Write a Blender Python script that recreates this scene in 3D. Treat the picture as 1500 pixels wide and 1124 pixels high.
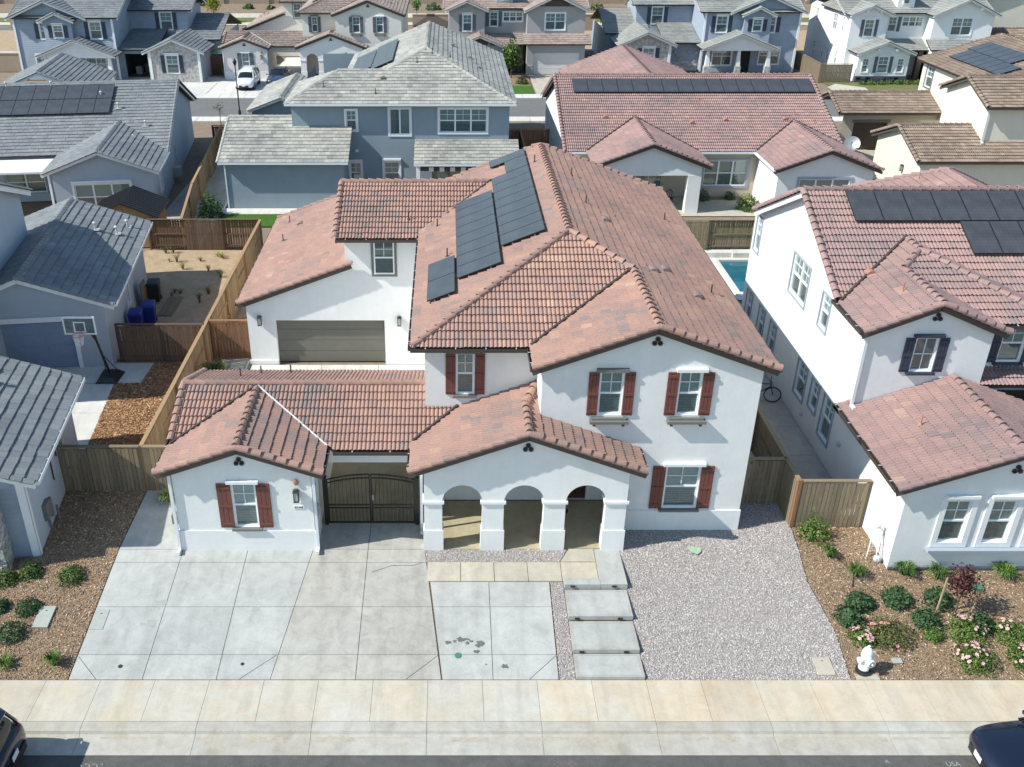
import bpy, bmesh, math, random
import numpy as np
from mathutils import Vector, Matrix, noise

random.seed(7); rng = np.random.default_rng(7)
for _o in list(bpy.data.objects): bpy.data.objects.remove(_o)
SC = bpy.context.scene
COL = SC.collection

# ------------------------------------------------------------------ camera, sky, sun, exposure
CAMZ = 19.3
cam_d = bpy.data.cameras.new('camera'); cam = bpy.data.objects.new('camera', cam_d); COL.objects.link(cam)
cam.location = (0, 0, CAMZ); cam.rotation_euler = (math.radians(90 - 28.55), 0, 0)
cam_d.sensor_fit = 'HORIZONTAL'; cam_d.sensor_width = 36; cam_d.lens = 1395 / 1500 * 36
cam_d.shift_x = (750 - 655) / 1500; cam_d.clip_end = 2000; cam_d.clip_start = .5
SC.camera = cam
SUN_DIR = Vector((1, .26, -.97)).normalized()           # the way the light travels
world = bpy.data.worlds.new('World'); SC.world = world; world.use_nodes = True
_nt = world.node_tree; _bg = _nt.nodes['Background']
_sky = _nt.nodes.new('ShaderNodeTexSky'); _sky.sky_type = 'NISHITA'; _sky.sun_disc = False
_sky.sun_elevation = math.asin(-SUN_DIR.z)
_sky.sun_rotation = math.atan2(-SUN_DIR.x, -SUN_DIR.y)
_sky.air_density = 1.0; _sky.dust_density = .2; _sky.ozone_density = 1.0
_mx = _nt.nodes.new('ShaderNodeMix'); _mx.data_type = 'RGBA'; _mx.blend_type = 'MULTIPLY'; _mx.inputs[0].default_value = 1; _mx.inputs[7].default_value = (.95, 1.02, .975, 1)
_nt.links.new(_sky.outputs[0], _mx.inputs[6]); _nt.links.new(_mx.outputs[2], _bg.inputs[0]); _bg.inputs[1].default_value = .135
sun_d = bpy.data.lights.new('sun', 'SUN'); sun_d.energy = 4.4; sun_d.angle = math.radians(.5); sun_d.color = (1, .985, .90)
sun = bpy.data.objects.new('sun', sun_d); COL.objects.link(sun); sun.location = (-30, 0, 60)
sun.rotation_euler = SUN_DIR.to_track_quat('-Z', 'Y').to_euler()
SC.view_settings.view_transform = 'Standard'; SC.view_settings.look = 'None'
SC.view_settings.exposure = .47; SC.view_settings.gamma = 1
SC.view_settings.use_curve_mapping = False

# ------------------------------------------------------------------ mesh helpers
Z3 = Vector((0, 0, 1))
def V(*a): return Vector(a)

class MB:
    def __init__(s): s.v = []; s.f = []
    def add(s, vs, fs):
        b = len(s.v); s.v += [tuple(p) for p in vs]; s.f += [tuple(b + i for i in f) for f in fs]
    def quad(s, *p): s.add(p, [tuple(range(len(p)))])
    def box(s, x0, y0, z0, x1, y1, z1):
        s.add([(x0,y0,z0),(x1,y0,z0),(x1,y1,z0),(x0,y1,z0),(x0,y0,z1),(x1,y0,z1),(x1,y1,z1),(x0,y1,z1)],
              [(0,3,2,1),(4,5,6,7),(0,1,5,4),(1,2,6,5),(2,3,7,6),(3,0,4,7)])
    def obox(s, c, a, b, d):                     # centre and three half-axis vectors
        c, a, b, d = Vector(c), Vector(a), Vector(b), Vector(d)
        vs = [c-a-b-d, c+a-b-d, c+a+b-d, c-a+b-d, c-a-b+d, c+a-b+d, c+a+b+d, c-a+b+d]
        s.add(vs, [(0,3,2,1),(4,5,6,7),(0,1,5,4),(1,2,6,5),(2,3,7,6),(3,0,4,7)])
    def beam(s, p, q, w, h, up=Z3):              # a bar from p to q
        p, q = Vector(p), Vector(q); d = (q - p)
        L = d.length
        if L < 1e-6: return
        d /= L; r = d.cross(up)
        if r.length < 1e-4: r = d.cross(Vector((1, 0, 0)))
        r.normalize(); u = r.cross(d).normalized()
        s.obox((p + q) / 2, d * L / 2, r * w / 2, u * h / 2)
    def tube(s, pts, r, n=8, r2=None, cap=True):
        pts = [Vector(p) for p in pts]; m = len(pts); b = len(s.v)
        for i, p in enumerate(pts):
            d = (pts[min(i+1, m-1)] - pts[max(i-1, 0)]).normalized()
            a = d.cross(Z3)
            if a.length < .05: a = d.cross(Vector((1, 0, 0)))
            a.normalize(); c = d.cross(a)
            rr = r if r2 is None else r + (r2 - r) * i / max(1, m - 1)
            for k in range(n):
                t = 2 * math.pi * k / n
                s.v.append(tuple(p + a * rr * math.cos(t) + c * rr * math.sin(t)))
        for i in range(m - 1):
            for k in range(n):
                k2 = (k + 1) % n
                s.f.append((b+i*n+k, b+i*n+k2, b+(i+1)*n+k2, b+(i+1)*n+k))
        if cap:
            s.f.append(tuple(b + k for k in range(n))); s.f.append(tuple(b + (m-1)*n + n-1-k for k in range(n)))
    def lathe(s, prof, c=(0, 0, 0), n=16):
        b = len(s.v); m = len(prof)
        for r, z in prof:
            for k in range(n):
                t = 2 * math.pi * k / n; s.v.append((c[0] + r*math.cos(t), c[1] + r*math.sin(t), c[2] + z))
        for i in range(m - 1):
            for k in range(n):
                k2 = (k + 1) % n; s.f.append((b+i*n+k, b+i*n+k2, b+(i+1)*n+k2, b+(i+1)*n+k))
        s.f.append(tuple(b + k for k in range(n))); s.f.append(tuple(b + (m-1)*n + k for k in range(n)))
    def prism(s, poly, d):                       # polygon (3D points) extruded by vector d
        n = len(poly); d = Vector(d); P = [Vector(p) for p in poly]
        s.add(P + [p + d for p in P], [tuple(range(n)), tuple(range(2*n-1, n-1, -1))] + [(i, (i+1) % n, n + (i+1) % n, n + i) for i in range(n)])
    def blob(s, c, r, seed=0, rough=.25, sx=1, sy=1, sz=1, n=8, m=6):
        vs = []; fs = []
        for i in range(m + 1):
            th = math.pi * i / m
            for k in range(n):
                ph = 2 * math.pi * k / n
                d = Vector((math.sin(th)*math.cos(ph), math.sin(th)*math.sin(ph), math.cos(th)))
                q = r * (1 + rough * noise.noise(d * 1.7 + Vector((seed, seed*.7, 0))))
                vs.append((c[0] + d.x*q*sx, c[1] + d.y*q*sy, c[2] + d.z*q*sz))
        for i in range(m):
            for k in range(n):
                k2 = (k + 1) % n; fs.append((i*n+k, (i+1)*n+k, (i+1)*n+k2, i*n+k2))
        s.add(vs, fs)
    def build(s, name, mat, parent=None, smooth=False, fix=True):
        me = bpy.data.meshes.new(name); me.from_pydata(s.v, [], s.f)
        if fix:
            bm = bmesh.new(); bm.from_mesh(me); bmesh.ops.recalc_face_normals(bm, faces=bm.faces); bm.to_mesh(me); bm.free()
        if smooth: me.polygons.foreach_set('use_smooth', [True] * len(me.polygons))
        me.materials.append(mat)
        return link(name, me, parent)

def link(name, me, parent=None, M=None):
    o = bpy.data.objects.new(name, me); COL.objects.link(o)
    if parent is not None:
        o.parent = parent
        if parent.get('_w'): o.matrix_parent_inverse = Matrix.Translation(-Vector(parent.get('_c', parent.location)))
    if M is not None: o.matrix_basis = M
    return o

def tag(o, label=None, cat=None, group=None, kind=None):
    if label: o['label'] = label
    if cat: o['category'] = cat
    if group: o['group'] = group
    if kind: o['kind'] = kind
    return o

def thing(name, label, cat, loc=(0, 0, 0), rz=0, group=None, world=False):
    o = bpy.data.objects.new(name, None); COL.objects.link(o); o.empty_display_size = .3
    o.location = loc; o.rotation_euler = (0, 0, rz)
    if world: o['_w'] = 1                       # parts are written in world coordinates
    return tag(o, label, cat, group)

def copy_tree(o, loc=None, rz=None, label=None, scale=None):
    kids = {}
    for c in COL.objects:
        if c.parent is not None: kids.setdefault(c.parent.name, []).append(c)
    def rec(a, par):
        b = a.copy(); COL.objects.link(b)
        if par is not None: b.parent = par
        for c in kids.get(a.name, []): rec(c, b)
        return b
    r = rec(o, None)
    if loc is not None: r.location = loc
    if rz is not None: r.rotation_euler = (0, 0, rz)
    if scale is not None: r.scale = scale if hasattr(scale, '__len__') else (scale,)*3
    if label: r['label'] = label
    return r

# ------------------------------------------------------------------ materials
def mat_base(name):
    m = bpy.data.materials.new(name); m.use_nodes = True
    nt = m.node_tree; p = nt.nodes['Principled BSDF']
    return m, nt, p
def nn(nt, t, **kw):
    n = nt.nodes.new(t)
    for k, v in kw.items():
        if k in n.inputs: n.inputs[k].default_value = v
        else: setattr(n, k, v)
    return n
def ramp(nt, stops):
    r = nt.nodes.new('ShaderNodeValToRGB'); e = r.color_ramp.elements
    while len(e) < len(stops): e.new(.5)
    for i, (p, c) in enumerate(stops): e[i].position = p; e[i].color = (*c, 1)
    return r
def mix(nt, a, b, f, mode='MIX'):
    m = nt.nodes.new('ShaderNodeMix'); m.data_type = 'RGBA'; m.blend_type = mode
    for sock, val in ((m.inputs[0], f), (m.inputs[6], a), (m.inputs[7], b)):
        if hasattr(val, 'links') or hasattr(val, 'is_output'): nt.links.new(val, sock)
        elif isinstance(val, (int, float)): sock.default_value = val
        else: sock.default_value = (*val, 1)
    return m.outputs[2]

def simple(name, col, rough=.6, metal=0, spec=.5, var=.0, scale=6, bump=0, bscale=60, coat=0):
    m, nt, p = mat_base(name)
    p.inputs['Roughness'].default_value = rough; p.inputs['Metallic'].default_value = metal
    p.inputs['Specular IOR Level'].default_value = spec; p.inputs['Coat Weight'].default_value = coat
    tc = nn(nt, 'ShaderNodeTexCoord')
    if var:
        n = nn(nt, 'ShaderNodeTexNoise', Scale=scale, Detail=5, Roughness=.6); nt.links.new(tc.outputs['Object'], n.inputs['Vector'])
        lo = tuple(c * (1 - var) for c in col); hi = tuple(min(1, c * (1 + var)) for c in col)
        r = ramp(nt, [(.3, lo), (.7, hi)]); nt.links.new(n.outputs['Fac'], r.inputs[0]); nt.links.new(r.outputs[0], p.inputs['Base Color'])
    else: p.inputs['Base Color'].default_value = (*col, 1)
    if bump:
        b = nn(nt, 'ShaderNodeTexNoise', Scale=bscale, Detail=4); nt.links.new(tc.outputs['Object'], b.inputs['Vector'])
        bn = nn(nt, 'ShaderNodeBump', Strength=bump, Distance=.02); nt.links.new(b.outputs['Fac'], bn.inputs['Height']); nt.links.new(bn.outputs[0], p.inputs['Normal'])
    return m

def stucco(name, col):
    m, nt, p = mat_base(name); p.inputs['Roughness'].default_value = .9; p.inputs['Specular IOR Level'].default_value = .2
    tc = nn(nt, 'ShaderNodeTexCoord')
    n = nn(nt, 'ShaderNodeTexNoise', Scale=1.1, Detail=7, Roughness=.65); nt.links.new(tc.outputs['Object'], n.inputs['Vector'])
    r = ramp(nt, [(.25, tuple(c*.93 for c in col)), (.75, tuple(min(1, c*1.04) for c in col))]); nt.links.new(n.outputs['Fac'], r.inputs[0])
    mp = nn(nt, 'ShaderNodeMapping'); mp.inputs['Scale'].default_value = (3.2, 3.2, .22); nt.links.new(tc.outputs['Object'], mp.inputs['Vector'])
    s = nn(nt, 'ShaderNodeTexNoise', Scale=2.2, Detail=4); nt.links.new(mp.outputs[0], s.inputs['Vector'])
    r2 = ramp(nt, [(.3, (.965, .96, .955)), (.6, (1, 1, 1))]); nt.links.new(s.outputs['Fac'], r2.inputs[0])
    nt.links.new(mix(nt, r.outputs[0], r2.outputs[0], .6, 'MULTIPLY'), p.inputs['Base Color'])
    b = nn(nt, 'ShaderNodeTexNoise', Scale=7, Detail=9, Roughness=.8); nt.links.new(tc.outputs['Object'], b.inputs['Vector'])
    bn = nn(nt, 'ShaderNodeBump', Strength=.3, Distance=.03); nt.links.new(b.outputs['Fac'], bn.inputs['Height']); nt.links.new(bn.outputs[0], p.inputs['Normal'])
    return m

def siding(name, col):                            # lap siding, read as fine relief on far houses
    m, nt, p = mat_base(name); p.inputs['Roughness'].default_value = .7
    tc = nn(nt, 'ShaderNodeTexCoord'); sp = nn(nt, 'ShaderNodeSeparateXYZ'); nt.links.new(tc.outputs['Object'], sp.inputs[0])
    fr = nn(nt, 'ShaderNodeMath', operation='MULTIPLY'); fr.inputs[1].default_value = 5.5; nt.links.new(sp.outputs[2], fr.inputs[0])
    f2 = nn(nt, 'ShaderNodeMath', operation='FRACT'); nt.links.new(fr.outputs[0], f2.inputs[0])
    bn = nn(nt, 'ShaderNodeBump', Strength=1, Distance=.03); bn.invert = True; nt.links.new(f2.outputs[0], bn.inputs['Height']); nt.links.new(bn.outputs[0], p.inputs['Normal'])
    n = nn(nt, 'ShaderNodeTexNoise', Scale=1.5, Detail=4); nt.links.new(tc.outputs['Object'], n.inputs['Vector'])
    r = ramp(nt, [(.3, tuple(c*.9 for c in col)), (.7, tuple(c*1.07 for c in col))]); nt.links.new(n.outputs['Fac'], r.inputs[0]); nt.links.new(r.outputs[0], p.inputs['Base Color'])
    return m

def tile_mat(name, stops, rough=.75):
    m, nt, p = mat_base(name); p.inputs['Roughness'].default_value = rough; p.inputs['Specular IOR Level'].default_value = .35
    at = nn(nt, 'ShaderNodeAttribute', attribute_name='tint'); r = ramp(nt, stops); nt.links.new(at.outputs['Fac'], r.inputs[0])
    ge = nn(nt, 'ShaderNodeNewGeometry')
    n = nn(nt, 'ShaderNodeTexNoise', Scale=14, Detail=5, Roughness=.7); nt.links.new(ge.outputs['Position'], n.inputs['Vector'])
    r2 = ramp(nt, [(.25, (.72, .70, .68)), (.75, (1.16, 1.15, 1.13))]); nt.links.new(n.outputs['Fac'], r2.inputs[0])
    n3 = nn(nt, 'ShaderNodeTexNoise', Scale=.45, Detail=3); nt.links.new(ge.outputs['Position'], n3.inputs['Vector'])
    r3 = ramp(nt, [(.3, (.9, .9, .9)), (.7, (1.1, 1.08, 1.06))]); nt.links.new(n3.outputs['Fac'], r3.inputs[0])
    c = mix(nt, r.outputs[0], r2.outputs[0], .8, 'MULTIPLY'); c = mix(nt, c, r3.outputs[0], 1., 'MULTIPLY'); nt.links.new(c, p.inputs['Base Color'])
    bn = nn(nt, 'ShaderNodeBump', Strength=.3, Distance=.01); nt.links.new(n.outputs['Fac'], bn.inputs['Height']); nt.links.new(bn.outputs[0], p.inputs['Normal'])
    return m

def concrete(name, col, warm, stain=.5):
    m, nt, p = mat_base(name); p.inputs['Roughness'].default_value = .88; p.inputs['Specular IOR Level'].default_value = .25
    ge = nn(nt, 'ShaderNodeNewGeometry'); oi = nn(nt, 'ShaderNodeObjectInfo')
    n1 = nn(nt, 'ShaderNodeTexNoise', Scale=.55, Detail=8, Roughness=.62, Distortion=.6); nt.links.new(ge.outputs['Position'], n1.inputs['Vector'])
    r1 = ramp(nt, [(.28, warm), (.62, col)]); nt.links.new(n1.outputs['Fac'], r1.inputs[0])
    n2 = nn(nt, 'ShaderNodeTexNoise', Scale=2.3, Detail=8, Roughness=.7, Distortion=.8); nt.links.new(ge.outputs['Position'], n2.inputs['Vector'])
    r2 = ramp(nt, [(.30, (1 - stain*.42,)*3), (.56, (1, 1, 1)), (.8, (1.06, 1.06, 1.05))]); nt.links.new(n2.outputs['Fac'], r2.inputs[0])
    n3 = nn(nt, 'ShaderNodeTexNoise', Scale=38, Detail=4); nt.links.new(ge.outputs['Position'], n3.inputs['Vector'])
    r3 = ramp(nt, [(.3, (.9, .9, .9)), (.7, (1.07, 1.07, 1.07))]); nt.links.new(n3.outputs['Fac'], r3.inputs[0])
    mp = nn(nt, 'ShaderNodeMapping'); mp.inputs['Scale'].default_value = (1.5, .17, 1); nt.links.new(ge.outputs['Position'], mp.inputs['Vector'])
    n5 = nn(nt, 'ShaderNodeTexNoise', Scale=1.3, Detail=5, Roughness=.6); nt.links.new(mp.outputs[0], n5.inputs['Vector'])
    r5 = ramp(nt, [(.36, (.86, .855, .85)), (.52, (1, 1, 1))]); nt.links.new(n5.outputs['Fac'], r5.inputs[0])
    r4 = ramp(nt, [(0, (.95, .95, .955)), (1, (1.035, 1.03, 1.02))]); nt.links.new(oi.outputs['Random'], r4.inputs[0])
    c = mix(nt, r1.outputs[0], r2.outputs[0], 1, 'MULTIPLY'); c = mix(nt, c, r3.outputs[0], 1, 'MULTIPLY'); c = mix(nt, c, r4.outputs[0], 1, 'MULTIPLY'); c = mix(nt, c, r5.outputs[0], .8, 'MULTIPLY')
    nt.links.new(c, p.inputs['Base Color'])
    bn = nn(nt, 'ShaderNodeBump', Strength=.2, Distance=.006); nt.links.new(n3.outputs['Fac'], bn.inputs['Height']); nt.links.new(bn.outputs[0], p.inputs['Normal'])
    return m

def ground_mat(name, cols, s1=9, s2=55, bump=.6):
    m, nt, p = mat_base(name); p.inputs['Roughness'].default_value = .95; p.inputs['Specular IOR Level'].default_value = .1
    ge = nn(nt, 'ShaderNodeNewGeometry')
    a = nn(nt, 'ShaderNodeTexNoise', Scale=s1, Detail=8, Roughness=.75); nt.links.new(ge.outputs['Position'], a.inputs['Vector'])
    n = len(cols); r = ramp(nt, [(.25 + .5*i/(n-1), c) for i, c in enumerate(cols)]); nt.links.new(a.outputs['Fac'], r.inputs[0])
    b = nn(nt, 'ShaderNodeTexVoronoi', Scale=s2); nt.links.new(ge.outputs['Position'], b.inputs['Vector'])
    r2 = ramp(nt, [(0, (.75,)*3), (1, (1.2,)*3)]); nt.links.new(b.outputs['Color'], r2.inputs[0])
    nt.links.new(mix(nt, r.outputs[0], r2.outputs[0], .8, 'MULTIPLY'), p.inputs['Base Color'])
    bn = nn(nt, 'ShaderNodeBump', Strength=bump, Distance=.03); nt.links.new(b.outputs['Distance'], bn.inputs['Height']); nt.links.new(bn.outputs[0], p.inputs['Normal'])
    return m

def wood(name, a, b):
    m, nt, p = mat_base(name); p.inputs['Roughness'].default_value = .85; p.inputs['Specular IOR Level'].default_value = .2
    tc = nn(nt, 'ShaderNodeTexCoord'); oi = nn(nt, 'ShaderNodeObjectInfo')
    mp = nn(nt, 'ShaderNodeMapping'); mp.inputs['Scale'].default_value = (14, 14, 1.1); nt.links.new(tc.outputs['Object'], mp.inputs['Vector'])
    ad = nn(nt, 'ShaderNodeVectorMath', operation='ADD'); nt.links.new(mp.outputs[0], ad.inputs[0])
    cb = nn(nt, 'ShaderNodeCombineXYZ'); ml = nn(nt, 'ShaderNodeMath', operation='MULTIPLY'); ml.inputs[1].default_value = 57
    nt.links.new(oi.outputs['Random'], ml.inputs[0]); nt.links.new(ml.outputs[0], cb.inputs[2]); nt.links.new(cb.outputs[0], ad.inputs[1])
    n = nn(nt, 'ShaderNodeTexNoise', Scale=1.6, Detail=6, Roughness=.7); nt.links.new(ad.outputs[0], n.inputs['Vector'])
    r = ramp(nt, [(.3, a), (.72, b)]); nt.links.new(n.outputs['Fac'], r.inputs[0])
    r4 = ramp(nt, [(0, (.78, .78, .8)), (1, (1.16, 1.12, 1.06))]); nt.links.new(oi.outputs['Random'], r4.inputs[0])
    nt.links.new(mix(nt, r.outputs[0], r4.outputs[0], 1, 'MULTIPLY'), p.inputs['Base Color'])
    return m

def leaf_mat(name, a, b, trans=.25):
    m, nt, p = mat_base(name); p.inputs['Roughness'].default_value = .55; p.inputs['Specular IOR Level'].default_value = .35
    at = nn(nt, 'ShaderNodeAttribute', attribute_name='tint'); r = ramp(nt, [(0, a), (1, b)]); nt.links.new(at.outputs['Fac'], r.inputs[0])
    nt.links.new(r.outputs[0], p.inputs['Base Color'])
    tr = nn(nt, 'ShaderNodeBsdfTranslucent'); nt.links.new(r.outputs[0], tr.inputs[0])
    ms = nn(nt, 'ShaderNodeMixShader'); ms.inputs[0].default_value = trans
    nt.links.new(p.outputs[0], ms.inputs[1]); nt.links.new(tr.outputs[0], ms.inputs[2]); nt.links.new(ms.outputs[0], nt.nodes['Material Output'].inputs[0])
    return m

def glass_mat(name, tint=(.55, .62, .6), refl=.5, refl_tone=(.14,.20,.21), fa=.55):
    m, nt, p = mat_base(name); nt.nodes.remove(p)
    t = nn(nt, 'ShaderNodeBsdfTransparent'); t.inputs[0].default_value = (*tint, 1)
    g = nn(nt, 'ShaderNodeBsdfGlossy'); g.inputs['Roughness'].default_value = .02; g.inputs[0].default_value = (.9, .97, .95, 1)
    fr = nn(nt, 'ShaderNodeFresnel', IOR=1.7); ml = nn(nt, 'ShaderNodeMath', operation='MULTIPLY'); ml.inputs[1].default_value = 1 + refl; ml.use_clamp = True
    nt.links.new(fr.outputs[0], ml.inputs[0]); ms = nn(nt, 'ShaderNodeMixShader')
    df = nn(nt, 'ShaderNodeBsdfDiffuse'); df.inputs[0].default_value = (*refl_tone, 1); m0 = nn(nt, 'ShaderNodeMixShader'); m0.inputs[0].default_value = fa; nt.links.new(t.outputs[0], m0.inputs[1]); nt.links.new(df.outputs[0], m0.inputs[2])  # flat diffuse colour painted into the pane in place of reflected sky
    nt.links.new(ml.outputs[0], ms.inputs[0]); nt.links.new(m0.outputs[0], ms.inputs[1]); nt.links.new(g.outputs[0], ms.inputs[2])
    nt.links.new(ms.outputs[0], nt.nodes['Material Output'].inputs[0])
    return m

def solar_mat():
    m, nt, p = mat_base('solar_cell'); p.inputs['Roughness'].default_value = .33; p.inputs['Specular IOR Level'].default_value = .6
    tc = nn(nt, 'ShaderNodeTexCoord')
    b = nn(nt, 'ShaderNodeTexBrick', Scale=1.0); b.offset = 0
    b.inputs['Color1'].default_value = (.052,.056,.064, 1); b.inputs['Color2'].default_value = (.060,.064,.072, 1); b.inputs['Mortar'].default_value = (.035,.036,.04, 1)
    b.inputs['Mortar Size'].default_value = .004; b.inputs['Brick Width'].default_value = .16; b.inputs['Row Height'].default_value = .16
    nt.links.new(tc.outputs['Object'], b.inputs['Vector'])
    n = nn(nt, 'ShaderNodeTexNoise', Scale=1.3, Detail=5); nt.links.new(tc.outputs['Object'], n.inputs['Vector'])
    r = ramp(nt, [(.3, (.9,)*3), (.75, (1.35, 1.33, 1.28))]); nt.links.new(n.outputs['Fac'], r.inputs[0])
    nt.links.new(mix(nt, b.outputs[0], r.outputs[0], 1, 'MULTIPLY'), p.inputs['Base Color'])
    return m

M = {}
M['white'] = stucco('stucco_white', (.80,.797,.785)); M['whiteL'] = stucco('stucco_cool_white', (.77,.775,.775))
M['blue'] = stucco('stucco_blue_grey', (.265,.325,.37)); M['grey'] = stucco('stucco_blue_lilac_grey', (.41,.46,.525))
M['cream'] = stucco('stucco_cream', (.74, .69, .58)); M['creamB'] = stucco('stucco_pale_cream', (.70, .67, .62)); M['taupe'] = stucco('stucco_taupe_grey', (.36, .355, .355))
M['sidblue'] = siding('siding_blue_grey', (.30,.345,.42)); M['tanwall'] = stucco('block_tan', (.36, .285, .215)); M['beige'] = stucco('stucco_beige', (.52, .47, .38))
TC = [(0, (.255,.20,.188)), (.14, (.295,.213,.192)), (.30, (.338,.218,.187)), (.5, (.372,.229,.192)), (.72, (.395,.243,.196)), (.88, (.42,.268,.206)), (1, (.455,.305,.232))]
M['tile'] = tile_mat('tile_terracotta_blend', TC)
M['tilepink'] = tile_mat('tile_rose_blend', [(0, (.235,.185,.185)), (.25, (.29,.205,.20)), (.6, (.345,.225,.214)), (.85, (.37,.243,.222)), (1, (.42,.288,.245))])
M['tilebrown'] = tile_mat('tile_brown_blend', [(0, (.17,.135,.11)), (.5, (.26,.20,.16)), (1, (.35,.275,.22))])
M['slate'] = tile_mat('tile_slate_grey', [(0, (.165,.18,.195)), (.5, (.215,.23,.245)), (1, (.27,.285,.295))])
M['buff'] = tile_mat('tile_buff_grey', [(0, (.23,.235,.225)), (.35, (.33,.33,.31)), (.7, (.41,.405,.37)), (1, (.48,.47,.42))])
M['palegrey'] = tile_mat('tile_pale_grey', [(0, (.24,.255,.25)), (.5, (.31,.32,.31)), (1, (.37,.37,.35))])
M['tantile'] = tile_mat('tile_tan_shake', [(0, (.25,.20,.18)), (.5, (.34,.275,.245)), (1, (.42,.345,.30))])
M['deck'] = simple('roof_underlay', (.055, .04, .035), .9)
M['fascia_w'] = simple('paint_white', (.78, .79, .80), .55, var=.04); M['fascia_b'] = simple('paint_brown', (.085, .065, .055), .6)
M['gutter_b'] = simple('gutter_bronze', (.06, .048, .042), .45); M['gutter_w'] = simple('gutter_white', (.72, .74, .76), .45); M['vinyl'] = simple('vinyl_white', (.82, .83, .84), .4)
M['shut_r'] = simple('shutter_oxblood', (.165,.055,.043), .6, var=.15, scale=9); M['shut_n'] = simple('shutter_navy', (.035, .045, .075), .55, var=.1); M['shut_g'] = simple('shutter_slate', (.10, .115, .14), .6)
M['trim_g'] = simple('trim_taupe', (.17, .165, .155), .7, var=.06); M['trim_bg'] = simple('trim_blue_grey', (.33, .37, .43), .7); M['iron'] = simple('wrought_iron', (.018, .017, .016), .45)
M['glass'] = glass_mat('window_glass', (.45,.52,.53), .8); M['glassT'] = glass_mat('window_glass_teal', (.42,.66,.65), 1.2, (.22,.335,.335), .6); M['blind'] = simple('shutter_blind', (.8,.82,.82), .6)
M['curtain'] = simple('curtain_cloth', (.42, .42, .40), .9, var=.15, scale=3)
M['blind_g'] = simple('blind_green', (.06,.30,.17), .6); M['dark'] = simple('interior_dark', (.03, .03, .032), .9); M['door'] = simple('door_mahogany', (.07, .03, .022), .5, var=.2)
M['gdoor'] = simple('garage_door_olive', (.15,.145,.12), .6, var=.06, scale=2); M['gdoor_w'] = simple('garage_door_white', (.66, .64, .62), .6); M['gdoor_b'] = simple('garage_door_blue', (.22,.285,.39), .6, var=.05); M['gdoor_br'] = simple('garage_door_brown', (.075, .05, .038), .6, var=.1)
M['solar'] = solar_mat(); M['solarfr'] = simple('solar_frame', (.02, .02, .022), .4); M['alu'] = simple('aluminium', (.36,.37,.38), .45, metal=.5)
M['vent_o'] = simple('vent_primer', (.40,.19,.13), .7); M['vent_g'] = simple('vent_galvanised', (.5, .5, .49), .5); M['vent_d'] = simple('vent_dark', (.06, .035, .03), .7)
M['conc_b'] = concrete('concrete_pale', (.46,.465,.445), (.395,.398,.38), .45)
M['conc_w'] = concrete('concrete_warm_grey', (.455,.44,.40), (.38,.36,.32), .55)
M['conc_y'] = concrete('concrete_buff', (.52, .47, .385), (.44, .395, .32), .4)
M['conc_s'] = concrete('concrete_sidewalk', (.545,.515,.455), (.52,.44,.325), .3); M['conc_o'] = concrete('concrete_rust_stained', (.55,.50,.415), (.55,.445,.315), .3); M['conc_p'] = concrete('concrete_porch_tan', (.43,.375,.26), (.37,.31,.205), .4)  # last one: warmer olive-tan concrete of the porch and covered drive
M['conc_k'] = concrete('concrete_kerb', (.47,.455,.41), (.40,.355,.29), .45)
M['conc_l'] = concrete('concrete_light_new', (.66, .64, .60), (.58, .56, .52), .25)
M['asphalt'] = ground_mat('asphalt', [(.085, .083, .078), (.115, .112, .105), (.15, .145, .135)], 3, 90, .35)
M['asphalt2'] = ground_mat('asphalt_far', [(.15, .15, .15), (.19, .19, .185)], .5, 30, .1)
M['dirt'] = ground_mat('dirt_tan', [(.30, .21, .135), (.42, .31, .205), (.50, .385, .265)], 1.6, 26, .5)
M['earth'] = ground_mat('earth_base', [(.20, .15, .11), (.30, .235, .175)], 1.2, 20, .4)
M['mulch'] = ground_mat('mulch_bark', [(.20,.13,.085),(.31,.21,.135),(.42,.31,.21)], 14, 34, .9)
M['mulch_o'] = ground_mat('mulch_cedar', [(.22, .105, .05), (.37, .185, .085), (.50, .29, .15)], 16, 30, .9)
M['gravelbase'] = ground_mat('gravel_bed', [(.31,.28,.265),(.43,.39,.365)], 25, 42, .8)
M['grass'] = ground_mat('lawn', [(.05, .12, .02), (.09, .20, .035)], 8, 90, .6); M['turf'] = ground_mat('turf_far', [(.12, .14, .05), (.20, .20, .09)], .6, 30, .4)
M['fence'] = wood('fence_cedar', (.30, .19, .105), (.46, .315, .18)); M['fence_d'] = wood('fence_weathered', (.185,.15,.105), (.29,.235,.16)); M['fence_r'] = wood('fence_redwood', (.20, .105, .06), (.31, .17, .095))
M['fence_br'] = wood('fence_dark_brown', (.115, .075, .052), (.185, .125, .085))
M['chip'] = None
def attr_mat(name, stops, rough=.9):
    m, nt, p = mat_base(name); p.inputs['Roughness'].default_value = rough; p.inputs['Specular IOR Level'].default_value = .15
    at = nn(nt, 'ShaderNodeAttribute', attribute_name='tint'); r = ramp(nt, stops); nt.links.new(at.outputs['Fac'], r.inputs[0]); nt.links.new(r.outputs[0], p.inputs['Base Color'])
    return m
M['pebble'] = attr_mat('pebble_rose_grey', [(0, (.20,.185,.185)), (.25, (.345,.305,.29)), (.5, (.435,.385,.365)), (.62, (.37,.36,.36)), (.82, (.50,.43,.39)), (1, (.60,.58,.57))])
M['chip'] = attr_mat('bark_chip', [(0, (.13,.088,.06)), (.4, (.275,.195,.13)), (.75, (.395,.30,.205)), (1, (.60,.49,.37))])
M['chip_o'] = attr_mat('cedar_chip', [(0, (.14,.075,.04)), (.4, (.32,.18,.095)), (.75, (.45,.275,.15)), (1, (.60,.43,.27))])
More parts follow.
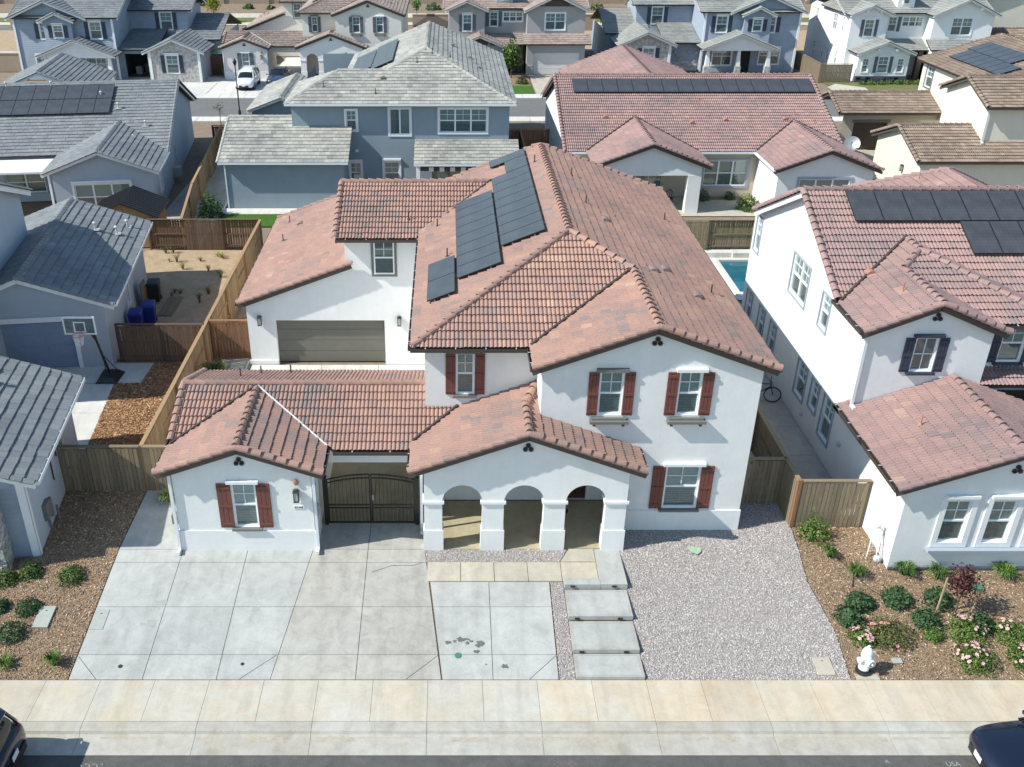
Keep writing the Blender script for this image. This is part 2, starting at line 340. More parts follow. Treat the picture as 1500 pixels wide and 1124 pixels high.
M['leaf'] = leaf_mat('leaf_mid_green', (.035,.08,.018), (.12,.21,.045)); M['leaf_d'] = leaf_mat('leaf_dark_green', (.025,.075,.03), (.085,.17,.065)); M['leaf_b'] = leaf_mat('leaf_bright_green', (.05, .11, .02), (.17, .27, .05))
M['leaf_r'] = leaf_mat('leaf_burgundy', (.045, .014, .018), (.13, .04, .04)); M['leaf_y'] = leaf_mat('leaf_yellow_green', (.16, .17, .02), (.36, .36, .06)); M['leaf_s'] = leaf_mat('leaf_olive', (.06,.085,.02), (.16,.19,.055))
M['petal'] = simple('petal_pink', (.72,.28,.32), .6); M['petal_w'] = simple('petal_pale', (.74,.47,.47), .6)
M['bark'] = simple('bark', (.12, .08, .055), .9, var=.2); M['stake'] = simple('stake_wood', (.36, .26, .16), .85, var=.15); M['hydrant'] = simple('hydrant_white', (.80, .81, .82), .4); M['rubber'] = simple('rubber_black', (.02, .02, .021), .7)
M['stone'] = simple('stone_veneer', (.42, .40, .385), .9, var=.45, scale=3.5, bump=.6, bscale=12); M['ledge'] = simple('stone_ledge_dark', (.075, .08, .095), .9, var=.4, scale=3)
M['orange'] = simple('rim_orange', (.65, .10, .07), .45); M['net'] = simple('net_cord', (.75, .76, .78), .8); M['plasticbk'] = simple('plastic_black', (.02, .02, .022), .5); M['bin_b'] = simple('bin_blue', (.015, .03, .23), .45); M['bin_k'] = simple('bin_black', (.02, .022, .025), .5)
M['navy'] = simple('car_paint_navy', (.006,.010,.024), .25, coat=.8); M['carw'] = simple('car_paint_white', (.72, .74, .76), .3, coat=.6); M['carblue'] = simple('car_paint_steel_blue', (.03, .05, .09), .25, coat=1); M['carglass'] = simple('car_glass', (.012, .015, .018), .06, spec=.7); M['tail'] = simple('tail_lamp_red', (.25, .012, .012), .2, coat=.5); M['headl'] = simple('head_lamp_clear', (.07,.085,.10), .15, coat=1); M['chrome'] = simple('chrome', (.7, .7, .7), .18, metal=1); M['plate'] = simple('plate_white', (.75, .75, .76), .5)
M['poolw'] = simple('pool_water', (.012,.12,.17), .05, spec=.6, var=.2, scale=2); M['green_lid'] = simple('valve_lid_green', (.05, .20, .13), .6); M['box_g'] = simple('utility_lid_grey', (.36, .38, .35), .85, var=.08); M['teal_um'] = simple('umbrella_green', (.42, .58, .40), .8)
M['chalk'] = simple('chalk_paint', (.30, .30, .285), .9); M['chalk_r'] = simple('spray_paint_red', (.23, .12, .115), .9); M['lantern'] = simple('lantern_bronze', (.05, .05, .048), .45); M['lglass'] = simple('lantern_glass', (.45, .47, .42), .2)
M['stain'] = simple('oil_stain', (.13, .13, .13), .9, var=.25, scale=12); M['stain_l'] = simple('damp_stain', (.34, .345, .335), .9, var=.1, scale=9); M['patch'] = simple('mineral_patch_green', (.33, .44, .30), .9, var=.2, scale=7)
# ------------------------------------------------------------------ house kit
class House:
    def __init__(s, name, label, cat='house', loc=(0, 0, 0), rz=0, wall='white', group=None, world=True, trim='trim_g', shift=None):
        s.root = thing(name, label, cat, loc, rz, group, world)
        s.M = Matrix.Identity(4) if world else Matrix.Translation(loc) @ Matrix.Rotation(rz, 4, 'Z')
        if shift:                                            # plan written elsewhere, moved here
            s.root['_w'] = 1; s.root['_c'] = [loc[0]-shift[0], loc[1]-shift[1], 0]; s.M = Matrix.Translation(shift)
        s.wallmat = wall; s.mbs = {}; s.trim = trim; s.gut = {}; s.roofs = []
    def mb(s, part, mat):
        return s.mbs.setdefault((part, mat), MB())
    def part(s, name, mb, mat, parent=None, smooth=False):
        return mb.build(name, M[mat] if isinstance(mat, str) else mat, parent or s.root, smooth)
    def box(s, name, mat, *b):
        m = MB(); m.box(*b); return s.part(name, m, mat)
    def wall(s, x0, y0, x1, y1, z0, z1, mat=None, gable=None, wins=(), holes=(), depth=.12, poly=None):
        """vertical wall; travelling (x0,y0)->(x1,y1) its outside is on the right"""
        W = Frame(x0, y0, x1, y1); mb = s.mb('wall', mat or s.wallmat); L = W.L
        hs = [(w['a0'], w['z0'], w['a1'], w['z1']) for w in wins if w.get('hole', True)] + list(holes)
        xs = sorted({0, L} | {h[0] for h in hs} | {h[2] for h in hs}); zs = sorted({z0, z1} | {h[1] for h in hs} | {h[3] for h in hs})
        for i in range(len(xs)-1):
            for k in range(len(zs)-1):
                ca, cz = (xs[i]+xs[i+1])/2, (zs[k]+zs[k+1])/2
                if any(h[0] < ca < h[2] and h[1] < cz < h[3] for h in hs): continue
                mb.quad(W.p(xs[i], zs[k]), W.p(xs[i+1], zs[k]), W.p(xs[i+1], zs[k+1]), W.p(xs[i], zs[k+1]))
        for (a, b, c, d) in hs:
            for (p, q) in (((a, b), (c, b)), ((c, b), (c, d)), ((c, d), (a, d)), ((a, d), (a, b))):
                mb.quad(W.p(*p), W.p(*q), W.p(*q, -depth), W.p(*p, -depth))
        if gable: mb.quad(W.p(0, z1), W.p(L, z1), *[W.p(a, z) for a, z in reversed(gable)])
        if poly: mb.quad(*[W.p(a, z) for a, z in poly])
        for w in wins: s.win(W, **w)
        return W
    def win(s, W, a0, z0, a1, z1, kind='hung', cols=1, trim=None, tw=.1, shut=None, sw=.33, sill=None, blind=None, head=None, hole=True, grid=True, frame='vinyl', glass='glass', cur='curtain'):
        d = -.06 if hole else .03
        fr = MB(); f = .055
        def bar(x0, y0, x1, y1, d0=d-.04, d1=d+.03): fr.obox(W.p((x0+x1)/2, (y0+y1)/2, (d0+d1)/2), W.u*(x1-x0)/2, Z3*(y1-y0)/2, W.n*(d1-d0)/2)
        bar(a0, z0, a1, z0+f); bar(a0, z1-f, a1, z1); bar(a0, z0+f, a0+f, z1-f); bar(a1-f, z0+f, a1, z1-f)
        cw = (a1-a0)/cols; zm = (z0+z1)/2
        for c in range(1, cols): bar(a0+c*cw-.05, z0+f, a0+c*cw+.05, z1-f)
        lites = []
        for c in range(cols):
            x0 = a0+c*cw+f; x1 = a0+(c+1)*cw-f
            if kind == 'hung':
                bar(x0, zm-.03, x1, zm+.03, d-.04, d+.02); lites += [(x0, z0+f, x1, zm-.03), (x0, zm+.03, x1, z1-f)]
                if grid:
                    xm = (x0+x1)/2; bar(xm-.011, zm+.03, xm+.011, z1-f, d-.02, d+.005); zq = (zm+z1)/2; bar(x0, zq-.011, x1, zq+.011, d-.02, d+.005)
            else:
                lites.append((x0, z0+f, x1, z1-f))
                if kind == 'fixed': bar((x0+x1)/2-.012, z0+f, (x0+x1)/2+.012, z1-f, d-.02, d+.005); bar(x0, zm-.012, x1, zm+.012, d-.02, d+.005)
        if kind == 'slide': pass
        fo = s.part('window', fr, frame)
        for i, (x0, y0, x1, y1) in enumerate(lites):
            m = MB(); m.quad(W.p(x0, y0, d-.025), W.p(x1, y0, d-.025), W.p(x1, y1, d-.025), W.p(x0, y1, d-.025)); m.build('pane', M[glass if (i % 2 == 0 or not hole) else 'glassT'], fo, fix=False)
        if hole:
            if blind:                                        # slatted shutters just behind the glass
                m = MB(); n = int((z1-z0)/.09); zz0 = z0 if blind == 'full' else zm
                for k in range(n):
                    z = z0 + (k+.5)*(z1-z0)/n
                    if z < zz0: continue
                    m.obox(W.p((a0+a1)/2, z, -.135), W.u*((a1-a0)/2-.05), Z3*.043+W.n*.012, W.n*.004)
                m.obox(W.p((a0+a1)/2, (z0+z1)/2, -.115), W.u*.02, Z3*((z1-z0)/2), W.n*.006)
                m.build('blind', M['blind'], fo)
            else:
                m = MB(); m.obox(W.p((a0+a1)/2, (zm+z1)/2+.05, -.2), W.u*((a1-a0)/2), Z3*((z1-z0)/4-.02), W.n*.01); m.build('blind', M[cur], fo)
            m = MB(); m.quad(W.p(a0-.3, z0-.3, -.9), W.p(a1+.3, z0-.3, -.9), W.p(a1+.3, z1+.3, -.9), W.p(a0-.3, z1+.3, -.9)); m.build('room_backdrop', M['dark'], fo, fix=False)
        if trim:
            m = MB(); t = tw; e = .045
            for (x0, y0, x1, y1) in ((a0-t, z0-t, a1+t, z0), (a0-t, z1, a1+t, z1+t), (a0-t, z0, a0, z1), (a1, z0, a1+t, z1)):
                m.obox(W.p((x0+x1)/2, (y0+y1)/2, e/2), W.u*(x1-x0)/2, Z3*(y1-y0)/2, W.n*e/2)
            m.build('window_trim', M[trim], fo)
        if head:
            m = MB(); m.obox(W.p((a0+a1)/2, z1+.09+(.1 if trim else 0), .07), W.u*((a1-a0)/2+.12), Z3*.05, W.n*.07); m.build('window_head', M[head], fo)
        if sill:
            m = MB(); m.obox(W.p((a0+a1)/2, z0-.05-(tw if trim else 0), .06), W.u*((a1-a0)/2+.1), Z3*.04, W.n*.07); m.build('window_sill', M[sill], fo)
        if shut:
            g = .10 if trim else .015
            for x0, x1 in ((a0-g-sw, a0-g), (a1+g, a1+g+sw)):
                m = MB(); b = (x1-x0)/3
                for k in range(3): m.obox(W.p(x0+(k+.5)*b, (z0+z1)/2, .03), W.u*(b/2-.006), Z3*(z1-z0)/2, W.n*.018)
                for zb in (z0+.14, (z0+z1)/2, z1-.14): m.obox(W.p((x0+x1)/2, zb, .058), W.u*((x1-x0)/2-.01), Z3*.045, W.n*.012)
                s.part('shutter', m, shut)
    def gutter(s, p, q, mat='gutter_b', out=None, brackets=True):
        p, q = Vector(p), Vector(q); d = (q-p).normalized(); o = Vector(out) if out else d.cross(Z3).normalized()
        m = MB(); L = (q-p).length; c = (p+q)/2
        for (a, z, w, h) in ((.01, -.06, .008, .06), (.07, -.118, .055, .006), (.125, -.055, .008, .065)):
            m.obox(c + o*a + Z3*z, d*L/2, o*w, Z3*h)
        for e in (p, q): m.obox(e + o*.067 + Z3*-.06, d*.006, o*.06, Z3*.055)
        go = s.part('gutter', m, mat)
        if brackets:
            mm = MB(); n = max(2, int(L/.8))
            for k in range(n): mm.obox(p + d*(L*(k+.5)/n) + o*.067 + Z3*.012, d*.012, o*.065, Z3*.006)
            bo = mm.build('gutter_bracket', M['gutter_w'], go); bo['kind'] = 'stuff'
    def pipe(s, x, y, z0, z1, mat='gutter_w', n=(0, -1)):
        m = MB(); m.box(x-.045, y-.035, z0+.12, x+.045, y+.035, z1); m.box(x-.045+n[0]*.0, y-.035+min(0, n[1])*.22, z0+.03, x+.045, y+.035+max(0, n[1])*.22, z0+.13); s.part('downspout', m, mat)
    def vent(s, W, a, z):                                     # three clay pipe ends under a gable
        m = MB(); m2 = MB(); r = .075
        for da, dz in ((0, .07), (-.085, -.07), (.085, -.07)):
            n = 12
            ring = lambda rr, d: [W.p(a+da+rr*math.cos(2*math.pi*k/n), z+dz+rr*math.sin(2*math.pi*k/n), d) for k in range(n)]
            A, B, Cc = ring(r, .002), ring(r, .055), ring(r*.72, .055); b = len(m.v)
            m.add(A+B+Cc, [(i, (i+1) % n, n+(i+1) % n, n+i) for i in range(n)] + [(n+i, n+(i+1) % n, 2*n+(i+1) % n, 2*n+i) for i in range(n)])
            m2.quad(*ring(r*.74, .02))
        o = s.part('gable_vent', m, 'vent_d'); m2.build('vent_hole', M['dark'], o, fix=False)
    def lantern(s, W, a, z):
        m = MB(); c = W.p(a, z, .13)
        for da, dn in ((-.07, -.07), (.07, -.07), (-.07, .07), (.07, .07)): m.obox(c+W.u*da+W.n*dn, W.u*.01, W.n*.01, Z3*.17)
        m.obox(c+Z3*.18, W.u*.095, W.n*.095, Z3*.015); m.obox(c+Z3*.22, W.u*.05, W.n*.05, Z3*.03); m.obox(c-Z3*.18, W.u*.085, W.n*.085, Z3*.015); m.obox(W.p(a, z+.1, .03), W.u*.05, W.n*.03, Z3*.1)
        o = s.part('wall_lantern', m, 'lantern'); g = MB(); g.obox(c, W.u*.06, W.n*.06, Z3*.155); g.build('lantern_glass', M['lglass'], o)
    def finish(s):
        for (part, mat), m in s.mbs.items():
            if m.v: m.build(part, M[mat], s.root, fix=False)
        for r in s.roofs: r.finish()

class Frame:
    def __init__(s, x0, y0, x1, y1):
        s.o = Vector((x0, y0, 0)); d = Vector((x1-x0, y1-y0, 0)); s.L = d.length; s.u = d/s.L; s.n = s.u.cross(Z3)
    def p(s, a, z, d=0): return s.o + s.u*a + s.n*d + Z3*z

CAMP = Vector((0, 0, CAMZ)); _PC, _PS = math.cos(math.radians(28.55)), math.sin(math.radians(28.55))
def in_frame(p, m=15):
    d = p.z - CAMZ; zc = p.y*_PC - d*_PS
    if zc < 1: return False
    x = 655 + 1395*p.x/zc; y = 562 - 1395*(p.y*_PS + d*_PC)/zc
    return -m < x < 1500+m and -m < y < 1124+m

def tile_shape(kind):
    """profile tile: (verts, faces) in u (across), v (up the slope), n (out of the roof)"""
    if kind == 'S' or kind == 's':
        w, L = .27, .34; seg = 4 if kind == 'S' else 2; h = .045; us = [w*i/(2*seg) for i in range(2*seg+1)]
        hh = [h*math.sin(math.pi*((i % seg)/seg))**.7 if i % seg else 0 for i in range(2*seg+1)]
        vs = [(u, 0, .052+z) for u, z in zip(us, hh)] + [(u, L+.04, .004+z*.9) for u, z in zip(us, hh)] + [(u, .006, .034+z*.9) for u, z in zip(us, hh)]; n = len(us)
        fs = [(i, i+1, n+i+1, n+i) for i in range(n-1)] + [(2*n+i, 2*n+i+1, i+1, i) for i in range(n-1)]
    else:
        w, L = .33, .37; vs = [(.004, 0, .048), (w-.004, 0, .048), (w-.004, L+.03, .006), (.004, L+.03, .006), (.004, .006, .018), (w-.004, .006, .018), (w-.004, L+.03, -.01), (.004, L+.03, -.01)]
        fs = [(0, 1, 2, 3), (4, 5, 1, 0), (1, 5, 6, 2), (4, 0, 3, 7)]
    return np.array(vs), fs, w, L
NT = 12
_tile_cache = {}
def tile_mesh(kind, mat, k):
    key = (kind, mat, k)
    if key not in _tile_cache:
        vs, fs, w, L = tile_shape(kind); me = bpy.data.meshes.new('roof_tile'); me.from_pydata([tuple(v) for v in vs], [], fs)
        a = me.attributes.new('tint', 'FLOAT', 'POINT'); a.data.foreach_set('value', [k/(NT-1)]*len(vs)); me.materials.append(M[mat]); _tile_cache[key] = me
    return _tile_cache[key]
_cap_cache = {}
def cap_mesh(kind, mat, k, r, step):
    key = (kind, mat, k, r, step)
    if key not in _cap_cache:
        m = MB(); L = step + .06
        if kind in 'Ss':
            n = 7; rings = []
            for x, rr, dz in ((0, r*1.05, .042), (L, r*.82, -.014)):
                rings.append([(x, -rr*math.cos(math.radians(-28 + 236*i/n)), rr*math.sin(math.radians(-28 + 236*i/n))*.92 + dz) for i in range(n+1)])
            inner = [(0, p[1]*.8, p[2]*.78) for p in rings[0]]
            b = n+1; m.add(rings[0]+rings[1]+inner, [(i, i+1, b+i+1, b+i) for i in range(n)] + [(i+1, i, 2*b+i, 2*b+i+1) for i in range(n)])
        else:
            w = r*1.05; prof = [(-w, -.06), (-w, -.03), (0, .045), (w, -.03), (w, -.06)]
            A = [(0, y, z+.024) for y, z in prof]; B = [(L, y*.95, z) for y, z in prof]; m.add(A+B, [(i, i+1, 5+i+1, 5+i) for i in range(4)] + [(0, 4, 3, 2, 1)])
        me = bpy.data.meshes.new('ridge_tile'); me.from_pydata(m.v, [], m.f)
        a = me.attributes.new('tint', 'FLOAT', 'POINT'); a.data.foreach_set('value', [k/(NT-1)]*len(m.v)); me.materials.append(M[mat]); _cap_cache[key] = me
    return _cap_cache[key]

class Roof:
    def __init__(s, H, mat='tile', kind='S', single=0, thick=.1, deckmat='deck', cap_single=0):
        s.H = H; s.mat = mat; s.kind = kind; s.single = single; s.thick = thick; s.deck = MB(); s.deckmat = deckmat; s.cap_single = cap_single
        s.ind = []; s.stuff = []; s.caps = []; H.roofs.append(s)
    def plane(s, *polys, zb=None, tint=0):
        P = [Vector(p) for p in polys[0]]
        n = Vector((0, 0, 0))
        for i in range(len(P)): n += P[i].cross(P[(i+1) % len(P)])
        n.normalize()
        if n.z < 0: n = -n
        up = (Z3 - n*n.z).normalized(); sn = up.z; u = up.cross(n)        # u x up = n
        if zb is None: zb = min(p[2] for q in polys for p in q)
        vs, fs, w, L = tile_shape(s.kind); nv = len(vs)
        base = Vector((P[0])); base = base + up*((zb - base.z)/sn)           # a point on the eave line
        for poly in polys:
            Q = [Vector(p) for p in poly]; c = sum(Q, Vector((0, 0, 0)))/len(Q)
            nq = Vector((0, 0, 0))
            for i in range(len(Q)): nq += Q[i].cross(Q[(i+1) % len(Q)])
            if nq.dot(n) < 0: Q.reverse()
            s.deck.prism([q - n*.035 for q in Q], -n*s.thick)
            U = [(q-base).dot(u) for q in Q]; Vv = [(q-base).dot(up) for q in Q]; m = len(Q)
            edges = [(U[i], Vv[i], U[(i+1) % m]-U[i], Vv[(i+1) % m]-Vv[i]) for i in range(m)]
            r0 = int(math.floor(min(Vv)/L)) - 1; r1 = int(max(Vv)/L) + 1; rows = []
            for r in range(r0, r1+1):
                off = (w/2 if (r % 2 and s.kind not in 'Ss') else 0)
                for k in range(int(math.floor((min(U)-off)/w)), int((max(U)-off)/w)+1): rows.append((k*w+off, r*L-.04, r, k))
            for (a, b, r, k) in rows:
                cor = ((a, b), (a+w, b), (a+w, b+L), (a, b+L))
                out = False; whole = True
                for (ex, ey, dx, dy) in edges:
                    ds = [dx*(y-ey) - dy*(x-ex) for x, y in cor]
                    if max(ds) < 0: out = True; break
                    if min(ds) < -.045*math.hypot(dx, dy): whole = False
                if out: continue
                q = base + u*a + up*b
                nz = noise.noise(Vector((k*.55 + tint, r*1.3 + .3, tint*3))); n2 = noise.noise(Vector((k*.09, r*.22, 7 + tint)))
                t = .47 + .42*nz + .35*n2 + random.gauss(0, .12); q = q + n*random.gauss(0, .003) + up*random.gauss(0, .005) + u*random.gauss(0, .003)
                t = min(1, max(0, t))
                if whole: s.ind.append((q, u, up, n, t))
                else: s.stuff.append((q, u, up, n, t, Q))
    def cap(s, p, q, r=.125, step=.37, lift=.02, up=None):
        p, q = Vector(p), Vector(q)
        if p.z > q.z: p, q = q, p
        d = (q-p); L = d.length; d /= L; up = Vector(up) if up else Z3
        y = up.cross(d).normalized(); z = d.cross(y); n = max(1, int(round(L/step)))
        st = L/n; tt = random.random()*9
        for k in range(n):
            mt = Matrix((( d.x, y.x, z.x, 0), (d.y, y.y, z.y, 0), (d.z, y.z, z.z, 0), (0, 0, 0, 1))); o = p + d*(k*st) + Z3*lift; mt.translation = o
            t = min(1, max(0, .42 + .35*noise.noise(Vector((k*.4, tt, 0))) + random.gauss(0, .13)))
            s.caps.append((mt, t, r, step, o))
    def valley(s, p, q, mat='deck', w=.075):                   # dark bar painted in for the shadowed valley gap; pale bar is metal flashing
        m = MB(); p, q = Vector(p), Vector(q); z_ = Z3*(.085 if mat != 'deck' else .115); m.beam(p + z_, q + z_, w if mat == 'deck' else .045, .03); s.H.part('valley_strip', m, mat)
    def rake(s, p, q, side, mat='fascia_b', fas=.16, caps=True):       # verge tiles and barge board along a gable edge
        p, q, sd = Vector(p), Vector(q), Vector(side).normalized()
        if caps: s.cap(p + sd*.02, q + sd*.02, lift=.015)
        m = MB(); a = p + sd*-.012 - Z3*.17; b = q + sd*-.012 - Z3*.17; m.beam(a, b, .03, fas); s.H.part('barge_board', m, mat)
    def finish(s):
        root = s.H.root; roof = s.deck.build('roof', M[s.deckmat], root)
        vs, fs, w, L = tile_shape(s.kind); nv = len(vs)
        inv = s.H.M
        if s.single:
            def key(e):
                c = inv @ (e[0] + e[1]*w/2); return (0 if in_frame(c) else 1, (c-CAMP).length)
            s.ind.sort(key=key); sel = s.ind[:s.single]; rest = s.ind[s.single:]
            for (q, u, up, n, t) in sel:
                mt = Matrix(((u.x, up.x, n.x, q.x), (u.y, up.y, n.y, q.y), (u.z, up.z, n.z, q.z), (0, 0, 0, 1)))
                link('roof_tile', tile_mesh(s.kind, s.mat, int(round(t*(NT-1)))), roof, mt)
        else: rest = s.ind
        # everything else: real geometry, one mesh
        AV = []; AF = []; AT = []; b = 0; fa = np.array([f for f in fs])
        def emit(lst):
            k = len(lst); q = np.array([e[0] for e in lst]); u = np.array([e[1] for e in lst]); up = np.array([e[2] for e in lst]); n = np.array([e[3] for e in lst]); t = np.array([e[4] for e in lst])
            P = q[:, None, :] + u[:, None, :]*vs[None, :, 0:1] + up[:, None, :]*vs[None, :, 1:2] + n[:, None, :]*vs[None, :, 2:3]
            F = (np.arange(k)*nv)[:, None, None] + fa[None]; return P.reshape(-1, 3), F.reshape(-1, 4), np.repeat(t, nv)
        bm = bmesh.new(); lay = bm.verts.layers.float.new('tint')
        if s.stuff:
            groups = {}
            for e in s.stuff: groups.setdefault(id(e[5]), []).append(e)
            for g in groups.values():
                Pv, Fv, Tv = emit(g); Q = g[0][5]; n = g[0][3]; b2 = bmesh.new(); l2 = b2.verts.layers.float.new('tint')
                bv = [b2.verts.new(p) for p in Pv]
                for v_, t_ in zip(bv, Tv): v_[l2] = t_
                for f in Fv: b2.faces.new([bv[i] for i in f])
                for i in range(len(Q)):
                    e = Q[(i+1) % len(Q)] - Q[i]
                    if e.length < 1e-5: continue
                    nrm = e.cross(n).normalized(); off = .03 if abs(e.normalized().z) < .01 else .012
                    bmesh.ops.bisect_plane(b2, geom=b2.verts[:]+b2.edges[:]+b2.faces[:], plane_co=Q[i]+nrm*off, plane_no=nrm, clear_outer=True)
                me = bpy.data.meshes.new('t'); b2.to_mesh(me); b2.free(); bm.from_mesh(me); bpy.data.meshes.remove(me)
        me = bpy.data.meshes.new('roof_tile'); 
        if rest:
            Pv, Fv, Tv = emit(rest); m2 = bpy.data.meshes.new('t2'); m2.from_pydata(Pv.tolist(), [], Fv.tolist())
            a = m2.attributes.new('tint', 'FLOAT', 'POINT'); a.data.foreach_set('value', Tv.astype(np.float32)); bm.from_mesh(m2); bpy.data.meshes.remove(m2)
        bm.to_mesh(me); bm.free(); me.materials.append(M[s.mat])
        o = link('roof_tile', me, roof); o['kind'] = 'stuff'
        if s.caps:
            s.caps.sort(key=lambda e: (0 if in_frame(inv @ e[4]) else 1, (inv @ e[4] - CAMP).length)); CV, CF, CT = [], [], []
            for i, (mt, t, r, step, o_) in enumerate(s.caps):
                cm = cap_mesh(s.kind, s.mat, int(round(t*(NT-1))), r, step)
                if i < s.cap_single: link('ridge_tile', cm, roof, mt)
                else:
                    b = len(CV); CV += [tuple(mt @ v.co) for v in cm.vertices]; CF += [tuple(b+i for i in p.vertices) for p in cm.polygons]; CT += [t]*len(cm.vertices)
            if CV:
                me = bpy.data.meshes.new('ridge_tile'); me.from_pydata(CV, [], CF); a = me.attributes.new('tint', 'FLOAT', 'POINT'); a.data.foreach_set('value', CT); me.materials.append(M[s.mat]); o = link('ridge_tile', me, roof); o['kind'] = 'stuff'

def gable_roof(R, ax, c0, c1, e0, e1, ze, slope, rakes=(True, True), rmat='fascia_b', ridge=True):
    """ax 'y': ridge runs along y from c0 to c1 between eaves x=e0 and x=e1 (ax 'x' the same turned)"""
    mid = (e0+e1)/2; zr = ze + (e1-e0)/2*slope
    P = (lambda a, b, z: (b, a, z)) if ax == 'y' else (lambda a, b, z: (a, b, z))
    R.plane([P(c0, e0, ze), P(c1, e0, ze), P(c1, mid, zr), P(c0, mid, zr)]); R.plane([P(c0, e1, ze), P(c1, e1, ze), P(c1, mid, zr), P(c0, mid, zr)])
    if ridge: R.cap(P(c0, mid, zr), P(c1, mid, zr))
    for k, c, s in ((0, c0, -1), (1, c1, 1)):
        if rakes[k]:
            sd = P(s, 0, 0)
            R.rake(P(c, e0, ze), P(c, mid, zr), sd, rmat); R.rake(P(c, e1, ze), P(c, mid, zr), sd, rmat)
    return zr

def solar(name, label, base, u, v, cells, H=None, group=None):
    """base point on roof, unit vectors u, v in the roof plane, cells (u0,v0,u1,v1)"""
    base, u, v = Vector(base), Vector(u).normalized(), Vector(v).normalized(); n = u.cross(v); n = n if n.z > 0 else -n
    x0 = min(c[0] for c in cells); y0 = min(c[1] for c in cells)
    t = thing(name, label, 'solar panels', tuple(base + u*x0 + v*y0), 0, group, True)
    rails = MB()
    for (a, b, c, d) in cells:
        ce = base + u*(a+c)/2 + v*(b+d)/2 + n*.17; hx, hy = (c-a)/2-.008, (d-b)/2-.008
        m = MB(); m.obox((0, 0, 0), (hx, 0, 0), (0, hy, 0), (0, 0, .018)); f = m
        mt = Matrix(((u.x, v.x, n.x, ce.x), (u.y, v.y, n.y, ce.y), (u.z, v.z, n.z, ce.z), (0, 0, 0, 1)))
        me = bpy.data.meshes.new('panel'); me.from_pydata(f.v, [], f.f); me.materials.append(M['solarfr'])
        o = bpy.data.objects.new('panel', me); COL.objects.link(o); o.parent = t; o.matrix_parent_inverse = Matrix.Translation(-t.location); o.matrix_basis = mt
        g = MB(); g.quad((-hx+.015, -hy+.015, .0205), (hx-.015, -hy+.015, .0205), (hx-.015, hy-.015, .0205), (-hx+.015, hy-.015, .0205)); g.build('solar_cells', M['solar'], o, fix=False)
        for q in (.25, .75):
            pa = base + u*(a+.02) + v*(b+(d-b)*q) + n*.1; pb = base + u*(c-.02) + v*(b+(d-b)*q) + n*.1; rails.beam(pa, pb, .04, .08, n)
    rails.build('mounting_rail', M['alu'], t)
    return t

def fence(label, pts, h=1.8, z=0, wood_='fence', bay=2.4, alt=True, face=1, cap=True, group='wooden yard fences', single=True, start=0):
    """boards on posts; face picks the side of the boards (1 = right of travel), alternating bay by bay if alt"""
    t = thing('wooden_fence', label, 'fence', (pts[0][0], pts[0][1], z), 0, group, True)
    vb = []
    for k in range(3):
        m = MB(); hh = h - .06 + (k-1)*.006; m.box(-.061, -.009, 0, .061, .009, hh); me = bpy.data.meshes.new('board'); me.from_pydata(m.v, [], m.f); me.materials.append(M[wood_]); vb.append(me)
    pm = MB(); pm.box(-.05, -.05, 0, .05, .05, h-.02); pme = bpy.data.meshes.new('post'); pme.from_pydata(pm.v, [], pm.f); pme.materials.append(M[wood_])
    stuff = MB()
    def put(nm, me, x, y, ang, tilt=0):
        o = link(nm, me, t); o.matrix_basis = Matrix.Translation((x, y, z)) @ Matrix.Rotation(ang, 4, 'Z') @ Matrix.Rotation(tilt, 4, 'Y')
    bi = start
    for (x0, y0), (x1, y1) in zip(pts[:-1], pts[1:]):
        d = Vector((x1-x0, y1-y0, 0)); L = d.length; d /= L; ang = math.atan2(d.y, d.x); nrm = d.cross(Z3)
        nb = max(1, round(L/bay)); bl = L/nb
        for b in range(nb):
            sgn = face*(1 if (not alt or (bi % 2 == 0)) else -1); bi += 1
            p0 = Vector((x0, y0, 0)) + d*bl*b; n = int(bl/.143); 
            put('post', pme, p0.x, p0.y, ang)
            for k in range(n):
                q = p0 + d*(.04 + (bl-.06)*(k+.5)/n) + nrm*sgn*(.062 + random.uniform(-.003, .003)); 
                if single: put('board', random.choice(vb), q.x, q.y, ang, random.gauss(0, .004))
                else: stuff.obox((q.x, q.y, z+h/2-.03), d*.066, nrm*.009, Z3*(h/2-.03))
            for zz in (.25, h*.52, h-.15):
                m = MB(); a = p0 + Z3*(z+zz) + nrm*sgn*.02; m.beam(a, a + d*bl, .04, .085); m.build('rail', M[wood_], t)
        put('post', pme, x1, y1, ang)
        if cap:
            m = MB(); a = Vector((x0, y0, z+h)); m.beam(a - d*.05, a + d*(L+.05), .15, .035); m.build('cap_rail', M[wood_], t)
    if stuff.v: o = stuff.build('board', M[wood_], t); o['kind'] = 'stuff'
    return t
# ------------------------------------------------------------------ the ground
def zg(y): return min(0, max(-.6, -.6 + .12*(y - 19.33)))
def sheet(name, polys, mat, lift=0, prof=True, kind='structure', parent=None):
    """flat polygons (x,y) laid on the ground profile"""
    m = MB()
    bm = bmesh.new()
    for poly in polys:
        bm.faces.new([bm.verts.new((x, y, 0)) for x, y in poly])
    for yc in (19.33, 24.33):
        bmesh.ops.bisect_plane(bm, geom=bm.verts[:]+bm.edges[:]+bm.faces[:], plane_co=(0, yc, 0), plane_no=(0, 1, 0))
    for v in bm.verts: v.co.z = (zg(v.co.y) if prof else 0) + lift
    bmesh.ops.recalc_face_normals(bm, faces=bm.faces)
    for f in bm.faces:
        if f.normal.z < 0: f.normal_flip()
    me = bpy.data.meshes.new(name); bm.to_mesh(me); bm.free(); me.materials.append(M[mat])
    o = link(name, me, parent)
    if kind: o['kind'] = kind
    return o
g = MB(); ys = [-260, 16.5, 17.3, 19.33, 24.33, 150, 175, 700]; zs = [-.95, -.95, -.8, -.66, -.06, -.06, 1.2, 1.4]
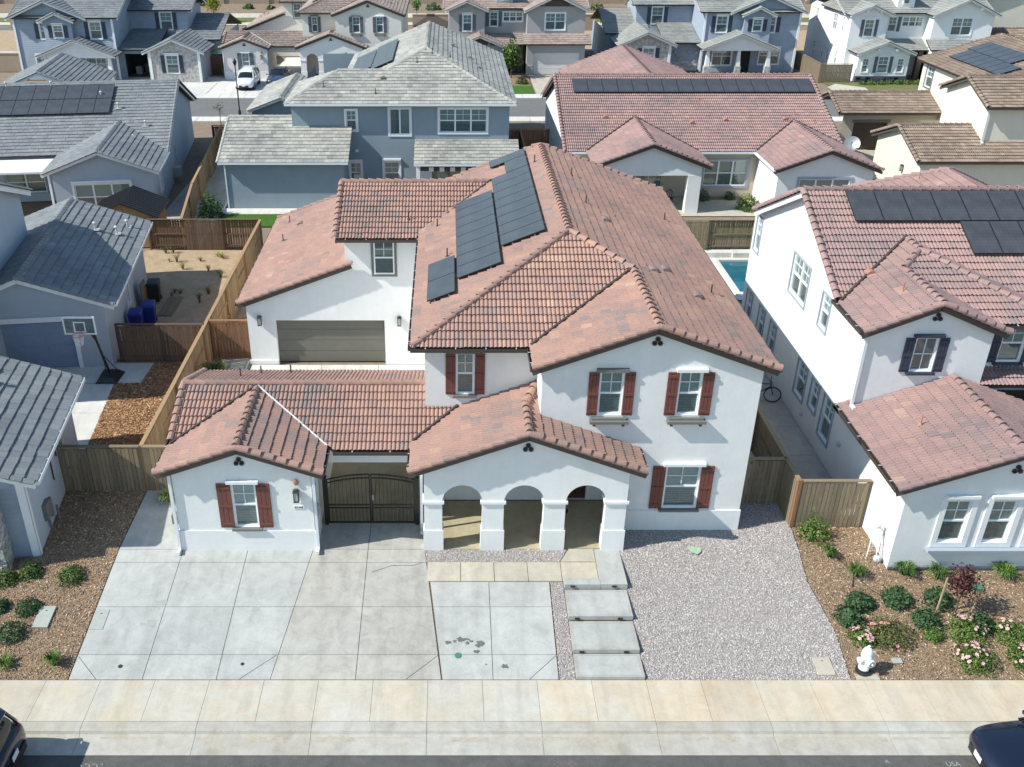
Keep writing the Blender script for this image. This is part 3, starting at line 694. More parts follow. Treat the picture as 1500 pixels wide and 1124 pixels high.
for a in range(len(ys)-1): g.quad((-700, ys[a], zs[a]), (700, ys[a], zs[a]), (700, ys[a+1], zs[a+1]), (-700, ys[a+1], zs[a+1]))
tag(g.build('ground', M['earth'], fix=False), kind='structure')
g = MB(); g.quad((-400, -12, -.75), (400, -12, -.75), (400, 16.89, -.75), (-400, 16.89, -.75)); road = tag(g.build('road', M['asphalt'], fix=False), kind='structure')

# slabs: each one a child of its pavement, with open joints between
def slab(parent, poly, mat, th=.09, lift=0, gap=.009, prof=True, zfix=None):
    c = Vector((sum(p[0] for p in poly)/len(poly), sum(p[1] for p in poly)/len(poly), 0)); P = []
    n = len(poly)
    for i, (x, y) in enumerate(poly):                        # inset by the joint
        a = Vector((*poly[i-1], 0)); b = Vector((x, y, 0)); d = Vector((*poly[(i+1) % n], 0)); e1 = (b-a).normalized(); e2 = (d-b).normalized()
        n1 = Vector((-e1.y, e1.x, 0)); n2 = Vector((-e2.y, e2.x, 0))
        if n1.dot(c-b) < 0: n1 = -n1
        if n2.dot(c-b) < 0: n2 = -n2
        k = (n1+n2); k = k/(max(.3, k.dot(n1))) ; q = b + k*gap; P.append((q.x, q.y, (zfix if zfix is not None else (zg(y) if prof else 0)) + lift))
    m = MB(); m.prism(P, (0, 0, -th)); o = m.build('slab', M[mat], parent)
    return o
def base(name, mat='dark', **k):
    o = MB(); return o

# front pavement with rolled kerb and gutter
sw = tag(bpy.data.objects.new('pavement', None), kind='structure'); COL.objects.link(sw)
kerb_prof = [(17.86,-.602),(17.63,-.607),(17.57,-.62),(17.53,-.70),(17.47,-.735),(17.2,-.745),(16.89,-.742)]
joints = [-9.63 + 1.515*k for k in range(-12, 26)]
for i in range(len(joints)-1):
    slab(sw, [(joints[i], 17.865), (joints[i+1], 17.865), (joints[i+1], 19.32), (joints[i], 19.32)], 'conc_o' if joints[i] > 2.0 else 'conc_s', zfix=-.6, gap=.005 if i % 2 else .004)
m = MB(); m.quad((-60, 17.83, -.64), (60, 17.83, -.64), (60, 19.33, -.64), (-60, 19.33, -.64)); m.build('joint_bed', M['earth'], sw, fix=False)
kb = tag(bpy.data.objects.new('kerb', None), kind='structure'); COL.objects.link(kb)
kj = [-9.63 + 3.03*k for k in range(-7, 13)]
for i in range(len(kj)-1):
    m = MB(); a, b = kj[i]+.005, kj[i+1]-.005
    for (y0, z0), (y1, z1) in zip(kerb_prof[:-1], kerb_prof[1:]): m.quad((a, y1, z1), (b, y1, z1), (b, y0, z0), (a, y0, z0))
    for x, s in ((a, 1), (b, -1)): m.quad(*[(x, y, z) for y, z in kerb_prof], (x, 16.89, -.85), (x, 17.86, -.85))
    m.build('slab', M['conc_k'], kb, fix=True)

# driveways of the main house
dw = tag(bpy.data.objects.new('driveway', None), kind='structure'); COL.objects.link(dw)
YJ = [19.335, 20.19, 21.95, 23.76]
def strip_x(pts, y):                                          # x of a joint line at y
    (xa, ya), (xb, yb) = pts; return xa + (xb-xa)*(y-ya)/(yb-ya)
LA = [((-10.54, 19.33), (-10.54, 24.33)), ((-8.49, 19.33), (-8.47, 24.33)), ((-6.43, 19.33), (-6.40, 24.33)), ((-4.93, 19.33), (-4.30, 24.33))]
for i in range(3):
    ye = YJ + [24.32 if i else 27.6]
    for k in range(len(ye)-1):
        a, b = LA[i], LA[i+1]; y0, y1 = ye[k], ye[k+1]
        q = [(strip_x(a, y0), y0), (strip_x(b, y0), y0), (strip_x(b, y1), y1), (strip_x(a, y1), y1)]
        if y1 > 24.4: q = [(-10.54, 23.76), (-8.47, 23.76), (-8.47, 24.33), (-10.54, 24.33)]; slab(dw, [(-10.54, 24.33), (-8.5, 24.33), (-8.5, 27.65), (-10.54, 27.65)], 'conc_b')
        slab(dw, q, 'conc_b')
LB = [LA[3], ((-2.555, 19.33), (-2.535, 25.66)), ((-.16, 19.33), (-.72, 24.33))]
for i in range(2):
    ye = YJ + [24.33]
    for k in range(4):
        a, b = LB[i], LB[i+1]; y0, y1 = ye[k], ye[k+1]
        slab(dw, [(strip_x(a, y0), y0), (strip_x(b, y0), y0), (strip_x(b, y1), y1), (strip_x(a, y1), y1)], 'conc_w')
slab(dw, [(-4.3, 24.33), (-2.54, 24.33), (-2.53, 25.72), (-4.3, 25.72)], 'conc_w'); slab(dw, [(-2.54, 24.33), (-.72, 24.33), (-.72, 25.72), (-2.53, 25.72)], 'conc_w')
LC = [((-.16, 19.33), (-.55, 22.95)), ((2.32, 19.33), (1.29, 22.95)), ((3.11, 19.33), (3.17, 22.95))]
LC = [((-.13, 19.33), (-.52, 22.95)), ((1.28, 19.33), (1.29, 22.95)), ((3.11, 19.33), (3.16, 22.95))]
for i in range(2):
    ye = [19.335, 20.19, 21.95, 22.95]
    for k in range(3):
        a, b = LC[i], LC[i+1]; y0, y1 = ye[k], ye[k+1]
        slab(dw, [(strip_x(a, y0), y0), (strip_x(b, y0), y0), (strip_x(b, y1), y1), (strip_x(a, y1), y1)], 'conc_b')
sheet('joint_bed', [[(-10.55, 19.33), (5.5, 19.33), (5.5, 24.3), (-.7, 24.3), (-.7, 25.7), (-4.3, 25.7), (-4.3, 24.3), (-10.55, 24.3)]], 'earth', lift=-.035, kind=None, parent=dw)

# the entry walk: cross strip, landing and three floating steps
wk = tag(bpy.data.objects.new('path', None), kind='structure'); COL.objects.link(wk)
xs = [-.63, .42, 1.47, 2.52, 3.57, 4.70]
for i in range(5): slab(wk, [(xs[i], 22.96), (xs[i+1], 22.96), (xs[i+1], 23.76), (xs[i], 23.76)], 'conc_y', lift=.012)
slab(wk, [(3.57, 23.77), (4.70, 23.77), (4.70, 24.35), (3.9, 24.35)], 'conc_y', lift=.012)
ZL = -.03
def block(poly, z0, z1, mat):
    m = MB(); m.prism([(x, y, z1) for x, y in poly], (0, 0, z0-z1)); m.build('slab', M[mat], wk)
block([(4.71, 22.66), (5.52, 22.66), (5.52, 24.36), (4.71, 24.36)], -.5, -.02, 'conc_b')
block([(3.60, 22.66), (4.70, 22.66), (4.70, 22.95), (3.60, 22.95)], -.5, -.03, 'conc_b')
for (y0, y1, zt) in ((21.44, 22.60, -.20), (20.24, 21.40, -.36), (19.34, 20.22, -.50)):
    block([(3.60, y0), (5.50, y0), (5.50, y1), (3.60, y1)], zt-.14, zt, 'conc_b')
    m = MB(); e = zt+.003
    for q in ((3.60, y0, 3.69, y1), (5.41, y0, 5.50, y1), (3.69, y1-.08, 5.41, y1), (3.69, y0, 5.41, y0+.08)): m.quad((q[0], q[1], e), (q[2], q[1], e), (q[2], q[3], e), (q[0], q[3], e))
    m.build('slab_border', M['conc_w'], wk, fix=False)
for (y, z) in ((22.655, -.09), (21.435, -.27), (20.235, -.43)):
    for x in (3.85, 5.12):
        m = MB(); m.box(x-.07, y-.03, z-.03, x+.07, y+.01, z+.02); t = tag(m.build('step_light', M['plasticbk']), 'small black step light under the %s tread of the entry walk, %s end' % ({-.09: 'top', -.27: 'second', -.43: 'third'}[z], 'left' if x < 4 else 'right'), 'light', 'step lights of the entry walk')

# gravel, planting beds
def scatter_mesh(name, poly_test, bbox, count, mat, size, shape, parent=None, label=None, lift=0.0, tintpow=1):
    x0, y0, x1, y1 = bbox; VV, FF, TT = [], [], []; b = 0; got = 0; tries = 0
    while got < count and tries < count*6:
        tries += 1; x = random.uniform(x0, x1); y = random.uniform(y0, y1)
        if not poly_test(x, y): continue
        got += 1; s = random.uniform(*size); a = random.random()*6.283; ca, sa = math.cos(a), math.sin(a); z = zg(y) + lift; t = random.random()**tintpow
        if shape == 'stone':
            sx, sy, sz = s*random.uniform(.7, 1.2), s*random.uniform(.6, 1), s*random.uniform(.45, .8)
            pts = [(sx, 0, .1*sz), (.2*sx, sy, .15*sz), (-sx, .1*sy, .05*sz), (-.2*sx, -sy, .2*sz), (.15*sx, .1*sy, sz)]
            fs = [(0, 1, 4), (1, 2, 4), (2, 3, 4), (3, 0, 4)]
        else:
            tl = random.uniform(-.5, .5); pts = [(-s, -s*.3, s*tl), (s, -s*.3, -s*tl*.4), (s*.9, s*.3, s*.35-s*tl*.4), (-s*.9, s*.25, s*.3+s*tl)]; fs = [(0, 1, 2, 3)]
        VV += [(x + p*ca - q*sa, y + p*sa + q*ca, z + max(r, .0) + .004) for p, q, r in pts]; FF += [tuple(b+i for i in f) for f in fs]; TT += [t]*len(pts); b += len(pts)
    me = bpy.data.meshes.new(name); me.from_pydata(VV, [], FF); at = me.attributes.new('tint', 'FLOAT', 'POINT'); at.data.foreach_set('value', TT); me.materials.append(M[mat])
    o = link(name, me, parent); o['kind'] = 'stuff'; return o
GR = [(5.53, 19.34), (11.24, 19.34), (11.36, 21.0), (11.15, 23.0), (11.40, 25.4), (11.40, 26.9), (9.6, 26.9), (9.6, 25.37), (5.64, 25.37), (5.64, 24.34), (5.53, 24.34)]
def inside(poly):
    def f(x, y):
        c = False; n = len(poly)
        for i in range(n):
            (xa, ya), (xb, yb) = poly[i], poly[(i+1) % n]
            if (ya > y) != (yb > y) and x < (xb-xa)*(y-ya)/(yb-ya)+xa: c = not c
        return c
    return f
sheet('gravel_bed', [GR], 'gravelbase', lift=-.02)
scatter_mesh('gravel', inside(GR), (5.4, 19.3, 11.6, 27), 30000, 'pebble', (.018, .037), 'stone', lift=-.02)
G2 = [(3.14, 19.34), (3.58, 19.34), (3.58, 22.94), (3.19, 22.94)]; G3 = [(-.66, 23.78), (3.56, 23.78), (3.86, 24.36), (-.72, 24.36)]
sheet('gravel_strip', [G2, G3], 'gravelbase', lift=-.02)
scatter_mesh('gravel', lambda x, y, a=inside(G2), b=inside(G3): a(x, y) or b(x, y), (-.8, 19.3, 4, 24.4), 2600, 'pebble', (.018, .034), 'stone', lift=-.02)
MU_R = [(11.26, 19.34), (60, 19.34), (60, 24.4), (30, 23.5), (13.85, 23.5), (13.85, 25.5), (11.45, 25.5), (11.18, 23.0), (11.38, 21.0)]
sheet('mulch_bed', [MU_R], 'mulch', lift=-.015)
scatter_mesh('bark_chips', inside(MU_R), (11.1, 19.3, 19.5, 25.5), 17000, 'chip', (.015,.042), 'chip', lift=-.01)
MU_L = [(-60, 19.34), (-10.57, 19.34), (-10.57, 27.6), (-13.4, 27.6), (-12.98, 23.9), (-60, 17.0+2.5)]
MU_L = [(-60, 19.34), (-10.57, 19.34), (-10.57, 27.62), (-13.42, 27.62), (-13.0, 24.06), (-18, 23.5), (-60, 23.5)]
sheet('mulch_bed', [MU_L], 'mulch', lift=-.015)
scatter_mesh('bark_chips', inside(MU_L), (-14, 19.3, -10.5, 27.7), 11000, 'chip', (.015,.042), 'chip', lift=-.01)
# side yard of the left neighbour
MU_S = [(-13.9, 27.85), (-10.62, 27.85), (-10.62, 37.4), (-12.4, 37.4), (-12.4, 34.4), (-12.6, 34.4), (-13.9, 29.4)]
MU_S = [(-13.5,27.85),(-10.62,27.85),(-10.62,37.4),(-12.9,37.4),(-13.0,35.5),(-14.1,35.5),(-13.6,30.6)]
sheet('mulch_bed', [MU_S], 'mulch_o', lift=.004)
scatter_mesh('cedar_chips', inside(MU_S), (-14.2, 27.8, -10.5, 37.5), 11000, 'chip_o', (.025, .065), 'chip', lift=.01)
yard = tag(bpy.data.objects.new('side_path', None), kind='structure'); COL.objects.link(yard)
for q in ([(-14.3,27.85),(-13.52,27.85),(-13.62,30.6),(-14.5,30.6)],[(-18,30.6),(-13.62,30.6),(-13.85,33.0),(-18,33.0)],[(-18,33.0),(-13.85,33.0),(-14.12,35.48),(-18,35.48)],[(-18,35.52),(-13.02,35.52),(-12.92,37.4),(-18,37.4)]): slab(yard, q, 'conc_l')
sheet('back_yard', [[(-16.5, 37.7), (-10.6, 37.7), (-10.6, 51.4), (-17.2, 51.4)]], 'dirt', lift=.004)

# main lot: court, side passages, rear
court = tag(bpy.data.objects.new('courtyard', None), kind='structure'); COL.objects.link(court)
for q in ([(-8.6, 34.0), (-5.5, 34.0), (-5.5, 37.2), (-8.6, 37.2)], [(-5.5, 34.0), (-3.0, 34.0), (-3.0, 37.2), (-5.5, 37.2)], [(-3.0, 34.0), (-.72, 34.0), (-.72, 37.2), (-3.0, 37.2)],
          [(-8.6, 31.0), (-4.5, 31.0), (-4.5, 33.98), (-8.6, 33.98)], [(-4.5, 31.0), (-.72, 31.0), (-.72, 33.98), (-4.5, 33.98)]): slab(court, q, 'conc_l', prof=False, lift=.0)
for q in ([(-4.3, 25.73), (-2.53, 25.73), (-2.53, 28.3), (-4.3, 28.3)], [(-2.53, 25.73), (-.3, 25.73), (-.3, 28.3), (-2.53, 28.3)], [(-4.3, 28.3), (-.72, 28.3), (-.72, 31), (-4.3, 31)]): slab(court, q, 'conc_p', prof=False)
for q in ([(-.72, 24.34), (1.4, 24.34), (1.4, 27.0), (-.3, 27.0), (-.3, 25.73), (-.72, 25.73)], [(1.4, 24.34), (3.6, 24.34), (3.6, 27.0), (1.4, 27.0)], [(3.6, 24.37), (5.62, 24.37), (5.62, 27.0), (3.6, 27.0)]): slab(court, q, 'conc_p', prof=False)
sheet('side_ground', [[(-10.5, 27.7), (-8.62, 27.7), (-8.62, 50), (-10.5, 50)]], 'earth', lift=.004)
sheet('side_slab', [[(-9.9, 33.6), (-8.62, 33.6), (-8.62, 37.7), (-9.9, 37.7)]], 'conc_w', lift=.012)
rp = tag(bpy.data.objects.new('side_path', None), kind='structure'); COL.objects.link(rp)
for k in range(9): slab(rp, [(11.5, 25.8+2.05*k), (13.78, 25.8+2.05*k), (13.78, 27.85+2.05*k), (11.5, 27.85+2.05*k)], 'conc_w')
sheet('rear_deck', [[(9.6,44.3),(17.3,44.3),(17.3,44.95),(9.6,44.95)],[(9.6,44.95),(14.8,44.95),(14.8,49.95),(9.6,49.95)],[(9.6,49.95),(17.3,49.95),(17.3,51.2),(9.6,51.2)], [(9.6, 27), (11.4, 27), (11.4, 44.3), (9.6, 44.3)], [(11.5, 44.2), (13.78, 44.2), (13.78, 44.3), (11.5, 44.3)]], 'conc_l', lift=.006)

m = MB()
for (xa, ya), (xb, yb) in (((-10.5,20.12),(-9.78,19.35)),((-4.87,20.17),(-5.79,19.35)),((-.25,20.17),(-1.14,19.35)),((3.1,20.15),(2.3,19.35))): m.beam((xa,ya,zg(ya)+.001),(xb,yb,zg(yb)+.001),.014,.004)
o = m.build('score_line', M['gutter_b'], dw); o['kind'] = 'stuff'

random.seed(77); m = MB(); x = -20.0
while x < 22:
    w_ = random.uniform(.3, 1.6); y0 = 17.34+random.uniform(-.05,.05); m.quad((x, y0, -.7405), (x+w_, y0+random.uniform(-.02,.02), -.7405), (x+w_, 17.46, -.7335), (x, 17.46, -.7335)); x += w_ + random.uniform(0, 1.1)
M['silt'] = simple('gutter_silt', (.40,.35,.28), .95, var=.15, scale=7); o = m.build('silt', M['silt'], kb, fix=False); o['kind'] = 'stuff'
# ------------------------------------------------------------------ main house
def vents(H, lst):
    for (x, y, z, typ) in lst:
        m = MB()
        if typ == 'pipe': m.tube([(x,y,z-.1),(x,y,z+.34)],.026,7); m.lathe([(.09,-.02),(.05,.05),(.03,.08)],(x,y,z),8); H.part('vent_pipe', m, 'vent_o' if H.ventcol else 'vent_d')
        elif typ == 'grey': m.tube([(x,y,z-.1),(x,y,z+.32)],.05,8); m.box(x-.2,y-.16,z,x+.2,y+.16,z+.02); m.lathe([(.09,.3),(.1,.36),(.02,.42)],(x,y,z),8); H.part('vent_pipe', m, 'vent_g')
        else:
            n=8; A=[(x+.17*math.cos(math.pi*k/n),y-.2,z+.13*math.sin(math.pi*k/n)) for k in range(n+1)]; B=[(a[0],a[1]+.4,a[2]-.02) for a in A]
            m.add(A+B,[(i,i+1,n+2+i,n+1+i) for i in range(n)]+[tuple(range(n+1)),tuple(range(n+1,2*n+2))]); o=H.part('roof_vent', m, 'tile' if typ=='hood' else 'vent_o')
# porch arcade
def arcade(H, x0, x1, y, zspring, arches, ztop, gable, th=.36, mat='white', seg=14):
    m = H.mb('wall', mat); rows = []
    for face, yy in ((1, y), (-1, y+th)):
        def P(x, z): return (x, yy, z)
        edges = [x0]
        for cx, r in arches:
            edges += [cx-r, cx+r]
            for k in range(seg):
                a0, a1 = math.pi*(1-k/seg), math.pi*(1-(k+1)/seg); xa, xb = cx+r*math.cos(a0), cx+r*math.cos(a1)
                m.quad(P(xa, zspring+r*math.sin(a0)), P(xb, zspring+r*math.sin(a1)), P(xb, ztop), P(xa, ztop))
        edges.append(x1)
        for a, b in zip(edges[0::2], edges[1::2]): m.quad(P(a, zspring), P(b, zspring), P(b, ztop), P(a, ztop))
        m.quad(P(x0, ztop), P(x1, ztop), *[P(gx, gz) for gx, gz in gable])
    for cx, r in arches:
        for k in range(seg):
            a0, a1 = math.pi*(1-k/seg), math.pi*(1-(k+1)/seg)
            m.quad((cx+r*math.cos(a0), y, zspring+r*math.sin(a0)), (cx+r*math.cos(a0), y+th, zspring+r*math.sin(a0)), (cx+r*math.cos(a1), y+th, zspring+r*math.sin(a1)), (cx+r*math.cos(a1), y, zspring+r*math.sin(a1)))
    e = [x0] + [v for cx, r in arches for v in (cx-r, cx+r)] + [x1]
    for a, b in zip(e[0::2], e[1::2]):
        c = MB(); c.box(a, y, -.3, b, y+th, zspring-.05); c.box(a-.035, y-.035, -.3, b+.035, y+th+.035, .76); c.box(a-.06, y-.06, zspring-.06, b+.06, y+th+.06, zspring+.03); H.part('porch_column', c, mat)
def spanish(K, R):
    # upper roof
    R.plane([(4.2,42.9,8.22),(4.2,31.4,8.22),(6.2,29.7,7.476),(9.9,29.7,6.1),(9.9,42.9,6.1)], [(6.2,29.7,7.476),(6.2,25.2,7.476),(9.9,25.2,6.1),(9.9,29.7,6.1)])
    R.plane([(4.2,42.9,8.22),(-1.1,42.9,6.1),(-1.1,26.6,6.1),(4.2,31.4,8.22)])
    R.plane([(-1.1,26.6,6.1),(2.62,26.6,6.1),(6.2,29.7,7.472),(4.2,31.4,8.22)])
    R.plane([(6.2,25.2,7.476),(6.2,29.7,7.476),(2.62,26.62,6.12),(2.62,25.2,6.12)])
    R.cap((4.2,31.4,8.22),(4.2,42.9,8.22)); R.cap((-1.1,26.6,6.1),(4.2,31.4,8.22)); R.cap((6.2,29.7,7.476),(4.2,31.4,8.22)); R.cap((6.2,25.2,7.476),(6.2,29.6,7.476))
    R.rake((2.55,25.2,6.1),(6.2,25.2,7.476),(0,-1,0)); R.rake((9.95,25.2,6.08),(6.2,25.2,7.476),(0,-1,0))
    R.rake((9.9,42.9,6.1),(4.2,42.9,8.22),(0,1,0)); R.rake((-1.1,42.9,6.1),(4.2,42.9,8.22),(0,1,0))
    K.gutter((9.9,42.9,6.1),(9.9,25.2,6.1),out=(1,0,0)); K.gutter((-1.1,26.6,6.1),(-1.1,36.8,6.1),out=(-1,0,0)); K.gutter((-1.15,26.6,6.1),(2.62,26.6,6.1),out=(0,-1,0))
    K.gutter((2.62,25.2,6.1),(2.62,26.6,6.1),out=(-1,0,0))
    # garage upper bay
    R.plane([(-4.55,36.85,5.95),(-1.2,36.85,5.95),(1.9,40.3,7.28),(-4.55,40.3,7.28)]); R.plane([(-4.55,43.75,5.95),(-1.2,43.75,5.95),(1.9,40.3,7.28),(-4.55,40.3,7.28)])
    R.cap((-4.55,40.3,7.28),(1.9,40.3,7.28)); R.rake((-4.55,36.85,5.95),(-4.55,40.3,7.28),(-1,0,0)); R.rake((-4.55,43.75,5.95),(-4.55,40.3,7.28),(-1,0,0)); K.gutter((-4.55,36.85,5.95),(-1.2,36.85,5.95),out=(0,-1,0))
    # garage lower slope
    R.plane([(-8.87,37.1,2.98),(-8.87,48.1,2.98),(-4.25,48.1,4.71),(-4.25,37.1,4.71)]); R.rake((-8.9,37.1,2.97),(-3.98,37.1,4.81),(0,-1,0)); R.rake((-8.87,48.1,2.98),(-4.25,48.1,4.71),(0,1,0)); K.gutter((-8.87,48.1,2.98),(-8.87,37.1,2.98),out=(-1,0,0))
    # casita
    R.plane([(-6.34,24.12,4.0),(-6.34,27.87,4.0),(-8.83,25.6,3.1),(-8.83,24.12,3.1)]); R.plane([(-6.34,24.12,4.0),(-6.34,27.87,4.0),(-3.85,25.6,3.1),(-3.85,24.12,3.1)])
    R.cap((-6.34,24.12,4.0),(-6.34,27.8,4.0)); R.rake((-8.9,24.12,3.08),(-6.34,24.12,4.0),(0,-1,0)); R.rake((-3.78,24.12,3.08),(-6.34,24.12,4.0),(0,-1,0)); K.gutter((-8.83,28,3.1),(-8.83,24.12,3.1),out=(-1,0,0)); K.gutter((-3.85,24.12,3.1),(-3.85,25.5,3.1),out=(1,0,0))
    # cross bar over the gate
    R.plane([(-6.34,28.0,4.06),(-6.34,27.85,4.0),(-3.6,25.45,3.05),(-1.1,25.45,3.05),(-.71,25.88,3.22),(-.71,28.0,4.06)],[(-.71,25.88,3.22),(.34,27.03,3.676),(-.71,27.03,3.676)],[(-8.8,28.0,4.06),(-6.34,28.0,4.06),(-6.34,27.85,4.0),(-8.8,25.6,3.11)])
    R.plane([(-8.8,28.0,4.06),(-.73,28.0,4.06),(-.73,30.6,3.12),(-8.8,30.6,3.12)]); R.cap((-8.8,28.0,4.06),(-.73,28.0,4.06))
    R.rake((-8.8,25.75,3.17),(-8.8,28.0,4.06),(-1,0,0)); R.rake((-8.8,30.6,3.12),(-8.8,28.0,4.06),(-1,0,0)); K.gutter((-3.6,25.45,3.05),(-1.2,25.45,3.05),out=(0,-1,0)); K.gutter((-8.8,30.6,3.12),(-.73,30.6,3.12),out=(0,1,0))
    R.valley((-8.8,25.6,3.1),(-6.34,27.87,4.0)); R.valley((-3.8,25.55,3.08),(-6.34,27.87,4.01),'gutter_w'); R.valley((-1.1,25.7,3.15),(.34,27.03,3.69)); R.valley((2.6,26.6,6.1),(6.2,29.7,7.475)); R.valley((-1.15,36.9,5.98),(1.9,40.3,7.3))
    # porch
    R.plane([(2.45,24.12,4.48),(-1.1,24.12,3.15),(-1.1,25.7,3.15),(.34,27.03,3.69),(2.45,27.03,4.48)],[(2.45,26.0,4.48),(2.45,27.03,4.48),(2.88,27.03,4.64)])
    R.plane([(2.45,24.12,4.48),(6.0,24.12,3.15),(6.0,25.38,3.15),(2.45,25.38,4.48)],[(2.45,25.38,4.48),(2.87,25.38,4.322),(2.87,26.0,4.322),(2.45,26.0,4.48)])
    R.plane([(2.45,26.0,4.47),(2.87,26.0,4.322),(2.87,27.02,4.64)])
    R.cap((2.45,24.12,4.48),(2.45,25.95,4.48)); R.cap((2.45,25.9,4.47),(2.87,27.0,4.65)); R.rake((-1.18,24.12,3.12),(2.45,24.12,4.48),(0,-1,0)); R.rake((6.08,24.12,3.12),(2.45,24.12,4.48),(0,-1,0)); K.gutter((-1.1,25.4,3.15),(-1.1,24.12,3.15),out=(-1,0,0)); K.gutter((6.0,24.12,3.15),(6.0,25.38,3.15),out=(1,0,0))

    SH = dict(shut=K.shut, blind='full')
    W = K.wall(-8.48,24.33,-4.2,24.33,-.3,3.15, gable=[(2.14,3.88)], wins=[dict(a0=1.79,z0=.90,a1=2.54,z1=2.56, sw=.44, head='fascia_w', sill='trim_g', **SH)]); K.vent(W,2.14,3.38); K.lantern(W,3.81,2.16)
    lf = MB(); lf.obox(W.p(3.84,1.66,.012), W.u*.17, Z3*.055, W.n*.008); K.part('address_plaque', lf, 'fascia_w')
    CasW = W; K.casW = W
    K.wall(-8.48,30.3,-8.48,24.33,0,3.1); K.wall(-4.2,24.33,-4.2,30.3,0,3.1, wins=[dict(a0=.75,z0=.9,a1=1.3,z1=2.5)])
    K.wall(-4.2,30.3,-8.48,30.3,0,3.1); K.wall(-4.2,25.75,-.72,25.75,2.42,3.05); K.wall(-.72,25.95,-4.2,25.95,2.42,3.05); K.wall(-.72,30.3,-4.2,30.3,2.42,3.05); K.wall(-4.2,30.15,-.72,30.15,2.42,3.05)
    m = K.mb('wall','white'); m.quad((-8.48,30.3,3.1),(-8.48,25.9,3.1),(-8.48,28.0,3.95)); K.box('gate_beam','white',-4.19,25.76,2.39,-.73,25.94,2.415); K.box('gateway_ceiling','white',-4.19,25.97,2.9,-.74,30.1,2.92)
    # raised base bands
    for q in ((-8.52,24.29,-.3,-4.16,24.328,.76),(-8.52,24.328,-.3,-8.482,30.3,.76),(-4.198,24.328,-.3,-4.16,25.6,.76),(5.66,25.36,-.2,9.60,25.398,.78),(9.562,25.398,-.2,9.60,42.7,.78)):
        K.box('base_band', 'white', *q)
    ARC = [(.47, .625), (2.40, .625), (4.33, .625)]
    arcade(K, -.72, 5.61, 24.33, 1.86, ARC, 3.15, [(2.45, 4.36)])
    Wp = Frame(-.72, 24.33, 5.61, 24.33); K.vent(Wp, 3.17, 3.88)
    K.wall(5.61,24.69,5.61,25.4,2.3,3.15); K.wall(5.25,25.4,5.25,24.69,2.3,3.15); K.wall(5.61,24.33,5.61,25.4,1.86,3.15)
    K.wall(-.72,27.05,-.72,26.4,0,3.1); K.wall(-.72,26.4,-.72,24.33,2.15,3.15); K.wall(-.38,24.69,-.38,26.4,2.15,3.15); K.box('porch_pier','white',-.715,26.4,0,-.38,27.04,3.1)
    K.box('porch_ceiling','white',-.35,24.72,3.0,5.58,27.03,3.03)
    # entry wall, door
    W = K.wall(-.72,27.05,5.6,27.05,0,3.7, holes=[(4.55,0,5.5,2.35)]); K.lantern(W,3.1,1.9)
    d = MB(); d.box(3.85,27.16,0,4.76,27.2,2.33); dr = K.part('front_door', d, 'door'); h = MB(); h.box(4.62,27.1,.95,4.66,27.16,1.25); h.build('handle', M['iron'], dr)
    for k in range(2):
        for zq in (.2, 1.25): 
            q = MB(); q.box(3.93+k*.42,27.145,zq,4.26+k*.42,27.16,zq+.9); q.build('door_panel', M['door'], dr)
    K.wall(-.72,37.3,-.72,27.06,0,2.9); K.wall(-.74,27.06,-.74,37.3,0,0.01)
    # two-storey block
    K.wall(-.71,37.3,-.71,27.05,2.9,6.1); 
    W = K.wall(-.71,27.05,2.88,27.05,3.3,6.15, wins=[dict(a0=1.0,z0=4.2,a1=1.58,z1=5.68, sw=.33, sill='trim_g', head='trim_g', **SH)])
    K.wall(2.88,27.05,2.88,25.4,3.0,6.12)
    W = K.wall(2.88,25.4,9.56,25.4,3.1,6.1, gable=[(3.33,7.36)], wins=[dict(a0=1.75,z0=4.38,a1=2.48,z1=5.88, sw=.33, head='trim_g', **SH), dict(a0=4.16,z0=4.38,a1=4.85,z1=5.88, sw=.35, head='fascia_w', **SH)]); K.vent(W,3.36,6.92)
    for a in (2.115, 4.505):                                       # ledges on corbels
        b = MB(); b.obox(W.p(a,4.2,.11), W.u*.6, Z3*.045, W.n*.11); b.obox(W.p(a,4.28,.06), W.u*.53, Z3*.035, W.n*.06); le = K.part('window_ledge', b, 'trim_g')
        for s_ in (-.45, .45):
            c = MB(); c.obox(W.p(a+s_,4.10,.08), W.u*.04, Z3*.05, W.n*.08); c.build('corbel', M['fascia_b'], le)
    W = K.wall(5.6,25.4,9.56,25.4,-.2,3.1, wins=[dict(a0=1.4,z0=.86,a1=2.5,z1=2.5, sw=.42, head='fascia_w', sill='trim_g', **SH)])
    K.wall(5.6,27.05,5.6,25.4,0,3.1, mat='white'); K.wall(9.56,25.4,9.56,42.7,-.2,6.1); K.wall(9.56,42.7,-.71,42.7,0,6.1, gable=[(5.2,8.1)]); K.wall(-.71,42.7,-.71,37.3,0,6.1)
    # garage block
    W = K.wall(-8.6,37.3,-.71,37.3,-.1,2.95, holes=[(1.2,-.1,5.9,2.1)], depth=.28, poly=[(0,2.95),(7.89,2.95),(7.89,5.92),(4.35,5.92),(4.35,4.58)])
    W2 = Frame(-8.6,37.3,-.71,37.3); K.lantern(W2,.55,2.12); K.lantern(W2,6.55,2.1)
    K.win(W2, a0=5.55, z0=4.25, a1=6.4, z1=5.72, hole=False, trim='trim_g', tw=.11)
    gd = MB(); gd.box(-7.4,37.55,0,-2.7,37.6,2.1); gdo = K.part('garage_door', gd, K.gd)
    for r in range(4): q = MB(); q.box(-7.38,37.53,.01+r*.525,-2.72,37.55,.52+r*.525); q.build('door_panel', M[K.gd], gdo)
    K.box('base_band','white',-8.66,37.24,-.02,-7.4,37.3,.2); K.box('base_band','white',-2.7,37.24,-.02,-.75,37.3,.2)
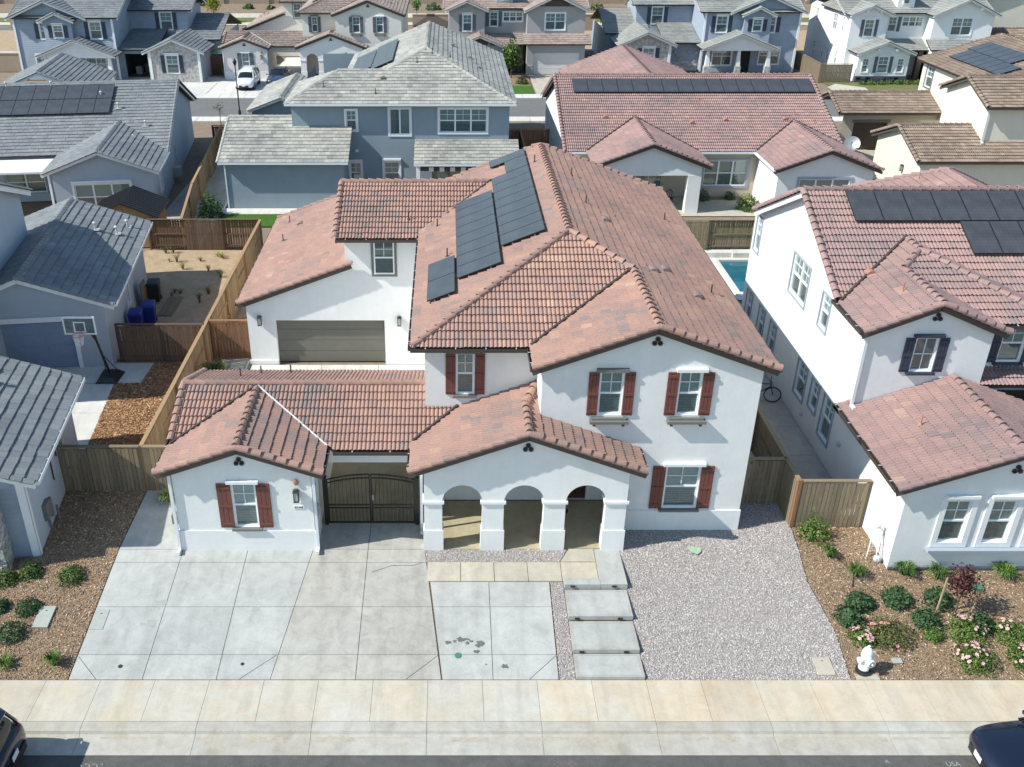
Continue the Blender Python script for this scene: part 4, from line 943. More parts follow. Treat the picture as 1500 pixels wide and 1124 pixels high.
    K.wall(-8.6,48,-8.6,37.3,-.1,3.0); K.wall(-4.25,48,-8.6,48,0,3.0, gable=[(0,4.6)]); K.wall(-4.25,43.4,-4.25,37.3,4.4,5.95, gable=[(3.1,7.15)]); K.wall(-.71,43.4,-4.25,43.4,0,5.95); K.wall(-4.25,43.4,-4.25,48,0,4.6)
    # pipes, downspouts, meter
    K.pipe(-8.55,24.28,-.02,3.05); K.pipe(-4.12,24.30,0,3.05); K.pipe(5.68,25.33,0,3.0); K.pipe(-.83,25.3,0,3.0)
    mt = MB(); mt.box(-8.98,25.15,.38,-8.72,25.4,.72); mt.tube([(-8.9,25.25,0),(-8.9,25.25,.85)],.03,6); mt.tube([(-8.78,25.45,0),(-8.78,25.45,.6),(-8.5,25.45,.6)],.03,6); K.part('utility_meter', mt, 'trim_g')
    mt = MB(); mt.blob((-4.66,24.29,2.62),.09,3,.4,.9,.5,1.2); K.part('wall_ornament', mt, 'vent_o')
    K.ventcol = False
    def zr(x): return 8.22-.372*(x-4.2) if x > 4.2 else 8.22-.4*(4.2-x)
    vents(K, [(x,y,zr(x)+.03,t) for x,y,t in ((5.35,35.6,'pipe'),(5.9,34.3,'hood'),(7.0,30.3,'hood'),(7.5,30.8,'hood'),(8.3,29.2,'hood'),(9.0,30.0,'pipe'),(8.9,37.5,'pipe'),(5.2,39.2,'pipe'),(3.75,40.5,'pipe'),(-.4,37.0,'pipe'),(.0,33.2,'pipe'))] + [(-1.6,37.9,6.42,'pipe'),(-8.0,46.5,3.35,'pipe'),(-7.9,43.6,3.4,'pipe'),(-7.3,45.5,3.6,'hood'),(-7.2,29.3,3.62,'pipe'),(-6.6,29.9,3.4,'pipe'),(-5.6,30.2,3.3,'pipe')])
K = House('main_house', 'white stucco house with blended terracotta tile roof, arched porch and oxblood shutters', loc=(1, 30, 0), wall='white')
R = Roof(K, 'tile', 'S', single=300, cap_single=300)
K.shut = 'shut_r'; K.gd = 'gdoor'; K.main = True
spanish(K, R)
K.finish()
def text(name, s, mat, M4, size, parent=None, ext=.004):
    cu = bpy.data.curves.new(name, 'FONT'); cu.body = s; cu.size = size; cu.extrude = ext; cu.align_x = 'CENTER'; cu.align_y = 'CENTER'
    o = bpy.data.objects.new(name, cu); COL.objects.link(o); me = bpy.data.meshes.new_from_object(o); bpy.data.objects.remove(o); me.materials.clear(); me.materials.append(M[mat])
    return link(name, me, parent, M4)
text('house_number', '4144', 'iron', Matrix.Translation(K.casW.p(3.84,1.66,.022)) @ Matrix.Rotation(math.pi/2,4,'X'), .13, K.root)
u_ = Vector((0,1,0)); v_ = Vector((1,0,.4)).normalized(); cells = []
L_ = lambda x: x*math.sqrt(1.16)
for k in range(2): cells.append((29.35-26.6+k*1.67, L_(-.62+1.1), 29.35-26.6+(k+1)*1.67, L_(-.62+1.1)+1.03))
for k in range(8): cells.append((30.38-26.6+k*1.02, L_(.40+1.1), 30.38-26.6+(k+1)*1.02, L_(.40+1.1)+1.63))
for k in range(8): cells.append((31.88-26.6+k*1.02, L_(1.96+1.1), 31.88-26.6+(k+1)*1.02, L_(1.96+1.1)+1.67))
cells.append((40.06-26.6, L_(1.96+1.1)+.67, 41.7-26.6, L_(1.96+1.1)+1.67)); cells.append((41.72-26.6, L_(1.96+1.1), 42.72-26.6, L_(1.96+1.1)+1.67))
solar('solar_array', 'black solar panels stepping up the left slope of the main terracotta roof', (-1.1,26.6,6.1), u_, v_, cells)

# gate across the drive
G = thing('driveway_gate', 'arched black wrought iron double gate across the covered driveway', 'gate', (-2.5,25.68,0), world=True)
for x in (-4.0,-1.0):
    m = MB(); m.box(x-.06,25.62,0,x+.06,25.74,1.85); m.box(x-.075,25.605,1.85,x+.075,25.755,1.9); m.build('post', M['iron'], G)
def gtop(x): return 1.98 - .21*((x+2.5)/1.45)**2
for s_ in (-1, 1):
    xa, xb = (-3.92,-2.53) if s_ < 0 else (-2.47,-1.08); m = MB(); m.beam((xa,25.68,.08),(xb,25.68,.08),.04,.05); m.beam((xa,25.68,.78),(xb,25.68,.78),.035,.04); m.beam((xa,25.68,.66),(xb,25.68,.66),.035,.04)
    for off in (0,-.13):
        n=10
        for k in range(n):
            x0=xa+(xb-xa)*k/n; x1=xa+(xb-xa)*(k+1)/n; m.beam((x0,25.68,gtop(x0)+off),(x1,25.68,gtop(x1)+off),.04,.04)
    m.beam((xa,25.68,.05),(xa,25.68,gtop(xa)),.045,.045); m.beam((xb,25.68,.05),(xb,25.68,gtop(xb)),.05,.05); lf = m.build('gate_leaf', M['iron'], G)
    for k in range(1,11):
        x=xa+(xb-xa)*k/11; b=MB(); b.beam((x,25.68,.08),(x,25.68,gtop(x)-.02),.013,.013); b.build('bar', M['iron'], lf)
    b=MB()
    for k in range(22):
        x=xa+(xb-xa)*(k+.5)/22; b.beam((x,25.68,.1),(x,25.68,.66),.010,.010)
    b.build('picket', M['iron'], lf)
b=MB(); b.box(-2.46,25.62,1.0,-2.4,25.64,1.2); b.build('lock_box', M['alu'], G)

# ------------------------------------------------------------------ right neighbour
L = House('neighbour_house', 'white two-storey house with navy shutters and rose tile roof, right of the gravel', loc=(17,30,0), wall='whiteL'); L.ventcol = True
R = Roof(L, 'tilepink', 'S', single=300, cap_single=300)
R.plane([(13.42,23.3,3.05),(13.42,28.0,3.05),(16.85,28.0,4.34),(16.85,23.3,4.34)]); R.plane([(20.28,23.3,3.05),(20.28,28.0,3.05),(16.85,28.0,4.34),(16.85,23.3,4.34)])
R.cap((16.85,23.3,4.34),(16.85,28.0,4.34)); R.rake((13.35,23.3,3.03),(16.85,23.3,4.34),(0,-1,0)); R.rake((20.35,23.3,3.03),(16.85,23.3,4.34),(0,-1,0)); L.gutter((13.42,28.4,3.05),(13.42,23.3,3.05),'gutter_b',out=(-1,0,0)); L.box('fascia','fascia_w',13.43,23.35,2.78,13.5,28.4,3.0); L.gutter((13.42,28.0,3.02),(13.42,28.5,3.02),out=(-1,0,0))
R.plane([(13.42,28.0,3.05),(13.42,28.4,3.05),(13.8,28.4,3.19),(13.8,28.0,3.19)])
R.plane([(17.75,28.0,4.0),(27,28.0,4.0),(27,30.2,4.8),(17.75,30.2,4.8)])
# upper corner gable and the hipped block behind it
R.plane([(13.5,27.85,6.05),(13.5,30.15,6.05),(15.82,32.18,7.04),(15.82,27.85,7.04)],[(15.82,30.9,7.04),(15.82,32.18,7.04),(16.65,32.9,7.39),(16.65,31.74,7.39)])
R.plane([(18.15,27.85,6.05),(18.15,28.3,6.05),(15.82,30.6,7.03),(15.82,27.85,7.03)]); R.cap((15.82,27.85,7.03),(15.82,30.7,7.03)); R.rake((13.45,27.85,6.03),(15.82,27.85,7.03),(0,-1,0)); R.rake((18.2,27.85,6.02),(15.82,27.85,7.03),(0,-1,0))
R.plane([(17.7,28.3,6.1),(20.1,28.3,6.1),(16.65,31.74,7.39),(15.82,30.9,7.08)],[(17.7,28.3,6.1),(17.95,28.3,6.1),(15.82,30.9,7.08)]); R.cap((15.82,30.85,7.05),(16.65,31.74,7.39)); R.cap((16.65,31.74,7.39),(16.65,32.8,7.39)); R.cap((20.1,28.3,6.1),(16.65,31.74,7.39))
R.plane([(20.1,28.3,6.1),(20.1,30.2,6.1),(16.65,32.9,7.39),(16.65,31.74,7.39)])
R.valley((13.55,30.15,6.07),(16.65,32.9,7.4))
# main slope
R.plane([(13.5,30.3,6.14),(30,30.3,6.14),(30,35.2,8.5),(13.5,35.2,8.5)]); R.plane([(13.5,40.3,6.05),(30,40.3,6.05),(30,35.2,8.5),(13.5,35.2,8.5)]); R.cap((13.5,35.2,8.5),(30,35.2,8.5))
R.rake((13.5,30.25,6.12),(13.5,35.2,8.5),(-1,0,0)); R.rake((13.5,40.3,6.05),(13.5,35.2,8.5),(-1,0,0),'fascia_w',.22)
R.plane([(18.4,43.2,6.1),(25.2,43.2,6.1),(21.7,40.6,7.75)]); R.plane([(18.4,36,6.1),(18.4,43.2,6.1),(21.7,40.6,7.75),(21.7,37.5,7.75)]); R.plane([(25.2,36,6.1),(25.2,43.2,6.1),(21.7,40.6,7.75),(21.7,37.5,7.75)]); R.cap((18.4,43.2,6.1),(21.7,40.6,7.75)); R.cap((25.2,43.2,6.1),(21.7,40.6,7.75))
L.gutter((13.5,30.5,6.05),(13.5,27.85,6.05),out=(-1,0,0)); L.gutter((18.2,28.3,6.1),(27,28.3,6.1),out=(0,-1,0))
nv = dict(trim='trim_bg', tw=.07)
wl = lambda y1,y0,z0,z1,**k: dict(a0=41.0-y1,z0=z0,a1=41.0-y0,z1=z1,**{**nv,**k})
L.wall(13.8,41.0,13.8,23.5,-.2,3.05, wins=[wl(33.2,32.2,.95,2.4),wl(31.6,30.85,1.2,2.35),wl(30.3,29.35,.75,2.4),wl(36.9,36.1,.9,2.3),wl(38.5,37.7,.9,2.3),wl(40.4,39.6,.9,2.3)])
L.wall(13.8,41.0,13.8,28.05,3.05,6.1, wins=[wl(35.6,33.75,4.25,5.85,cols=2,trim='trim_bg'),wl(32.2,31.4,4.3,5.6),wl(40.6,39.9,4.15,5.7)])
mm = L.mb('wall','whiteL'); mm.quad((13.8,40.3,6.1),(13.8,30.2,6.1),(13.8,35.2,8.38)); mm.quad((13.8,41,6.1),(13.8,40.3,6.1),(13.8,40.3,6.05))
W = L.wall(13.8,23.5,19.9,23.5,-.3,3.05, gable=[(3.05,4.2)], wins=[dict(a0=1.28,z0=.95,a1=2.05,z1=2.5,trim='fascia_w',tw=.17,head='fascia_w',cur='blind_g'),dict(a0=2.66,z0=.95,a1=3.43,z1=2.5,trim='fascia_w',tw=.17,head='fascia_w',cur='blind_g'),dict(a0=4.04,z0=.95,a1=4.81,z1=2.5,trim='fascia_w',tw=.17,head='fascia_w',cur='blind_g')]); L.vent(W,3.05,3.65)
b = MB(); b.obox(W.p(3.05,.72,.11), W.u*2.05, Z3*.045, W.n*.11); L.part('window_ledge', b, 'trim_bg')
b = MB(); b.box(13.82,23.42,-.3,19.9,23.497,-.03); L.part('base_band', b, 'ledge')
W = L.wall(13.8,28.05,17.85,28.05,3.0,6.05, gable=[(2.02,6.9)], wins=[dict(a0=1.55,z0=4.5,a1=2.3,z1=5.75,shut='shut_n',sw=.33,head='shut_n',sill='shut_n',kind='fixed')]); L.vent(W,2.05,6.5)
L.wall(17.85,28.05,17.85,30.2,3.0,6.1); W = L.wall(17.85,28.75,24,28.75,3.4,6.1, wins=[dict(a0=.75,z0=4.5,a1=1.55,z1=5.9,shut='shut_n',sw=.36,sill='shut_n')])
L.wall(24,41,13.8,41,0,6.1); L.wall(19.9,23.5,19.9,28,0,3.05); L.wall(28,28.05,28,41,0,6.1); L.wall(19.9,28,28,28,-.2,3.9)
L.pipe(13.7,28.0,3.15,6.0); 
mz = MB(); mz.box(13.70,28.3,1.35,13.8,28.45,1.5); mz.box(13.70,31.9,.5,13.8,32.0,.62); L.part('outlet_box', mz, 'vent_g')
vents(L, [(14.9,30.75,6.4,'pipe'),(14.9,31.35,6.7,'hoodo'),(15.2,29.4,6.8,'pipe'),(15.0,25.9,3.72,'pipe'),(20.6,40.8,7.2,'pipe'),(22.0,41.2,7.4,'hoodo')])
L.finish()
sl = Vector((0,4.9,2.36)).normalized(); cells = []
for k in range(9): cells.append((1.45+k*1.06, 3.62, 1.45+(k+1)*1.06, 5.2))
for k in range(6): cells.append((5.25+k*1.06, 1.98, 5.25+(k+1)*1.06, 3.6))
for k in range(4): cells.append((7.4+k*1.06, .34, 7.4+(k+1)*1.06, 1.96))
solar('solar_array', 'dark solar panels in stepped rows on the rose tile roof of the right neighbour', (13.5,30.3,6.14), (1,0,0), sl, cells)

# ------------------------------------------------------------------ left neighbour (turned about 7 degrees)
J = House('neighbour_house', 'blue-grey stucco house with slate tile roof, left of the driveway', loc=(-12.96,24.08,0), rz=math.radians(7.2), wall='grey', world=False); J.ventcol = False
R = Roof(J, 'slate', 'F', single=300, cap_single=200)
R.plane([(.5,12.85,3.05),(.5,23.4,3.05),(-3.2,23.4,4.44),(-3.2,12.85,4.44)]); R.plane([(-3.2,12.85,4.44),(-3.2,23.4,4.44),(-7,23.4,3.02),(-7,12.85,3.02)]); R.cap((-3.2,12.85,4.44),(-3.2,23.4,4.44),r=.13)
R.rake((.5,12.85,3.05),(-3.2,12.85,4.44),(0,-1,0),'fascia_w',.2); R.rake((-4.4,12.85,3.98),(-3.2,12.85,4.44),(0,-1,0),'fascia_w',.2); R.rake((.5,23.4,3.05),(-3.2,23.4,4.44),(0,1,0),'fascia_w',.2); R.rake((-7,23.4,3.02),(-3.2,23.4,4.44),(0,1,0),'fascia_w',.2); J.gutter((.5,12.85,3.05),(.5,23.4,3.05),'gutter_w',out=(1,0,0))
J.wall(0,13.17,0,22.9,-.05,3.1, wins=[dict(a0=4.3,z0=.9,a1=5.0,z1=2.4,trim='fascia_w')]); J.wall(0,22.9,-6.8,22.9,0,3.05, gable=[(3.6,4.3)])
J.wall(-7.2,13.17,0,13.17,-.1,3.1, holes=[(.9,-.1,5.75,2.25)], depth=.2, gable=[(4.0,4.3)]); 
b = MB(); b.box(-6.2,13.28,0,-1.45,13.33,2.2); gdo = J.part('garage_door', b, 'gdoor_b')
for r in range(4):
    for c in range(4): q = MB(); q.box(-6.12+c*1.17,13.262,.05+r*.55,-5.05+c*1.17,13.28,.5+r*.55); q.build('door_panel', M['gdoor_b'], gdo)
b = MB(); b.box(-7.2,13.1,2.25,-1.3,13.165,2.48); b.box(-1.46,13.1,0,-1.28,13.165,2.25); J.part('door_trim', b, 'fascia_w')
# two-storey part, gable end to the right
R.plane([(-4.0,19.8,6.05),(-14,19.8,6.05),(-14,14.5,8.0),(-4.0,14.5,8.0)]); R.plane([(-4.0,9.2,6.05),(-14,9.2,6.05),(-14,14.5,8.0),(-4.0,14.5,8.0)]); R.cap((-14,14.5,8.0),(-4.0,14.5,8.0),r=.13); R.rake((-4.0,19.8,6.05),(-4.0,14.5,8.0),(1,0,0),'fascia_w',.24); R.rake((-4.0,9.2,6.05),(-4.0,14.5,8.0),(1,0,0),'fascia_w',.24)
J.wall(-4.4,9.6,-4.4,19.4,0,6.05, gable=[(4.9,7.85)]); J.wall(-4.4,19.4,-13,19.4,0,6.05); J.wall(-13,9.6,-4.4,9.6,0,6.05)
# front casita
R.plane([(.47,-.3,2.95),(.47,6.4,2.95),(-3.2,6.4,4.33),(-3.2,-.3,4.33)]); R.plane([(-3.2,-.3,4.33),(-3.2,6.4,4.33),(-6.9,6.4,2.95),(-6.9,-.3,2.95)]); R.cap((-3.2,-.3,4.33),(-3.2,6.4,4.33),r=.13); R.rake((.47,-.3,2.95),(-3.2,-.3,4.33),(0,-1,0),'fascia_w',.2); R.rake((.47,6.4,2.95),(-3.2,6.4,4.33),(0,1,0),'fascia_w',.2); J.gutter((.47,-.3,2.95),(.47,6.4,2.95),'gutter_w',out=(1,0,0))
J.wall(0,0,0,6.0,-.15,3.05); J.wall(0,6.0,-6.4,6.0,0,2.95, gable=[(3.2,4.2)]); J.wall(-6.4,0,0,0,-.2,2.95, gable=[(3.2,4.2)], mat='sidblue')
b = MB(); b.box(-.24,-.03,-.1,.03,.0,2.85); b.box(0.002,-.03,-.1,.03,.12,2.85); J.part('corner_board', b, 'fascia_w')
b = MB(); b.box(-6.3,-.55,-.25,-.85,-.02,2.5); st = J.part('stone_front', b, 'stone')
zz = -.22; random.seed(11)
while zz < 2.45:
    hh = random.uniform(.09, .17); x = -6.3
    while x < -.87:
        ww = min(random.uniform(.16, .42), -.85-x); 
        if x > -3.0: 
            q = MB(); q.box(x+.008, -.55-random.uniform(.02,.08), zz+.006, x+ww-.008, -.53, zz+hh-.006); o = q.build('stone', M['stone'], st)
        x += ww
    y = -.55
    while y < -.05:
        ww = random.uniform(.15,.3); q = MB(); q.box(-.86, y+.006, zz+.006, -.85+random.uniform(.03,.07), min(y+ww,-.02)-.006, zz+hh-.006); q.build('stone', M['stone'], st); y += ww
    zz += hh
b = MB(); b.box(-6.4,-.66,2.5,-.76,-.02,2.62); J.part('stone_cap', b, 'fascia_w')
b = MB(); b.box(.002,1.0,.55,.14,1.45,1.15); b.box(.002,1.55,.35,.1,1.75,1.0); b.tube([(.07,1.25,.1),(.07,1.25,.6)],.035,6); b.tube([(.16,1.9,-.1),(.16,1.9,.55)],.04,6); J.part('utility_meter', b, 'trim_g')
b = MB(); b.box(.002,4.0,1.2,.09,4.5,2.0); J.part('electric_panel', b, 'box_g'); b = MB(); b.tube([(.04,2.6,2.3),(.04,2.6,1.1)],.025,6); b.tube([(.04,3.3,2.4),(.04,3.3,1.6)],.025,6); J.part('conduit', b, 'vent_d')
vents(J, [(-.6,20.5,3.5,'grey'),(-.35,21.9,3.35,'grey'),(-1.5,20.2,3.85,'grey'),(-1.9,4.6,3.85,'grey'),(-2.5,5.4,4.05,'grey')])
J.finish()
# ------------------------------------------------------------------ houses of the middle row
I = House('neighbour_house', 'single-storey house with long rose tile roof and one solar panel row along its ridge', loc=(16,68,0), wall='whiteL'); I.ventcol = True
R = Roof(I, 'tilepink', 's')
gable_roof(R, 'x', 7.6, 25.6, 61.0, 78.0, 3.1, .375)
zg1 = 3.1+3.6*.375; R.plane([(8.98,57.7,3.1),(8.98,61.0,3.1),(12.58,64.6,zg1),(12.58,57.7,zg1)]); R.plane([(16.18,57.7,3.1),(16.18,61.0,3.1),(12.58,64.6,zg1),(12.58,57.7,zg1)]); R.cap((12.58,57.7,zg1),(12.58,64.5,zg1)); R.rake((8.9,57.7,3.08),(12.58,57.7,zg1),(0,-1,0)); R.rake((16.25,57.7,3.08),(12.58,57.7,zg1),(0,-1,0))
zg2 = 3.1+3.22*.375; R.plane([(19.9,56.8,3.1),(19.9,61.0,3.1),(23.12,64.2,zg2),(23.12,56.8,zg2)]); R.plane([(26.34,56.8,3.1),(26.34,61.0,3.1),(23.12,64.2,zg2),(23.12,56.8,zg2)]); R.cap((23.12,56.8,zg2),(23.12,64.1,zg2)); R.rake((19.82,56.8,3.08),(23.12,56.8,zg2),(0,-1,0)); R.rake((26.4,56.8,3.08),(23.12,56.8,zg2),(0,-1,0))
gable_roof(R, 'y', 70, 83, 9.4, 19.8, 4.15, .375, rakes=(False, True))
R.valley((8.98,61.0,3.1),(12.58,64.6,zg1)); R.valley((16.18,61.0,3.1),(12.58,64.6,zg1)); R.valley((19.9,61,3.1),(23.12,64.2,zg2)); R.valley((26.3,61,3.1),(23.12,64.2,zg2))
I.gutter((16.2,61,3.1),(19.9,61,3.1),'gutter_w',out=(0,-1,0),brackets=False); I.gutter((19.9,61,3.1),(19.9,56.8,3.1),'gutter_w',out=(-1,0,0),brackets=False); I.gutter((7.6,61,3.1),(9,61,3.1),'gutter_w',out=(0,-1,0),brackets=False)
I.wall(7.9,77.6,7.9,61.4,0,3.1, gable=[(8.1,6.1)]); I.wall(25.3,61.4,25.3,77.6,0,3.1, gable=[(8.1,6.1)]); I.wall(25.3,77.6,7.9,77.6,0,3.1)
I.wall(7.9,61.4,20.2,61.4,0,3.15, mat='beige', wins=[dict(a0=8.9,z0=.75,a1=11.7,z1=2.42,cols=3,trim='trim_bg',tw=.16,grid=False)], holes=[(2.7,0,6.2,2.2)])
d = MB(); 
for k in range(5): d.box(10.6+k*.875-.03,61.45,0,10.6+k*.875+.03,61.5,2.2)
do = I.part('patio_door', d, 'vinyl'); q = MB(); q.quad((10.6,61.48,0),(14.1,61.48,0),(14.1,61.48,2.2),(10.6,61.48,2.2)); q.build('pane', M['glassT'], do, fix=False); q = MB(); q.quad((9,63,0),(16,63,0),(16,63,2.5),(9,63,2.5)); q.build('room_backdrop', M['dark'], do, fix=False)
I.wall(9.3,58.0,15.75,58.0,2.42,3.1, gable=[(3.28,4.3)]); I.wall(15.75,58.0,15.75,61.4,2.42,3.1); I.wall(15.45,61.4,15.45,58.3,2.42,3.1); I.wall(15.75,58.3,9.3,58.3,2.42,3.1); I.wall(9.3,61.4,9.3,58,0,3.1)
I.box('patio_beam','whiteL',9.31,58.01,2.39,15.74,58.29,2.418); I.box('patio_ceiling','whiteL',9.4,58.31,3.0,15.4,61.3,3.02)
b = MB(); b.box(14.95,57.98,0,15.78,58.5,2.42); I.part('patio_column', b, 'whiteL'); b = MB(); b.box(9.28,57.98,0,10.3,58.4,2.42); I.part('patio_column', b, 'whiteL')
I.wall(20.2,61.4,20.2,57.1,0,3.1); I.wall(20.2,57.1,26.0,57.1,0,3.1, gable=[(2.9,4.2)], wins=[dict(a0=1.35,z0=1.0,a1=4.45,z1=2.45,cols=3,trim='trim_bg',tw=.14,grid=False)]); I.wall(26.0,57.1,26.0,61.4,0,3.1)
vents(I, [(x,y,3.1+.375*(y-61)+.03,t) for x,y,t in ((10.6,64.6,'hoodo'),(16.3,64.0,'hoodo'),(18.6,64.3,'hoodo'),(22.6,64.4,'hoodo'),(23.3,64.8,'pipe'),(24.4,63.9,'pipe'),(17.2,66.5,'pipe'))])
I.finish()
solar('solar_array', 'long single row of black solar panels under the ridge of the rose tile roof', (7.6,61.0,3.1), (1,0,0), Vector((0,1,.375)).normalized(), [(1.1+k*1.04,6.65,2.14+k*1.04,8.35) for k in range(16)])
for k, (x, y) in enumerate(((13.2,60.0),(14.3,59.7))):
    t = thing('patio_chair', 'black round-backed chair under the white patio gable, %s of two' % ('left' if k == 0 else 'right'), 'chair', (x,y,.02), .4-.7*k, 'chairs under the white patio gable')
    m = MB(); m.lathe([(.27,.40),(.29,.42),(.27,.45)],(0,0,0),12); m.build('seat', M['iron'], t); m = MB()
    pts = [(.26*math.cos(a),.1+.2*math.sin(a)*.6,.45+.5*math.sin(a)) for a in [math.pi*i/8 for i in range(9)]]; m.tube(pts,.022,6); m.tube([(0,.2,.45),(0,.22,.93)],.015,5); m.tube([(-.14,.17,.45),(-.12,.2,.87)],.015,5); m.tube([(.14,.17,.45),(.12,.2,.87)],.015,5); m.build('backrest', M['iron'], t)
    for a in ((.2,.2),(-.2,.2),(.2,-.2),(-.2,-.2)): m = MB(); m.tube([(a[0],a[1],.42),(a[0]*1.2,a[1]*1.2,0)],.018,5); m.build('leg', M['iron'], t)

H = House('neighbour_house', 'blue-grey two-storey stucco house with buff shingle-tile hip roof and white windows', loc=(-3,68,0), wall='blue')
R = Roof(H, 'buff', 'F')
R.plane([(-10.35,61.6,6),(4.4,61.6,6),(-1.4,67.6,8.45),(-3.9,65.15,7.45),(-7.2,65.15,7.45)]) if False else None
R.plane([(-10.35,61.6,6),(4.4,61.6,6),(1.98,64.1,7.02),(-8.14,64.1,7.02)],[(-8.14,64.1,7.02),(1.98,64.1,7.02),(.97,65.15,7.45),(-7.2,65.15,7.45)],[(-3.9,65.15,7.45),(.97,65.15,7.45),(-1.4,67.6,8.45)])
R.plane([(4.4,61.6,6),(4.4,80,6),(-1.4,80,8.45),(-1.4,67.6,8.45)]); R.plane([(-1.4,67.6,8.45),(-1.4,80,8.45),(-7.4,80,5.95),(-7.4,65.2,5.95),(-3.9,65.15,7.42)])
R.plane([(-10.35,61.6,6),(-7.2,65.15,7.45),(-10.35,68.7,6)]); R.plane([(-7.2,65.15,7.45),(-3.9,65.15,7.45),(-3.9,68.7,6),(-10.35,68.7,6)])
for a, b in (((4.4,61.6,6),(-1.4,67.6,8.45)),((-1.4,67.6,8.45),(-1.4,80,8.45)),((-3.9,65.15,7.45),(-1.4,67.6,8.45)),((-10.35,61.6,6),(-7.2,65.15,7.45)),((-7.2,65.15,7.45),(-3.9,65.15,7.45))): R.cap(a, b, r=.14)
R.plane([(-14.25,58.5,3.1),(-10.02,58.5,3.1),(-10.02,63.1,4.9),(-14.25,63.1,4.9)],[(-10.02,58.5,3.1),(-6.15,58.5,3.1),(-6.15,61.97,4.458),(-10.02,61.97,4.458)]); R.plane([(-14.25,67.7,3.1),(-10.02,67.7,3.1),(-10.02,63.1,4.9),(-14.25,63.1,4.9)]); R.cap((-14.25,63.1,4.9),(-10.02,63.1,4.9),r=.14); R.rake((-14.25,58.5,3.1),(-14.25,63.1,4.9),(-1,0,0),'fascia_w'); R.rake((-14.25,67.7,3.1),(-14.25,63.1,4.9),(-1,0,0),'fascia_w')
R.plane([(-2.1,59.4,2.75),(4.6,59.4,2.75),(4.6,61.97,3.62),(-2.1,61.97,3.62)])
gable_roof(R, 'y', 72.8, 82, -15.1, -9.9, 3.1, .375, rmat='fascia_w')
for a, b in (((-10.35,61.6,6),(4.4,61.6,6)),((-14.25,58.5,3.1),(-6.15,58.5,3.1)),((-2.1,59.4,2.75),(4.6,59.4,2.75))): H.gutter(a, b, 'gutter_w', out=(0,-1,0), brackets=False)
T = dict(trim='fascia_w', tw=.12)
H.wall(-10,62,4.0,62,0,6.0, wins=[dict(a0=3.5,z0=4.25,a1=4.15,z1=5.5,**T),dict(a0=6.3,z0=3.95,a1=7.6,z1=5.6,cols=2,kind='slide',**T),dict(a0=9.5,z0=4.1,a1=12.55,z1=5.6,cols=3,**T),dict(a0=3.62,z0=.8,a1=4.32,z1=2.1,head='fascia_w',**T),dict(a0=5.85,z0=.7,a1=6.85,z1=2.15,head='fascia_w',**T),dict(a0=9.0,z0=.1,a1=13.4,z1=2.2,cols=4,kind='slide',frame='trim_g')])
b = MB(); b.box(-5.98,61.85,2.85,-5.8,62,3.0); H.part('security_light', b, 'vinyl')
H.wall(-13.9,58.9,-6.5,58.9,-.05,3.1); H.wall(-6.5,58.9,-6.5,62,0,3.1, gable=[(0,3.1),(3.1,4.35)]); H.wall(-13.9,67.4,-13.9,58.9,0,3.1, gable=[(4.25,4.8)]); H.wall(-10,75,-10,62,3,6); H.wall(4.0,62,4.0,80,0,6); H.wall(4,80,-10,80,0,6)
H.wall(-14.8,73.2,-10.2,73.2,0,3.1, gable=[(2.3,4.0)]); H.wall(-14.8,82,-14.8,73.2,0,3.1)
for x in (-1.85,4.2): b = MB(); b.box(x-.12,59.55,0,x+.12,59.79,2.7); H.part('patio_post', b, 'fascia_w')
b = MB()
for k in range(16):
    if k % 2: b.box(-1.5+k*.34,59.7,2.18,-1.5+k*.34+.3,59.72,2.45)
va = MB(); va.box(-1.7,59.73,2.2,4.1,59.75,2.6); vo = H.part('patio_valance', va, 'gutter_b'); b.build('valance_stripe', M['fascia_w'], vo)
b = MB(); b.box(-13.98,58.82,0,-13.9,58.9,3.1); H.part('downspout', b, 'gutter_w')
H.ventcol = False
vents(H, [(-8.0,63.3,6.72,'pipe'),(-4.2,64.2,7.1,'hood'),(-4.6,62.6,6.45,'pipe'),(-2.0,65.9,7.8,'pipe'),(-1.0,66.9,8.2,'pipe'),(.2,66.6,8.05,'pipe'),(.4,73,7.75,'hood'),(1.6,71,7.2,'hood'),(2.2,68.5,6.95,'hood')])
H.finish()
solar('solar_array', 'dark solar panels on the left slope of the buff hip roof', (-7.4,68,5.95), (0,1,0), Vector((6,0,2.5)).normalized(), [(-.6+k*1.03,2.4,.42+k*1.03,4.05) for k in range(9)]+[(.6+k*1.03,.7,1.62+k*1.03,2.36) for k in range(7)])

Gh = House('neighbour_house', 'single-storey blue-grey house with slate tile roof, solar panels and white patio cover', loc=(-18.0,57.1,0), rz=math.radians(6.6), wall='grey', world=False); Gh.ventcol = False
R = Roof(Gh, 'slate', 'F')
gable_roof(R, 'x', -22, .45, 3.9, 19.7, 3.1, .375, rmat='fascia_w')
zg3 = 3.1+3.4*.375; R.plane([(.45,-.4,3.1),(.45,3.9,3.1),(-2.95,7.3,zg3),(-2.95,-.4,zg3)]); R.plane([(-6.35,-.4,3.1),(-6.35,3.9,3.1),(-2.95,7.3,zg3),(-2.95,-.4,zg3)]); R.cap((-2.95,-.4,zg3),(-2.95,7.2,zg3),r=.14); R.rake((.5,-.4,3.08),(-2.95,-.4,zg3),(0,-1,0),'fascia_w'); R.rake((-6.4,-.4,3.08),(-2.95,-.4,zg3),(0,-1,0),'fascia_w'); Gh.gutter((.45,-.4,3.1),(.45,3.9,3.1),'gutter_w',out=(1,0,0),brackets=False)
gable_roof(R, 'y', 21.5, 30, -16, -7.5, 3.4, .4, rmat='fascia_w')
